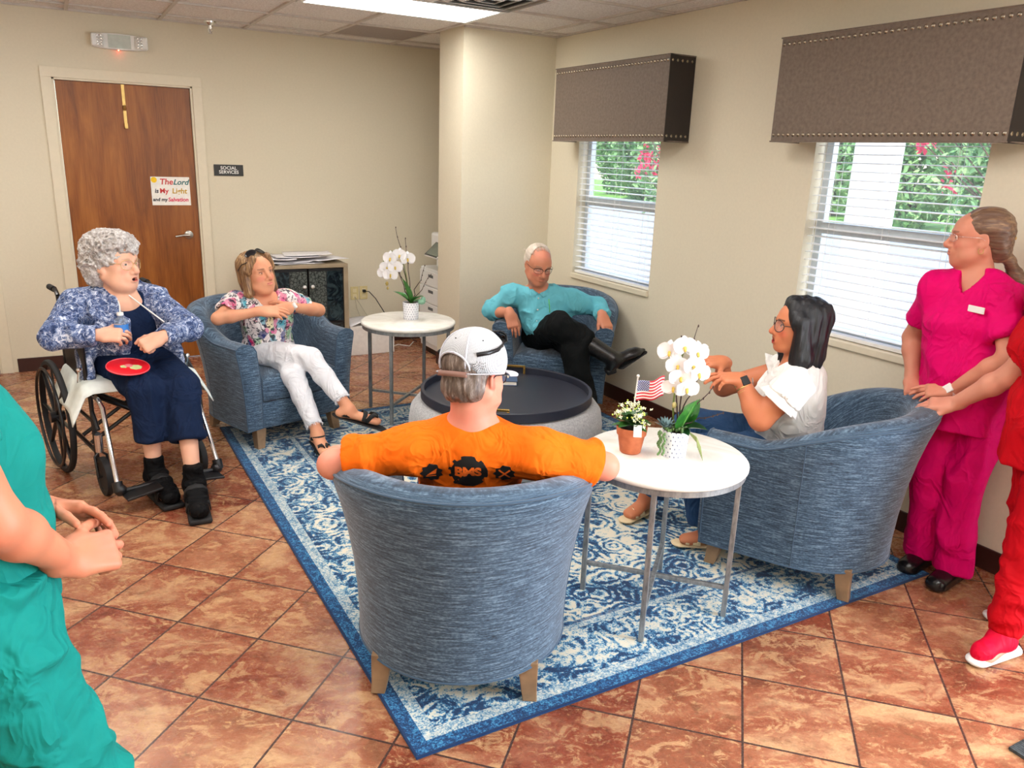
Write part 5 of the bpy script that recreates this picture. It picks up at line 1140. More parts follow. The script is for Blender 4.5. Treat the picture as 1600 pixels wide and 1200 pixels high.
# ---------------------------------------------------------------- B: woman with crossed legs in the left armchair
FLORAL=None
def person_B():
    global FLORAL
    b=(.05,-2.02,0); root=person(b,'woman with shoulder-length brown hair in floral blouse and white trousers sitting cross-legged in an armchair')
    f=unit((.33,-.944,0)); lat=np.array((.944,.33,0)); pel=A3((.05,-2.03,.515)); neck=A3((.028,-2.06,.852)); hc=A3((-.002,-2.085,1.0)); R=frame((.42,-.89,.14),(-.16,.10,1)); sc=1.06
    shR,shL=A3((-.125,-2.035,.815)),A3((.17,-2.065,.82)); elR,elL=A3((-.25,-2.16,.755)),A3((.385,-2.0,.735)); wR,wL=A3((-.02,-2.25,.80)),A3((.165,-2.19,.80))
    hpR,hpL=pel-lat*.085,pel+lat*.085; knR,knL=A3((.215,-2.40,.53)),A3((.115,-2.385,.43)); anR,anL=A3((.37,-2.63,.265)),A3((.185,-2.60,.135)); tR,tL=A3((.525,-2.70,.185)),A3((.20,-2.745,.060))
    col=srgb(222,158,122); s=S(); head_sdf(s,hc,R,sc,jowl=.5,nose=1.0,eye=.35); s.cap(hc+R@A3((0,-.02,-.07)),neck+A3((0,.01,-.02)),.050,.055,.03); torso_sdf(s,pel,neck,f,lat,sh=.135,wa=.115,wd=.09)
    s.cap(neck,shR,.040,.045,.04); s.cap(neck,shL,.040,.045,.04); arm_sdf(s,shR,elR,wR,.046,.036,.024); arm_sdf(s,shL,elL,wL,.046,.038,.024); leg_sdf(s,hpR,knR,anR,ra=.031,calf=.045); leg_sdf(s,hpL,knL,anL,ra=.031,calf=.045)
    hr=hand_sdf(s,wR,(.95,-.20,-.05),(-.1,-.55,.83),-1,curl=(.2,.22,.28,.35),thumb=.35,sc=1.0); hl=hand_sdf(s,wL,(-.93,-.25,-.15),(-.2,-.9,.3),1,curl=(.35,.4,.45,.5),thumb=.4,sc=.98)
    foot_sdf(s,anR,tR,up=unit(np.cross(unit((tR-anR)),np.cross((0,0,1),unit(tR-anR))))); foot_sdf(s,anL,tL)
    P=head_paints(hc,R,sc,srgb(200,92,100),srgb(120,84,60),srgb(222,120,104),liner=srgb(60,40,36))
    for tt,aa in((tR,anR),(tL,anL)): P.append((('ell',(tt,A3((.016,.016,.012)),I3)),0,.004,srgb(200,40,60),.0))
    finish_body(root,s,b,col,P,[(*boxof(hc+A3((0,0,-.02)),.16),FINE),(*boxof(hr,.075),.0026),(*boxof(hl,.08),.0026),(*boxof(tR,.08),.003),(*boxof(tL,.07),.003)])
    add_eyes(root,hc,R,b,sc,(.1,1,-.3))
    h=S(); h.ell((0,-.028,.045),(.086,.102,.080),k=.02); h.ell((0,-.055,-.03),(.082,.062,.085),k=.03)
    for q in(-1,1): h.cap((q*.074,.005,.02),(q*.084,.004,-.10),.024,.030,.02); h.cap((q*.05,.055,.085),(q*.080,.035,.02),.020,.020,.02)
    h.ell((0,-.075,-.085),(.06,.035,.05),k=.03); h.ell((-.005,.085,-.01),(.058,.06,.090),k=.010,op='-'); h.cut((0,0,-.135),(0,0,-1),.02)
    hm=hairmat('brown_blond_hair',[(.3,srgb(72,48,32)),(.5,srgb(134,98,66)),(.68,srgb(206,170,120))],(110,110,14))
    def st(P): return .0035*(2*vnoise(P*np.array((95,95,9))+2)-1)+.003*(2*vnoise(P*np.array((30,30,5)))-1)
    hair_obj(root,h,hc,R,b,hm,.0032,st,sc)
    # sunglasses pushed up on the hair
    o=add_glasses(root,hc,R,b,sc,MAT['black'],rx=.030,rz=.022,wire=.0025,y=.11,temple=False,lens=plain('dark_lens',(.01,.01,.012),.05)); o.name='sunglasses'; o.matrix_local=M4(R,hc,b)@Matrix.Scale(sc,4)@Matrix.Translation((0,-.022,.030))@Matrix.Rotation(1.02,4,'X')
    m=MB()
    for q in(-1,1): m.tube([(q*.068,.05,.075),(q*.088,.0,.06),(q*.090,-.04,.03)],.0025,6)
    t_=obj('sunglasses_arm',m,MAT['black'],root,smooth='all'); t_.matrix_local=M4(R,hc,b)@Matrix.Scale(sc,4)
    m=MB().tube([(.082,-.005,-.038),(.085,-.004,-.06)],.0025,6).ball((.085,-.004,-.066),.005,8); e=obj('earring',m,MAT['gold'],root,smooth='all'); e.matrix_local=M4(R,hc,b)@Matrix.Scale(sc,4)
    # floral blouse
    n=NT('multicolour_floral_blouse',.7,spec=.2); p=n.co(); w_=n.noise(p,20,3,.6,color=True); pw=n.v('ADD',p,n.v('MULTIPLY',n.v('SUBTRACT',w_,(.5,.5,.5)),(.05,.05,.05)))
    vc=n.vor(n.scale(pw,(1,1,.62)),26,'F1','Color'); vd=n.vor(n.scale(pw,(1,1,.62)),26); r_=n.xyz(vc)[0]
    c1=n.ramp(r_,[(.0,srgb(236,224,222)),(.18,srgb(226,110,156)),(.38,srgb(236,230,226)),(.5,srgb(90,170,190)),(.58,srgb(240,226,180)),(.66,srgb(60,70,130)),(.76,srgb(200,50,110)),(.86,srgb(150,190,150)),(.94,srgb(240,232,230))],'CONSTANT')
    ed=n.ramp(vd,[(.30,0),(.38,1)]); n2=n.noise(pw,42,3,.6,1); blk=n.ramp(n2,[(.53,0),(.57,1)]); c1=n.mix(n.m('MULTIPLY',ed,.25),c1,srgb(236,226,226)); c1=n.mix(n.m('MULTIPLY',blk,.9),c1,srgb(36,36,52)); n.col(c1); n.bump(n.noise(p,11,3),.3,.01)
    bl=S(); torso_sdf(bl,pel,neck,f,lat,g=.016,sh=.145,wa=.13,wd=.10,bust=.018,belly=.02); bl.cap(neck+A3((0,0,-.02)),shR,.045,.062,.04).cap(neck+A3((0,0,-.02)),shL,.045,.062,.04)
    bl.ell(neck+f*.06+A3((.0,0,.02)),(.062,.07,.085),I3,.012,'-'); bl.cut(pel+A3((0,0,.0))+f*.0,(-.0,.1,-1))
    for sh_,el_ in((shR,elR),(shL,elL)): bl.cone(sh_-(el_-sh_)*.2,sh_+(el_-sh_)*.62,.060,.062,.01,.03); bl.cone(sh_+(el_-sh_)*.45,sh_+(el_-sh_)*.8,.052,.057,.003,.004,'-')
    garment('blouse',root,bl,b,n.mat,disp=folds(.006,(11,11,7),.002))
    WD=cloth('white_denim',srgb(226,226,230),.8,.03)
    tr=S(); torso_sdf(tr,pel,neck,f,lat,g=.010,sh=.02,ch=.02,wa=.1,hp=.155); tr.cut(pel+A3((0,0,.04)),(0,0,1))
    for hp_,kn_,an_,e_ in((hpR,knR,anR,.80),(hpL,knL,anL,.86)):
        tr.cap(hp_,kn_,.088,.066,.03); en=kn_+(an_-kn_)*e_; m_=kn_+(an_-kn_)*.35; tr.cap(kn_,m_,.063,.056,.02); tr.cone(m_-(an_-kn_)*.05,en,.056,.046,.006,.02); tr.cone(kn_+(an_-kn_)*(e_-.12),en+(an_-kn_)*.1,.040,.042,.003,.003,'-')
    tro=garment('trousers',root,tr,b,WD,.006,disp=folds(.004,(12,12,12),.0015))
    m=MB(); rg=random.Random(8)
    for kn_,an_,e_ in((knR,anR,.80),(knL,anL,.86)):
        d=unit(an_-kn_); x=unit(np.cross(d,(1,0,.2))); y=np.cross(d,x); en=kn_+(an_-kn_)*e_-A3(b)
        for i in range(110):
            a=rg.uniform(0,2*PI); o_=x*math.cos(a)+y*math.sin(a); p0=en+o_*.045; m.tube([Vector(p0-d*.004),Vector(p0+d*rg.uniform(.006,.016)+o_*rg.uniform(0,.008))],[.0016,.0006],4,caps=False)
    obj('frayed_hem',m,WD,root)['kind']='stuff'
    for an_,t_ in((anR,tR),(anL,tL)):
        d=t_-an_; upv=unit(np.cross(unit(d),np.cross((0,0,1),unit(d)))) if t_ is tR else A3((0,0,1)); fl=unit(d-upv*(d@upv)); x=np.cross(fl,upv); k=S(); heel=an_-fl*.045-upv*.068
        tip=t_+fl*.02-upv*.030; k.ecap(heel,tip,.036,.044,upv,.22,.01); so=garment('sandal',root,k,b,MAT['rubber'],.004)
        mm=MB(); c0=t_-fl*.05-A3(b)
        for q0,q1 in(((-.042,-.02),(.006,.03)),((.042,-.02),(.0,.03)),((-.045,-.06),(.045,-.035))):
            a_=c0+x*q0[0]+fl*q0[1]-upv*.02; c_=c0+x*q1[0]+fl*q1[1]-upv*(.0 if q1[0]<.04 else .02); md_=(a_+c_)/2+upv*.046; mm.ribbon([Vector(a_),Vector((a_+md_)/2+upv*.016),Vector(md_),Vector((c_+md_)/2+upv*.013),Vector(c_)],tuple(fl),.026,.006)
        an0=an_-A3(b)-upv*.03
        pts=[Vector(an0+fl*math.cos(a)*.045+x*math.sin(a)*.038+upv*.012*math.cos(a)) for a in np.linspace(0,2*PI,20,endpoint=False)]; mm.ribbon(pts+[pts[0]],tuple(upv),.022,.006)
        obj('strap',mm,MAT['rubber'],so,smooth='all')
        nl=MB()
        for i,(o_,l) in enumerate(((-.026,.034),(-.008,.033),(.006,.027),(.019,.020),(.030,.011))): nl.ball(Vector(t_-fl*.03+x*o_+fl*l+upv*.007-A3(b)),(.006,.006,.003),8)
        obj('toenail',nl,plain('red_nail_polish',srgb(200,30,50),.2),root,smooth='all')
    watch(root,b,wL+(elL-wL)*.02,elL-wL,(-.2,-.8,.5),.027,MAT['chrome'],MAT['white'])
    return root
# ---------------------------------------------------------------- C: older man in the corner armchair
def boot_long(root,b,kn,an,toe,mat,up=(0,0,1)):
    d=toe-an; upv=A3(up); upv=unit(upv-unit(d)*(upv@unit(d))*.6); fl=unit(d-upv*(d@upv)); k=S(); m_=kn+(an-kn)*.45
    k.cone(m_,an,.064,.050,.01,.02); k.cap(an,an-upv*.03,.042,.036,.02); k.ecap(an-upv*.01,toe-fl*.05,.042,.036,upv,.8,.03); k.ecap(toe-fl*.08,toe+fl*.0-upv*.005,.038,.018,upv,.62,.02); heel=an-fl*.035-upv*.055; k.cap(an-fl*.01,heel,.035,.03,.02)
    bo=garment('boot',root,k,b,mat,.0045); so=S(); so.ecap(heel+fl*.08-upv*.012,toe-upv*.024,.040,.030,upv,.2,.004); so.box(heel-upv*.018,(.030,.033,.017),np.stack([np.cross(fl,upv),fl,upv],1),.006,.004); v,q=so.mesh(.0045); npobj('sole',[(v,q)],MAT['rubber'],bo,b)
    return bo
def person_C():
    b=(1.91,-2.40,0); root=person(b,'older man with white hair in turquoise shirt, legs crossed, in the corner armchair')
    f=unit((-.6,-.8,0)); lat=unit((.8,-.6,0)); pel=A3((1.90,-2.38,.53)); neck=A3((1.80,-2.38,.85)); hc=A3((1.745,-2.43,1.035)); R=frame((-.16,-.94,-.30),(0,-.3,1)); sc=1.05
    shR,shL=A3((1.64,-2.26,.805)),A3((1.955,-2.50,.795)); elR,elL=A3((1.545,-2.18,.695)),A3((2.205,-2.50,.735)); wR,wL=A3((1.575,-2.37,.705)),A3((2.105,-2.69,.715))
    hpR,hpL=pel-lat*.09,pel+lat*.09; knR,knL=A3((1.755,-2.71,.675)),A3((1.835,-2.78,.52)); anR,anL=A3((2.03,-2.95,.485)),A3((1.875,-2.88,.13)); tR,tL=A3((2.215,-3.0,.545)),A3((1.80,-3.10,.055))
    col=srgb(206,138,108); s=S(); head_sdf(s,hc,R,sc,jowl=.6,nose=1.2,eye=.35,male=True); s.cap(hc+R@A3((0,-.02,-.07)),neck+A3((0,.01,-.02)),.057,.06,.03); torso_sdf(s,pel,neck,f,lat)
    s.cap(neck,shR,.045,.05,.04); s.cap(neck,shL,.045,.05,.04); arm_sdf(s,shR,elR,wR,.048,.042,.028); arm_sdf(s,shL,elL,wL,.048,.042,.028); leg_sdf(s,hpR,knR,anR); leg_sdf(s,hpL,knL,anL)
    hr=hand_sdf(s,wR,(.05,-.45,-.89),(-.25,-.85,.45),-1,curl=(.25,.3,.35,.4),thumb=.15,sc=1.05); hl=hand_sdf(s,wL,(-.08,-.74,-.66),(-.1,-.66,.74),1,curl=(.2,.25,.3,.35),thumb=.15,sc=1.05)
    P=head_paints(hc,R,sc,srgb(170,96,86),srgb(150,130,112),srgb(216,110,96)); P.append((('ell',(hc+R@A3((0,.03,.10)),A3((.06,.07,.05)),R)),.01,.03,srgb(232,150,128),.5))
    finish_body(root,s,b,col,P,[(*boxof(hc+A3((0,0,-.02)),.16),FINE),(*boxof(hr,.085),.003),(*boxof(hl,.085),.003)])
    add_eyes(root,hc,R,b,sc,(.1,1,-.5)); add_glasses(root,hc,R,b,sc,plain('dark_wire',srgb(40,34,30),.3,.6),rx=.026,rz=.017,squ=3,wire=.0011,brow=True)
    h=S(); h.ell((0,-.032,.042),(.081,.097,.082),k=.02); h.ell((0,-.05,.0),(.079,.075,.07),k=.02); h.ell((0,.06,.04),(.085,.085,.125),k=.008,op='-'); h.ell((0,-.0,-.075),(.09,.05,.055),k=.01,op='-')
    hm=hairmat('thin_white_hair',[(.3,srgb(178,160,140)),(.6,srgb(226,214,200))],(60,14,60)); ho=hair_obj(root,h,hc,R,b,hm,.003,lambda P:.002*(2*vnoise(P*np.array((90,14,90)))-1),sc)
    m=MB(); rg=random.Random(5)
    for _ in range(160):
        x=rg.uniform(-.062,.062); y0=rg.uniform(-.01,.03); pts=[]
        for k in range(7): y=y0-.022*k; z=.036+.081*math.sqrt(max(.02,1-(x/.081)**2-((y+.022)/.098)**2))+.001; pts.append((x+.01*k/7,y,z))
        m.tube(pts,.0006,3,caps=False)
    obj('strands',m,hm,ho,smooth='all')
    TQ=cloth('turquoise_shirt_cotton',srgb(104,186,202),.75,.05)
    sh=S(); torso_sdf(sh,pel,neck,f,lat,g=.02,sh=.16,ch=.11,wa=.145,wd=.12,belly=.06,hp=.15); sh.cap(neck+A3((0,0,-.02)),shR,.05,.066,.05).cap(neck+A3((0,0,-.02)),shL,.05,.066,.05); sh.ell(neck+f*.05+A3((0,0,.055)),(.056,.07,.07),I3,.01,'-'); sh.cap(neck+f*.09+A3((0,0,.04)),neck+f*.11+A3((0,0,-.05)),.035,.01,.01,'-')
    for sh_,el_,wr_,e_ in((shR,elR,wR,.35),(shL,elL,wL,.85)):
        sh.cap(sh_,el_,.070,.060,.03); e2=el_+(wr_-el_)*e_; sh.cone(el_-(wr_-el_)*.15,e2,.060,.047,.006,.02); sh.cone(el_+(wr_-el_)*(e_-.15),e2+(wr_-el_)*.1,.038,.041,.003,.003,'-')
    sh.cut(pel+A3((0,0,.0)),(0,0,-1)); so_=garment('shirt',root,sh,b,TQ,disp=folds(.009,(11,11,8),.003))
    cm=MB()
    for q in(-1,1):
        pts=[];wd=[]
        for k in range(13):
            a=PI-(PI-.18)*k/12; t_=k/12; o_=f*math.cos(a)+lat*q*math.sin(a); pts.append(Vector(neck-A3(b)+o_*(.060+.030*t_**2)+f*.012+A3((0,0,.046-.060*t_**1.6)))); wd.append(Vector(o_*.45+A3((0,0,-1))+lat*q*.5*t_))
        cm.ribbon(pts,wd,.036,.004)
    obj('collar',cm,TQ,root,smooth='all')
    m=MB(); 
    for z in(.0,-.075,-.15,-.22): m.ball(Vector(neck-A3(b)+f*(.128+.02*min(1,-z/.1))+A3((0,0,z-.03))),(.006,.006,.006),8)
    obj('button',m,MAT['white'],so_,smooth='all'); so_.children[-1].location=(0,0,0)
    m=MB().tube([Vector(neck-A3(b)+lat*q*.07+f*.135+A3((0,0,z))) for q,z in((1,-.03),(1.1,-.08),(1.15,-.12))],.003,6); obj('green_pen',m,plain('lime_green',srgb(90,200,90),.4),root,smooth='all')
    BLK=cloth('black_trousers',srgb(14,17,18),.75,.1); tr=S(); torso_sdf(tr,pel,neck,f,lat,g=.02,sh=.02,ch=.02,wa=.12,hp=.155); tr.cut(pel+A3((0,0,.05)),(0,0,1))
    tr.cap(hpR,knR,.105,.082,.04); tr.cap(knR,knR+(anR-knR)*.42,.082,.074,.03); tr.cone(knR+(anR-knR)*.1,knR+(anR-knR)*.50,.072,.078,.008,.02); tr.cone(knR+(anR-knR)*.42,knR+(anR-knR)*.6,.068,.074,.003,.003,'-')
    tr.cap(hpL,knL,.10,.080,.04); tr.cone(knL+A3((0,0,.02)),anL+A3((0,0,-.03)),.078,.082,.01,.03)
    garment('trousers',root,tr,b,BLK,disp=folds(.010,(9,9,5),.003))
    n=NT('black_boot_leather',.28,spec=.6); p=n.co(); q=n.noise(n.scale(p,(1,1,1)),22,3,.6,2.5); n.col(n.ramp(q,[(.48,srgb(14,14,15)),(.52,srgb(44,44,46)),(.56,srgb(14,14,15))])); n.bump(q,.4,.004); BL=n.mat
    boot_long(root,b,knR,anR,tR,BL,up=(-.3,-.2,1)); boot_long(root,b,knL,anL,tL,BL)
    watch(root,b,wL+(elL-wL)*.12,elL-wL,(-.3,-.8,.55),.030,MAT['rubber'],MAT['chrome'])
    return root
# ---------------------------------------------------------------- D: dark-haired woman in the right armchair
def person_D():
    b=(1.69,-4.65,0); root=person(b,'woman with long black hair, glasses and white top gesturing in the right armchair')
    f=unit((-.47,.88,0)); lat=unit((-.88,-.47,0)); pel=A3((1.70,-4.66,.53)); neck=A3((1.60,-4.745,.935)); hc=A3((1.598,-4.725,1.092)); R=frame((-.84,.54,.06),(0,0,1)); sc=1.0
    shL,shR=A3((1.475,-4.845,.885)),A3((1.70,-4.64,.885)); elL,elR=A3((1.385,-4.775,.735)),A3((1.52,-4.42,.76)); wL,wR=A3((1.365,-4.66,.875)),A3((1.43,-4.49,.90))
    hpL,hpR=pel+lat*.09,pel-lat*.09; knR,knL=A3((1.46,-4.31,.55)),A3((1.33,-4.45,.48)); anR,anL=A3((1.42,-4.09,.115)),A3((1.455,-4.50,.115)); tR,tL=A3((1.285,-4.115,.046)),A3((1.36,-4.425,.046))
    col=srgb(196,122,84); s=S(); head_sdf(s,hc,R,sc,mouth=.9,nose=1.0,eye=.9); s.cap(hc+R@A3((0,-.02,-.07)),neck+A3((0,0,-.02)),.048,.052,.03); torso_sdf(s,pel,neck,f,lat,sh=.14,wa=.12)
    s.cap(neck,shR,.040,.045,.04); s.cap(neck,shL,.040,.045,.04); arm_sdf(s,shL,elL,wL,.055,.046,.028); arm_sdf(s,shR,elR,wR,.050,.042,.027); leg_sdf(s,hpR,knR,anR); leg_sdf(s,hpL,knL,anL)
    hl=hand_sdf(s,wL,(-.93,.30,.10),(.05,-.25,.95),1,curl=(.15,.3,.45,.55),thumb=.6,sc=.95); hr=hand_sdf(s,wR,(-.93,.10,.08),(.0,-.35,.93),-1,curl=(.30,.35,.4,.5),thumb=.6,sc=.95)
    foot_sdf(s,anR,tR); foot_sdf(s,anL,tL)
    P=head_paints(hc,R,sc,srgb(150,36,44),srgb(40,28,24),srgb(214,100,80),liner=srgb(24,18,18),mouth=.9)
    finish_body(root,s,b,col,P,[(*boxof(hc+A3((0,0,-.02)),.16),FINE),(*boxof(hl,.085),.0026),(*boxof(hr,.085),.0026),(*boxof(tR,.08),.003),(*boxof(tL,.08),.003)])
    add_eyes(root,hc,R,b,sc,(0,1,.05)); add_glasses(root,hc,R,b,sc,plain('dark_brown_frame',srgb(50,34,30),.3),rx=.027,rz=.024,wire=.0018)
    h=S(); h.ell((0,-.028,.045),(.086,.103,.083),k=.02); h.ell((0,-.05,-.04),(.085,.07,.10),k=.03); h.ell((0,-.06,-.12),(.080,.062,.08),k=.03)
    for q in(-1,1): h.cap((q*.070,.01,.03),(q*.084,.0,-.12),.034,.042,.02); h.cap((q*.084,-.01,-.12),(q*.07,.02,-.20),.042,.020,.02); h.cap((q*.025,.045,.095),(q*.070,.035,.02),.022,.022,.03)
    h.ell((0,.095,-.025),(.056,.062,.10),k=.010,op='-')
    hm=hairmat('black_hair',[(.3,srgb(5,6,9)),(.7,srgb(22,24,30))],(110,110,12),.45)
    hair_obj(root,h,hc,R,b,hm,.0032,lambda P:.004*(2*vnoise(P*np.array((80,80,8))+2)-1)+.004*(2*vnoise(P*np.array((28,28,9)))-1),sc)
    WT=cloth('white_textured_top',srgb(232,230,226),.85,.03); t=S(); torso_sdf(t,pel,neck,f,lat,g=.018,sh=.145,wa=.135,wd=.105,bust=.02,belly=.03); t.cap(neck+A3((0,0,-.02)),shR,.045,.058,.04).cap(neck+A3((0,0,-.02)),shL,.045,.058,.04)
    for sh_,el_ in((shR,elR),(shL,elL)):
        d=unit(el_-sh_); t.cone(sh_-d*.04,sh_+d*.065+A3((0,0,.0)),.058,.080,.01,.03); t.cone(sh_+d*.02,sh_+d*.10,.060,.082,.003,.004,'-')
    t.ell(neck+f*.055+A3((0,0,.03)),(.055,.065,.08),I3,.012,'-'); t.cap(neck+f*.09,neck+f*.12+A3((0,0,-.10)),.035,.012,.01,'-'); t.cut(pel+A3((0,0,.02)),(0,0,-1))
    garment('top',root,t,b,WT,disp=folds(.006,(10,10,10),.003))
    for sh_,el_ in((shR,elR),(shL,elL)):
        ru=MB(); d=unit(el_-sh_); x=unit(np.cross(d,(0,0,1))); y=np.cross(x,d); c0=sh_-A3(b)
        def fn(u,v,d=d,x=x,y=y,c0=c0):
            a=u*2*PI; r_=.060+.030*v+.006*v*math.sin(a*9); return Vector(c0+d*(.045+.05*v)+x*r_*math.cos(a)+y*r_*math.sin(a))
        ru.grid(fn,60,4); obj('ruffle_sleeve',ru,WT,root,smooth='all',solid=.002)
    JN=cloth('blue_denim',srgb(44,72,108),.8,.18); tr=S(); torso_sdf(tr,pel,neck,f,lat,g=.015,sh=.02,ch=.02,wa=.11,hp=.16); tr.cut(pel+A3((0,0,.04)),(0,0,1))
    for hp_,kn_,an_ in((hpR,knR,anR),(hpL,knL,anL)): tr.cap(hp_,kn_,.10,.078,.04); tr.cone(kn_+A3((0,0,.02)),kn_+(an_-kn_)*.88,.074,.085,.01,.03); tr.cone(kn_+(an_-kn_)*.7,an_,.070,.078,.003,.004,'-')
    garment('jeans',root,tr,b,JN,disp=folds(.006,(10,10,6),.002))
    TN=plain('tan_sandal_leather',srgb(222,200,160),.5); HM=plain('dark_grommet',srgb(90,60,40),.4)
    for an_,t_ in((anR,tR),(anL,tL)):
        d=t_-an_; fl=unit(d*A3((1,1,0))); x=np.cross(fl,(0,0,1)); up_=A3((0,0,1)); k=S(); k.ecap(A3((an_[0],an_[1],.030))-fl*.04,A3((t_[0],t_[1],.024))+fl*.005,.032,.042,up_,.24,.01); so=garment('sandal',root,k,b,TN,.004)
        mm=MB(); gm=MB(); c0=A3((t_[0],t_[1],.046))-A3(b)
        for o1,o2 in((-.025,-.055),(-.06,-.035),(-.075,-.085)):
            pts=[c0+x*(-.043+.086*i/8)+fl*(o1+(o2-o1)*i/8)+up_*(.034*math.sin(PI*i/8)**.7+(.014 if o1<-.07 else 0)*math.sin(PI*i/8)-.008) for i in range(9)]; mm.ribbon([Vector(q) for q in pts],tuple(fl),.017,.004)
            for i in(2,4,6): gm.ball(Vector(pts[i]+up_*.0035),(.0032,.0032,.002),6)
        obj('strap',mm,TN,so,smooth='all'); obj('grommet',gm,HM,so,smooth='all')
    watch(root,b,wL+(elL-wL)*.10,elL-wL,(-.3,-.75,.6),.030,MAT['gold'],MAT['black'],square=True)
    m=MB()
    for k in(.22,.30):
        c_=wL+(elL-wL)*k-A3(b); d=unit(elL-wL); x=unit(np.cross(d,(0,0,1))); y=np.cross(d,x); m.loop([Vector(c_+x*.033*math.cos(a)+y*.030*math.sin(a)) for a in np.linspace(0,2*PI,24,endpoint=False)],.0035,6)
    obj('bracelet',m,MAT['gold'],root,smooth='all')
    tg=MB().box((0,0,0),(.06,.003,.022)); o=obj('name_badge',tg,plain('silver_badge',srgb(180,180,182),.3,.5),root,bevel=.001); o.matrix_local=M4(np.stack([unit(-lat+f*.35),unit(f+lat*.35),A3((0,0,1))],1),neck+lat*.085+f*.155+A3((0,0,-.085)),b)
    return root
# ---------------------------------------------------------------- E: nurse in pink by the window
def person_E():
    b=(2.22,-5.10,0); root=person(b,'woman with brown ponytail and glasses in bright pink scrubs standing behind an armchair')
    f=unit((-.92,-.22,0)); latR=unit((-.22,.92,0)); lat=-latR; pel=A3((2.255,-5.09,.83)); neck=A3((2.25,-5.03,1.305)); hc=A3((2.235,-5.01,1.468)); R=frame((-.64,.77,-.02),(0,0,1)); sc=1.0
    shR,shL=A3((2.185,-4.91,1.235)),A3((2.19,-5.19,1.235)); elR,elL=A3((2.25,-4.80,1.01)),A3((2.10,-5.30,1.045)); wR,wL=A3((2.17,-4.885,.845)),A3((2.10,-5.10,.865))
    hpR,hpL=pel+latR*.085,pel-latR*.085; knR,knL=A3((2.20,-5.03,.46)),A3((2.21,-5.17,.46)); anR,anL=A3((2.25,-5.03,.08)),A3((2.23,-5.18,.08)); tR,tL=A3((2.13,-5.05,.03)),A3((2.11,-5.20,.03))
    col=srgb(206,138,112); s=S(); head_sdf(s,hc,R,sc,jowl=.7,nose=1.1,eye=.8); s.cap(hc+R@A3((0,-.02,-.07)),neck+A3((0,0,-.02)),.050,.058,.03); torso_sdf(s,pel,neck,f,lat,sh=.15,wa=.13)
    s.cap(neck,shR,.042,.05,.04); s.cap(neck,shL,.042,.05,.04); arm_sdf(s,shR,elR,wR,.050,.040,.027); arm_sdf(s,shL,elL,wL,.050,.040,.027); leg_sdf(s,hpR,knR,anR); leg_sdf(s,hpL,knL,anL)
    hr=hand_sdf(s,wR,(-.55,-.52,-.45),(-.3,-.2,.9),-1,curl=(.15,.2,.25,.3),thumb=.4,sc=.95); hl=hand_sdf(s,wL,(-.55,.80,-.20),(-.45,-.2,.85),1,curl=(.15,.2,.25,.3),thumb=.35,sc=.95)
    foot_sdf(s,anR,tR,toes=False); foot_sdf(s,anL,tL,toes=False)
    P=head_paints(hc,R,sc,srgb(176,92,88),srgb(120,86,66),srgb(214,116,100))
    finish_body(root,s,b,col,P,[(*boxof(hc+A3((0,0,-.02)),.16),FINE),(*boxof(hr,.085),.0028),(*boxof(hl,.085),.0028)])
    add_eyes(root,hc,R,b,sc,(-.1,1,0)); add_glasses(root,hc,R,b,sc,MAT['chrome'],rx=.024,rz=.015,wire=.0009,squ=2.6)
    h=S(); h.ell((0,-.030,.042),(.0825,.099,.083),k=.02); h.ell((0,-.075,-.01),(.066,.052,.075),k=.03); h.ell((0,-.085,-.055),(.045,.036,.04),k=.03); h.cap((.0,-.105,-.068),(.0,-.125,-.085),.022,.020,.01); h.cap((0,-.125,-.085),(.015,-.165,-.16),.020,.034,.02); h.cap((.015,-.165,-.16),(.03,-.185,-.25),.034,.014,.02)
    h.ell((0,.10,-.03),(.10,.088,.118),k=.006,op='-')
    for q in(-1,1): h.ell((q*.085,-.0,-.04),(.03,.045,.052),k=.006,op='-')
    hm=hairmat('light_brown_hair',[(.3,srgb(70,50,42)),(.52,srgb(112,84,66)),(.72,srgb(170,136,100))],(90,12,90),.35)
    ho=hair_obj(root,h,hc,R,b,hm,.003,lambda P:.0028*(2*vnoise(P*np.array((95,9,95))+2)-1),sc)
    obj('hair_clip',MB().ball((.018,-.124,.008),.007,8).ball((-.0,-.128,.004),.009,8).tube([(-.03,-.11,.0),(0,-.126,.005),(.03,-.11,.0)],.004,6),MAT['gold'],ho,smooth='all')
    e=obj('earring',MB().loop([(-.076+.0*math.sin(a),-.006+.009*math.cos(a),-.047+.011*math.sin(a)) for a in np.linspace(0,2*PI,16,endpoint=False)],.0013,6).loop([(.076,-.006+.009*math.cos(a),-.047+.011*math.sin(a)) for a in np.linspace(0,2*PI,16,endpoint=False)],.0013,6),MAT['gold'],root,smooth='all'); e.matrix_local=M4(R,hc,b)
    PK=cloth('hot_pink_scrub_cotton',srgb(214,0,100),.7,.06); t=S(); torso_sdf(t,pel,neck,f,lat,g=.028,sh=.155,ch=.108,wa=.145,wd=.118,hp=.165,bust=.022,belly=.03); t.cap(neck+A3((0,0,-.02)),shR,.045,.066,.04).cap(neck+A3((0,0,-.02)),shL,.045,.066,.04)
    t.cone(pel+A3((0,0,.12)),pel+A3((0,0,-.14)),.155,.172,.01,.06)
    for sh_,el_ in((shR,elR),(shL,elL)): t.cone(sh_-(el_-sh_)*.2,sh_+(el_-sh_)*.66,.058,.066,.01,.03); t.cone(sh_+(el_-sh_)*.48,sh_+(el_-sh_)*.85,.052,.060,.003,.004,'-')
    t.ell(neck+A3((0,0,.05)),(.068,.068,.062),I3,.008,'-'); t.cap(neck+f*.07+A3((0,0,.03)),neck+f*.13+A3((0,0,-.12)),.055,.006,.006,'-'); t.cut(pel+A3((0,0,-.13)),(0,0,-1))
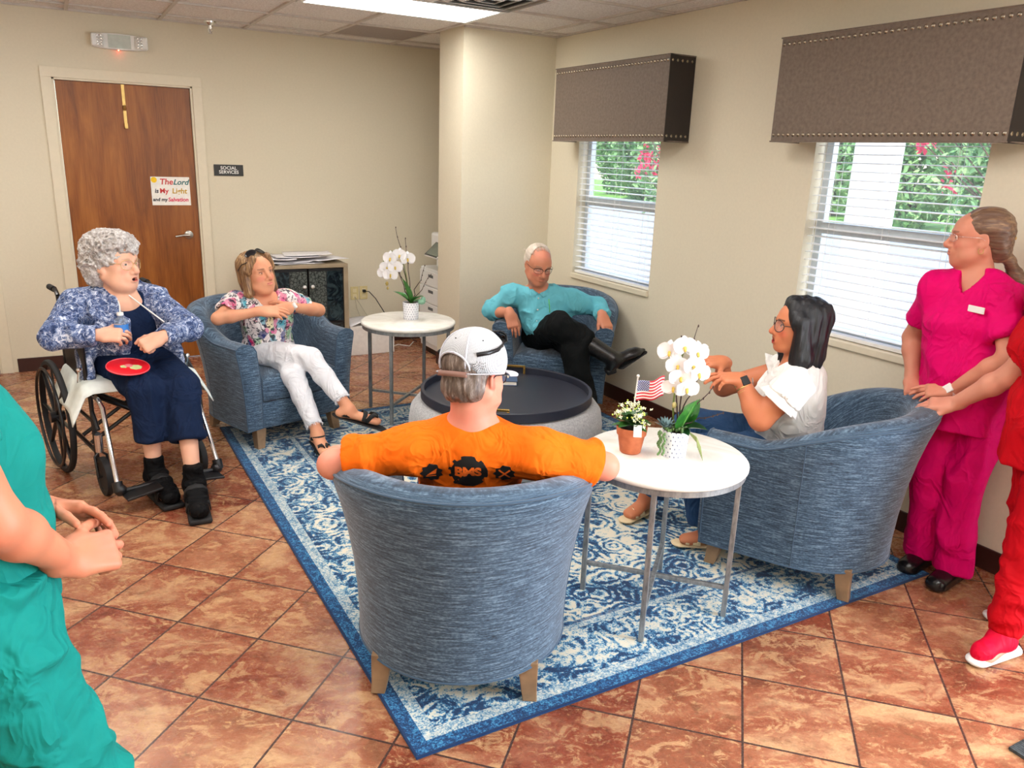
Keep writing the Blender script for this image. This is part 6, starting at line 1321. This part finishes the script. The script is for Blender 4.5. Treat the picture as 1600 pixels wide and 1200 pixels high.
    garment('scrub_top',root,t,b,PK,disp=folds(.008,(8,8,4),.002))
    tr=S(); torso_sdf(tr,pel-A3((0,0,.04)),neck,f,lat,g=.012,sh=.02,ch=.02,wa=.11,hp=.15); tr.cut(pel+A3((0,0,.0)),(0,0,1))
    for hp_,kn_,an_ in((hpR,knR,anR),(hpL,knL,anL)): tr.cap(hp_,kn_,.094,.070,.03); tr.cone(kn_+A3((0,0,.03)),an_+A3((0,0,-.02)),.070,.078,.01,.02)
    garment('scrub_trousers',root,tr,b,PK,disp=folds(.011,(12,12,3.5),.003))
    SH=plain('black_shoe_leather',srgb(20,18,20),.25)
    for an_,t_ in((anR,tR),(anL,tL)):
        fl=unit((t_-an_)*A3((1,1,0))); k=S(); k.ecap(an_-fl*.03-A3((0,0,.03)),t_+fl*.0+A3((0,0,.004)),.045,.044,(0,0,1),.8,.02); k.ecap(A3((an_[0],an_[1],.018))-fl*.035,A3((t_[0],t_[1],.018)),.046,.044,(0,0,1),.4,.01); garment('shoe',root,k,b,SH,.0045)
    bd=MB().box((0,0,0),(.075,.004,.026)); o=obj('name_badge',bd,MAT['white'],root,bevel=.002); o.matrix_local=M4(np.stack([unit(lat+f*.45),unit(np.cross((0,0,1),unit(lat+f*.45))),A3((0,0,1))],1),neck+lat*.070+f*.172+A3((0,0,-.100)),b)
    watch(root,b,wL+(elL-wL)*.04,elL-wL,(-.6,-.5,.6),.029,plain('pale_pink_watch_band',srgb(240,214,206),.5),MAT['white'],square=True)
    obj('ring',MB(),MAT['gold'],root) if 0 else None
    return root
# ---------------------------------------------------------------- F: man in the orange shirt seen from behind
def person_F():
    b=(.14,-4.66,0); root=person(b,'man in orange T-shirt and pale mesh cap seen from behind in the front armchair')
    f=unit((.52,.855,0)); lat=unit((-.855,.52,0)); pel=A3((.15,-4.62,.53)); neck=A3((.06,-4.81,.895)); hc=A3((.078,-4.795,1.062)); R=frame((.90,.43,-.20),(-.05,.1,1)); sc=1.02
    shL,shR=A3((-.115,-4.73,.825)),A3((.235,-4.925,.825)); elL,elR=A3((-.325,-4.61,.765)),A3((.475,-4.965,.755)); wL,wR=A3((-.205,-4.40,.715)),A3((.475,-4.72,.735))
    hpR,hpL=pel-lat*.09,pel+lat*.09; knR,knL=A3((.46,-4.27,.50)),A3((.25,-4.14,.50)); anR,anL=A3((.50,-4.15,.13)),A3((.29,-4.05,.13)); tR,tL=A3((.58,-4.03,.05)),A3((.37,-3.93,.05))
    col=srgb(222,146,122); s=S(); head_sdf(s,hc,R,sc,male=True,nose=1.1,jowl=.4); s.cap(hc+R@A3((0,-.025,-.05)),neck+A3((0,0,-.03)),.058,.064,.03); torso_sdf(s,pel,neck,f,lat)
    s.cap(neck,shR,.045,.05,.04); s.cap(neck,shL,.045,.05,.04); arm_sdf(s,shL,elL,wL,.052,.044,.029); arm_sdf(s,shR,elR,wR,.052,.044,.029); leg_sdf(s,hpR,knR,anR); leg_sdf(s,hpL,knL,anL)
    hl=hand_sdf(s,wL,(.45,.85,-.2),(0,0,1),1,sc=1.02); hr=hand_sdf(s,wR,(-.3,.9,-.2),(0,0,1),-1,sc=1.02); foot_sdf(s,anR,tR,toes=False); foot_sdf(s,anL,tL,toes=False)
    P=[(('ell',(neck+A3((0,0,.04)),A3((.09,.09,.07)),I3)),0,.04,srgb(222,112,92),.5)]
    for q in(-1,1): P.append((('ell',(hc+R@(A3((q*.078,-.01,-.01))*sc),A3((.014,.022,.036)),R)),0,.008,srgb(222,92,78),.6))
    finish_body(root,s,b,col,P,[(*boxof(hc+A3((0,0,-.02)),.16),FINE),(*boxof(hl,.08),.0035),(*boxof(hr,.08),.003)])
    add_eyes(root,hc,R,b,sc); add_glasses(root,hc,R,b,sc,MAT['black'],rx=.027,rz=.02,wire=.0016)
    h=S(); h.ell((0,-.030,.038),(.080,.096,.080),k=.02); h.ell((0,-.055,-.035),(.072,.062,.055),k=.03); h.ell((0,.09,-.03),(.10,.095,.13),k=.006,op='-'); h.ell((0,0,-.105),(.1,.14,.03),k=.01,op='-')
    for q in(-1,1): h.ell((q*.085,.0,-.015),(.025,.035,.045),k=.006,op='-')
    hm=hairmat('short_grey_brown_hair',[(.3,srgb(56,42,36)),(.5,srgb(104,88,78)),(.68,srgb(172,160,152))],(130,60,30),.5); ho=hair_obj(root,h,hc,R,b,hm,.0026,lambda P:.0035*(2*vnoise(P*np.array((120,90,30))+2)-1),sc)
    # trucker cap: crown shell with the rear opening, strap, brim and seams
    n=NT('pale_mesh_cap_fabric',.8,spec=.2); p=n.co(); ck=n.vor(p,420,rand=.15); n.col(n.ramp(ck,[(.2,srgb(120,124,128)),(.5,srgb(188,189,192))])); n.bump(ck,.4,.001); CM=n.mat
    CF=cloth('pale_cap_front',srgb(196,197,206),.8,.02)
    c=S(); c.ell((0,-.022,.046),(.093,.110,.094),k=.005); c.ell((0,.0,.045),(.090,.094,.100),k=.02); c.ell((0,-.022,.040),(.0895,.1065,.0905),k=.002,op='-'); c.cut((0,0,.006),(0,.12,-1),.002); c.ell((0,-.125,.016),(.052,.05,.040),k=.003,op='-')
    v,q=c.mesh(.0026,disp=lambda P:.0006*(2*vnoise(P*40)-1)); cap=npobj('cap',[(v,q)],CM,root,(0,0,0),matrix=M4(R,hc,b)@Matrix.Scale(sc,4)@Matrix.Rotation(-.08,4,'X')@Matrix.Rotation(.0,4,'Z'))
    def capd(th,ph,o_=.0012): # th from top, ph azimuth
        return Vector(((.093+o_)*math.sin(th)*math.sin(ph),-.022+(.110+o_)*math.sin(th)*math.cos(ph),.046+(.094+o_)*math.cos(th)))
    sm_=MB()
    for k in range(6): ph=PI/6+k*PI/3; sm_.tube([capd(t_,ph,.0016) for t_ in np.linspace(0.02,1.92,14)],.0032,6,flat=.5)
    obj('seam',sm_,CF,cap,smooth='all'); obj('button',MB().ball((0,-.022,.1415),(.007,.007,.004),10),CF,cap,smooth='all')
    ey=MB(); 
    for k in range(6): p_=capd(.95,k*PI/3,.001); ey.ball(p_,.0022,8)
    obj('eyelet',ey,MAT['black'],cap,smooth='all')
    hem=MB().tube([Vector((.093*math.sin(a),-.022+.110*math.cos(a),.012+.12*(-.022+.110*math.cos(a))+.0)) for a in np.linspace(-2.55,2.55,40)],.005,6,flat=.4); obj('sweatband',hem,CF,cap,smooth='all')
    arch=MB().tube([Vector((.054*math.cos(a),-.022-.110*math.sqrt(max(.05,1-(.054*math.cos(a)/.093)**2-((.0+.042*math.sin(a)-.030)/.094)**2))-.001,.016+.042*math.sin(a))) for a in np.linspace(-.15,PI+.15,22)],.0035,6); obj('rear_arch',arch,CF,cap,smooth='all')
    obj('snap_strap',MB().ribbon([Vector((.0925*math.sin(a),-.022+.1095*math.cos(a),-.004)) for a in np.linspace(PI-.62,PI+.62,20)],(0,0,1),.016,.003),plain('brown_grey_snap_strap',srgb(140,104,92),.5),cap,smooth='all')
    obj('brim',MB().grid(lambda u,v:((.086-.004*v)*math.sin((u-.5)*2.5)*(1-.10*v),.060+.030*math.cos((u-.5)*2.5)+.080*v*math.cos((u-.5)*1.5),.024+.004*v-.016*abs((u-.5)*2)**2),24,8),CF,cap,smooth='all',solid=.003)
    # wrap sunglasses resting on the cap
    m=MB(); 
    for q in(-1,1): m.ribbon([capd(.80,q*.55,.016),capd(.92,q*.85,.012),capd(1.05,q*1.2,.008),capd(1.22,q*1.6,.006),capd(1.36,q*1.95,.005),capd(1.46,q*2.3,.004)],[Vector((0,.3,1))]*6,.012,.004)
    m.tube([capd(.62,q_,.022) for q_ in np.linspace(-.8,.8,12)],.0035,6)
    sg=obj('sunglasses',m,MAT['black'],cap,smooth='all')
    l=MB()
    for q in(-1,1): l.grid(lambda u,v,q=q: capd(.60+.46*v*(1-.2*u),q*(.07+.76*u),.022+.010*math.sin(v*PI)),10,8)
    obj('lens',l,plain('black_wrap_lens',(.006,.006,.008),.08),sg,smooth='all',solid=.003)
    OR=cloth('orange_tshirt',srgb(246,108,18),.8,.04); t=S(); torso_sdf(t,pel,neck,f,lat,g=.016,sh=.17,ch=.105,wa=.15,wd=.11,belly=.04); t.cap(neck+A3((0,0,-.025)),shR,.050,.064,.06).cap(neck+A3((0,0,-.025)),shL,.050,.064,.06); t.cap(shL,shR,.06,.06,.05)
    for sh_,el_ in((shR,elR),(shL,elL)): t.cone(sh_-(el_-sh_)*.2,sh_+(el_-sh_)*.82,.064,.074,.012,.04); t.cone(sh_+(el_-sh_)*.62,sh_+(el_-sh_)*.98,.056,.068,.003,.004,'-')
    t.ell(neck+A3((0,0,.060))+f*.02,(.062,.070,.042),I3,.006,'-'); t.cut(pel+A3((0,0,-.02)),(0,0,-1)); tee=garment('tshirt',root,t,b,OR,.0055,disp=folds(.007,(9,9,9),.0025))
    # back print: three cog emblems and the letters, draped on the cloth
    dg=tee.data; bv=BVHTree.FromPolygons([v_.co[:] for v_ in dg.vertices],[p_.vertices[:] for p_ in dg.polygons])
    o0=Vector(neck-A3(b))+Vector((0,0,-.065)); bk=Vector(-f); rt_=Vector(-lat)  # seen from behind, right is -lat
    def drape(polys,mat,name,off):
        bm_=bmesh.new()
        for pl in polys:
            vs=[bm_.verts.new((x,y,0)) for x,y in pl]; bm_.faces.new(vs)
        bmesh.ops.triangulate(bm_,faces=bm_.faces[:])
        for _ in range(3):
            es=[e_ for e_ in bm_.edges if e_.calc_length()>.007]
            if es: bmesh.ops.subdivide_edges(bm_,edges=es,cuts=1); bmesh.ops.triangulate(bm_,faces=bm_.faces[:])
        for v_ in bm_.verts:
            st_=o0+rt_*v_.co.x+Vector((0,0,v_.co.y))+bk*.35; hit=bv.ray_cast(st_,-bk,.6); v_.co=(hit[0]+hit[1]*off*(1 if hit[1].dot(bk)>0 else -1)) if hit[0] else st_-bk*.3
        me=bpy.data.meshes.new(name); bm_.to_mesh(me); bm_.free(); me.materials.append(mat); me.polygons.foreach_set('use_smooth',[True]*len(me.polygons)); return link(name,me,tee)
    def cog(cx_,cy_,r,teeth,dep=.14,blunt=True):
        pl=[]
        for i in range(teeth):
            for fr,rr in(((0,1-dep),(.28,1-dep),(.36,1),(.66,1),(.74,1-dep)) if blunt else ((0,.78),(.5,1.0))): a=2*PI*(i+fr)/teeth; pl.append((cx_+r*rr*math.cos(a),cy_+r*rr*math.sin(a)))
        return pl
    BKI=plain('black_shirt_print',srgb(22,16,14),.7)
    drape([cog(0,-.052,.062,12)],BKI,'print_cog',.0012); drape([cog(-.112,-.058,.036,9,blunt=False)],BKI,'print_cog',.0012); drape([cog(.112,-.054,.036,9,blunt=False)],BKI,'print_cog',.0012)
    ORP=plain('orange_print_gap',srgb(246,108,18),.8)
    def tpoly(s_,size,cx_,cy_,name='print_lettering'):
        o=text(name,s_,size,ORP,None,depth=0,off=.0022,space=.95); me=o.data; bm_=bmesh.new(); bm_.from_mesh(me)
        for _ in range(4):
            bmesh.ops.triangulate(bm_,faces=bm_.faces[:]); es=[e_ for e_ in bm_.edges if e_.calc_length()>.006]
            if es: bmesh.ops.subdivide_edges(bm_,edges=es,cuts=1)
        bm_.to_mesh(me); bm_.free()
        for v_ in me.vertices:
            st_=o0+rt_*(v_.co.x+cx_)+Vector((0,0,v_.co.y+cy_))+bk*.35; hit=bv.ray_cast(st_,-bk,.6)
            v_.co=(hit[0]+hit[1]*.0028*(1 if hit[1].dot(bk)>0 else -1)) if hit[0] else st_
        o.parent=tee
    tpoly('BMS',.047,0,-.048)
    drape([[(-.128,-.066),(-.096,-.040),(-.100,-.062)],[(-.13,-.072),(-.10,-.072),(-.10,-.068),(-.13,-.068)]],ORP,'print_shape',.0022)
    drape([[(.092,-.070),(.097,-.074),(.132,-.038),(.127,-.034)],[(.132,-.070),(.127,-.074),(.092,-.038),(.097,-.034)]],ORP,'print_shape',.0022)
    JN=cloth('blue_jeans',srgb(50,70,100),.8,.15); tr=S(); torso_sdf(tr,pel,neck,f,lat,g=.01,sh=.02,ch=.02,wa=.11,hp=.15); tr.cut(pel+A3((0,0,.03)),(0,0,1))
    for hp_,kn_,an_ in((hpR,knR,anR),(hpL,knL,anL)): tr.cap(hp_,kn_,.095,.072,.03); tr.cone(kn_,an_,.068,.058,.01,.03)
    garment('jeans',root,tr,b,JN,.008)
    for an_,t_ in((anR,tR),(anL,tL)): fl=unit((t_-an_)*A3((1,1,0))); k=S(); k.ecap(an_-fl*.03-A3((0,0,.04)),t_+A3((0,0,.01)),.045,.042,(0,0,1),.8,.02); garment('shoe',root,k,b,MAT['black'],.006)
    return root
# ---------------------------------------------------------------- G: person in teal scrubs at the left edge
def person_G():
    b=(-1.17,-5.45,0); root=person(b,'person in teal scrubs standing with clasped hands, cut off at the left edge')
    f=unit((.90,.43,0)); lat=unit((-.43,.90,0)); pel=A3((-1.215,-5.385,.92)); neck=A3((-1.245,-5.405,1.40)); hc=neck+A3((.02,.0,.17)); R=frame((.9,.43,-.2)); sc=1.0
    shR,shL=A3((-1.175,-5.585,1.35)),A3((-1.30,-5.25,1.34)); elR,elL=A3((-1.125,-5.585,1.165)),A3((-1.20,-5.21,1.12)); wR,wL=A3((-1.045,-5.45,1.018)),A3((-1.085,-5.29,1.055))
    hpR,hpL=pel-lat*.09,pel+lat*.09; knR,knL=A3((-1.075,-5.42,.50)),A3((-1.20,-5.30,.48)); anR,anL=A3((-1.05,-5.36,.09)),A3((-1.2,-5.3,.09)); tR,tL=A3((-.93,-5.30,.03)),A3((-1.06,-5.22,.03))
    col=srgb(188,120,90); s=S(); head_sdf(s,hc,R,sc); s.cap(hc+R@A3((0,-.02,-.07)),neck,.05,.055,.03); torso_sdf(s,pel,neck,f,lat,sh=.12,wa=.11)
    s.cap(neck,shR,.04,.048,.04); s.cap(neck,shL,.04,.048,.04); arm_sdf(s,shR,elR,wR,.044,.037,.024); arm_sdf(s,shL,elL,wL,.046,.038,.025); leg_sdf(s,hpR,knR,anR); leg_sdf(s,hpL,knL,anL)
    hr=hand_sdf(s,wR,(.85,.45,-.18),(.3,-.75,.6),-1,curl=(.5,.55,.65,.75),thumb=.4,sc=.95); hl=hand_sdf(s,wL,(.93,-.35,-.10),(.35,.55,.75),1,curl=(.25,.3,.35,.4),thumb=.45,sc=.95)
    finish_body(root,s,b,col,[(('ell',(hr,A3((.06,.06,.06)),I3)),0,.05,srgb(226,120,104),.35),(('ell',(elR,A3((.05,.05,.05)),I3)),.0,.04,srgb(222,112,92),.4)],[(*boxof(hc,.16),.004),(*boxof(hr,.085),.0022),(*boxof(hl,.09),.0022)],coarse=.005)
    add_eyes(root,hc,R,b,sc)
    h=S(); h.ell((0,-.03,.045),(.084,.10,.082),k=.02); h.ell((0,-.07,-.02),(.06,.05,.07),k=.03); h.ell((0,.1,-.03),(.1,.09,.115),k=.006,op='-'); hair_obj(root,h,hc,R,b,hairmat('dark_brown_hair',[(.3,srgb(40,28,22)),(.7,srgb(90,64,48))],(90,12,90)),.004)
    TE=cloth('teal_scrub_cotton',srgb(16,122,114),.75,.05); t=S(); torso_sdf(t,pel,neck,f,lat,g=.022,sh=.135,wa=.125,wd=.105,hp=.15,bust=.01,belly=.03); t.cap(neck+A3((0,0,-.03)),shR,.045,.055,.03).cap(neck+A3((0,0,-.03)),shL,.045,.055,.03)
    for sh_,el_ in((shR,elR),(shL,elL)): t.cone(sh_-(el_-sh_)*.2,sh_+(el_-sh_)*.40,.058,.062,.01,.02); t.cone(sh_+(el_-sh_)*.25,sh_+(el_-sh_)*.7,.052,.056,.003,.004,'-')
    t.cone(pel+A3((0,0,.15)),pel+A3((0,0,.0)),.125,.135,.01,.06); t.ell(neck+A3((0,0,.05))+f*.02,(.062,.065,.06),I3,.008,'-'); t.cut(pel+A3((0,0,.02)),(0,0,-1))
    garment('scrub_top',root,t,b,TE,.005,disp=folds(.010,(9,9,3),.003,(26,26,12)))
    tr=S(); torso_sdf(tr,pel,neck,f,lat,g=.012,sh=.02,ch=.02,wa=.125,hp=.155); tr.cut(pel+A3((0,0,.08)),(0,0,1))
    for hp_,kn_,an_ in((hpR,knR,anR),(hpL,knL,anL)): tr.cap(hp_,kn_,.100,.080,.04); tr.cone(kn_+A3((0,0,.04)),an_+A3((0,0,-.02)),.080,.078,.01,.03)
    garment('scrub_trousers',root,tr,b,TE,.005,disp=folds(.013,(9,9,11),.003))
    for an_,t_ in((anR,tR),(anL,tL)): fl=unit((t_-an_)*A3((1,1,0))); k=S(); k.ecap(an_-fl*.03-A3((0,0,.04)),t_+A3((0,0,.01)),.045,.042,(0,0,1),.8,.02); garment('shoe',root,k,b,MAT['white'],.006)
    return root
# ---------------------------------------------------------------- H: person in red scrubs at the right edge
def person_H():
    b=(2.06,-5.55,0); root=person(b,'person in red scrubs at the right edge leaning one hand on the armchair')
    f=unit((-.75,.65,0)); lat=unit((-.65,-.75,0)); pel=A3((2.06,-5.53,.84)); neck=A3((2.04,-5.50,1.33)); hc=neck+A3((-.03,.03,.17)); R=frame((-.7,.7,-.1)); sc=1.0
    shR,shL=A3((2.10,-5.36,1.27)),A3((1.93,-5.64,1.28)); shR=A3((2.00,-5.45,1.25)); shL=A3((2.22,-5.62,1.25)); f=unit((-.70,.71,0)); lat=unit((.70,.71,0))
    shR,shL=A3((1.965,-5.50,1.235)),A3((2.2,-5.35,1.25)); elR,elL=A3((2.015,-5.355,1.0)),A3((2.28,-5.42,1.0)); wR,wL=A3((2.03,-5.165,.835)),A3((2.18,-5.52,.84))
    hpR,hpL=pel-lat*.08,pel+lat*.08; knR,knL=A3((1.985,-5.57,.46)),A3((2.13,-5.50,.46)); anR,anL=A3((1.875,-5.60,.085)),A3((2.2,-5.55,.09)); tR,tL=A3((1.745,-5.595,.03)),A3((2.1,-5.45,.03))
    col=srgb(210,146,122); s=S(); head_sdf(s,hc,R,sc); s.cap(hc+R@A3((0,-.02,-.07)),neck,.05,.055,.03); torso_sdf(s,pel,neck,f,lat,sh=.13,wa=.11)
    s.cap(neck,shR,.04,.048,.04); s.cap(neck,shL,.04,.048,.04); arm_sdf(s,shR,elR,wR,.048,.040,.026); arm_sdf(s,shL,elL,wL,.046,.038,.025); leg_sdf(s,hpR,knR,anR); leg_sdf(s,hpL,knL,anL)
    hr=hand_sdf(s,wR,(-.42,.86,-.22),(-.45,-.05,.89),-1,curl=(.12,.16,.2,.28),thumb=.3,sc=.95); hl=hand_sdf(s,wL,(-.3,-.6,-.7),(.5,-.5,.4),1,sc=.95); foot_sdf(s,anR,tR,toes=False); foot_sdf(s,anL,tL,toes=False)
    finish_body(root,s,b,col,[],[(*boxof(hc,.16),.004),(*boxof(hr,.085),.0026),(*boxof(hl,.08),.005)]); add_eyes(root,hc,R,b,sc)
    h=S(); h.ell((0,-.03,.045),(.084,.10,.082),k=.02); h.ell((0,-.07,-.05),(.06,.05,.10),k=.03); h.ell((0,.1,-.03),(.1,.09,.115),k=.006,op='-'); hair_obj(root,h,hc,R,b,hairmat('brown_hair',[(.3,srgb(50,34,26)),(.7,srgb(110,80,58))],(90,12,90)),.004)
    RD=cloth('red_scrub_cotton',srgb(186,6,22),.7,.06); t=S(); torso_sdf(t,pel,neck,f,lat,g=.022,sh=.14,wa=.13,wd=.11,hp=.15,bust=.02); t.cap(neck+A3((0,0,-.03)),shR,.045,.060,.04).cap(neck+A3((0,0,-.03)),shL,.045,.060,.04); t.cone(pel+A3((0,0,.12)),pel+A3((0,0,-.14)),.14,.158,.01,.06)
    for sh_,el_ in((shR,elR),(shL,elL)): t.cone(sh_-(el_-sh_)*.2,sh_+(el_-sh_)*.66,.064,.074,.01,.03); t.cone(sh_+(el_-sh_)*.45,sh_+(el_-sh_)*.85,.055,.066,.003,.004,'-')
    t.ell(neck+A3((0,0,.05))+f*.02,(.062,.065,.06),I3,.008,'-'); t.cut(pel+A3((0,0,-.15)),(0,0,-1)); garment('scrub_top',root,t,b,RD,disp=folds(.010,(9,9,4),.003))
    tr=S(); torso_sdf(tr,pel,neck,f,lat,g=.01,sh=.02,ch=.02,wa=.11,hp=.145); tr.cut(pel,(0,0,1))
    for hp_,kn_,an_ in((hpR,knR,anR),(hpL,knL,anL)): tr.cap(hp_,kn_,.094,.078,.04); c0=kn_+(an_-kn_)*.78; tr.cap(kn_,c0,.076,.062,.03); tr.cone(c0,kn_+(an_-kn_)*.97,.046,.044,.006,.012)
    garment('scrub_trousers',root,tr,b,RD,disp=folds(.010,(9,9,12),.003))
    RS=cloth('red_knit_sneaker',srgb(214,10,50),.6,.05)
    for an_,t_ in((anR,tR),(anL,tL)):
        fl=unit((t_-an_)*A3((1,1,0))); k=S(); k.cone(an_+A3((0,0,.02)),an_-A3((0,0,.03)),.040,.042,.006,.01); k.cap(an_-A3((0,0,.02)),an_-A3((0,0,.03))-fl*.02,.04,.036,.02); k.ecap(an_-A3((0,0,.015)),t_-fl*.02+A3((0,0,.022)),.042,.034,(0,0,1),.85,.03); k.cap(t_-fl*.02+A3((0,0,.014)),t_+A3((0,0,.012)),.034,.026,.02); k.cut((0,0,.026),(0,0,-1)); sn=garment('sneaker',root,k,b,RS,.004)
        so=S(); a_=A3((an_[0],an_[1],.016))-fl*.055; c_=A3((t_[0],t_[1],.018)); so.ecap(a_,c_,.047,.040,(0,0,1),.42,.01); so.cut((0,0,.0),(0,0,-1)); v,q=so.mesh(.004); npobj('sole',[(v,q)],MAT['white'],sn,(0,0,0) if 0 else b).matrix_local=Matrix()
    return root
for fn_ in (person_A,person_B,person_C,person_D,person_E,person_F,person_G,person_H): fn_()
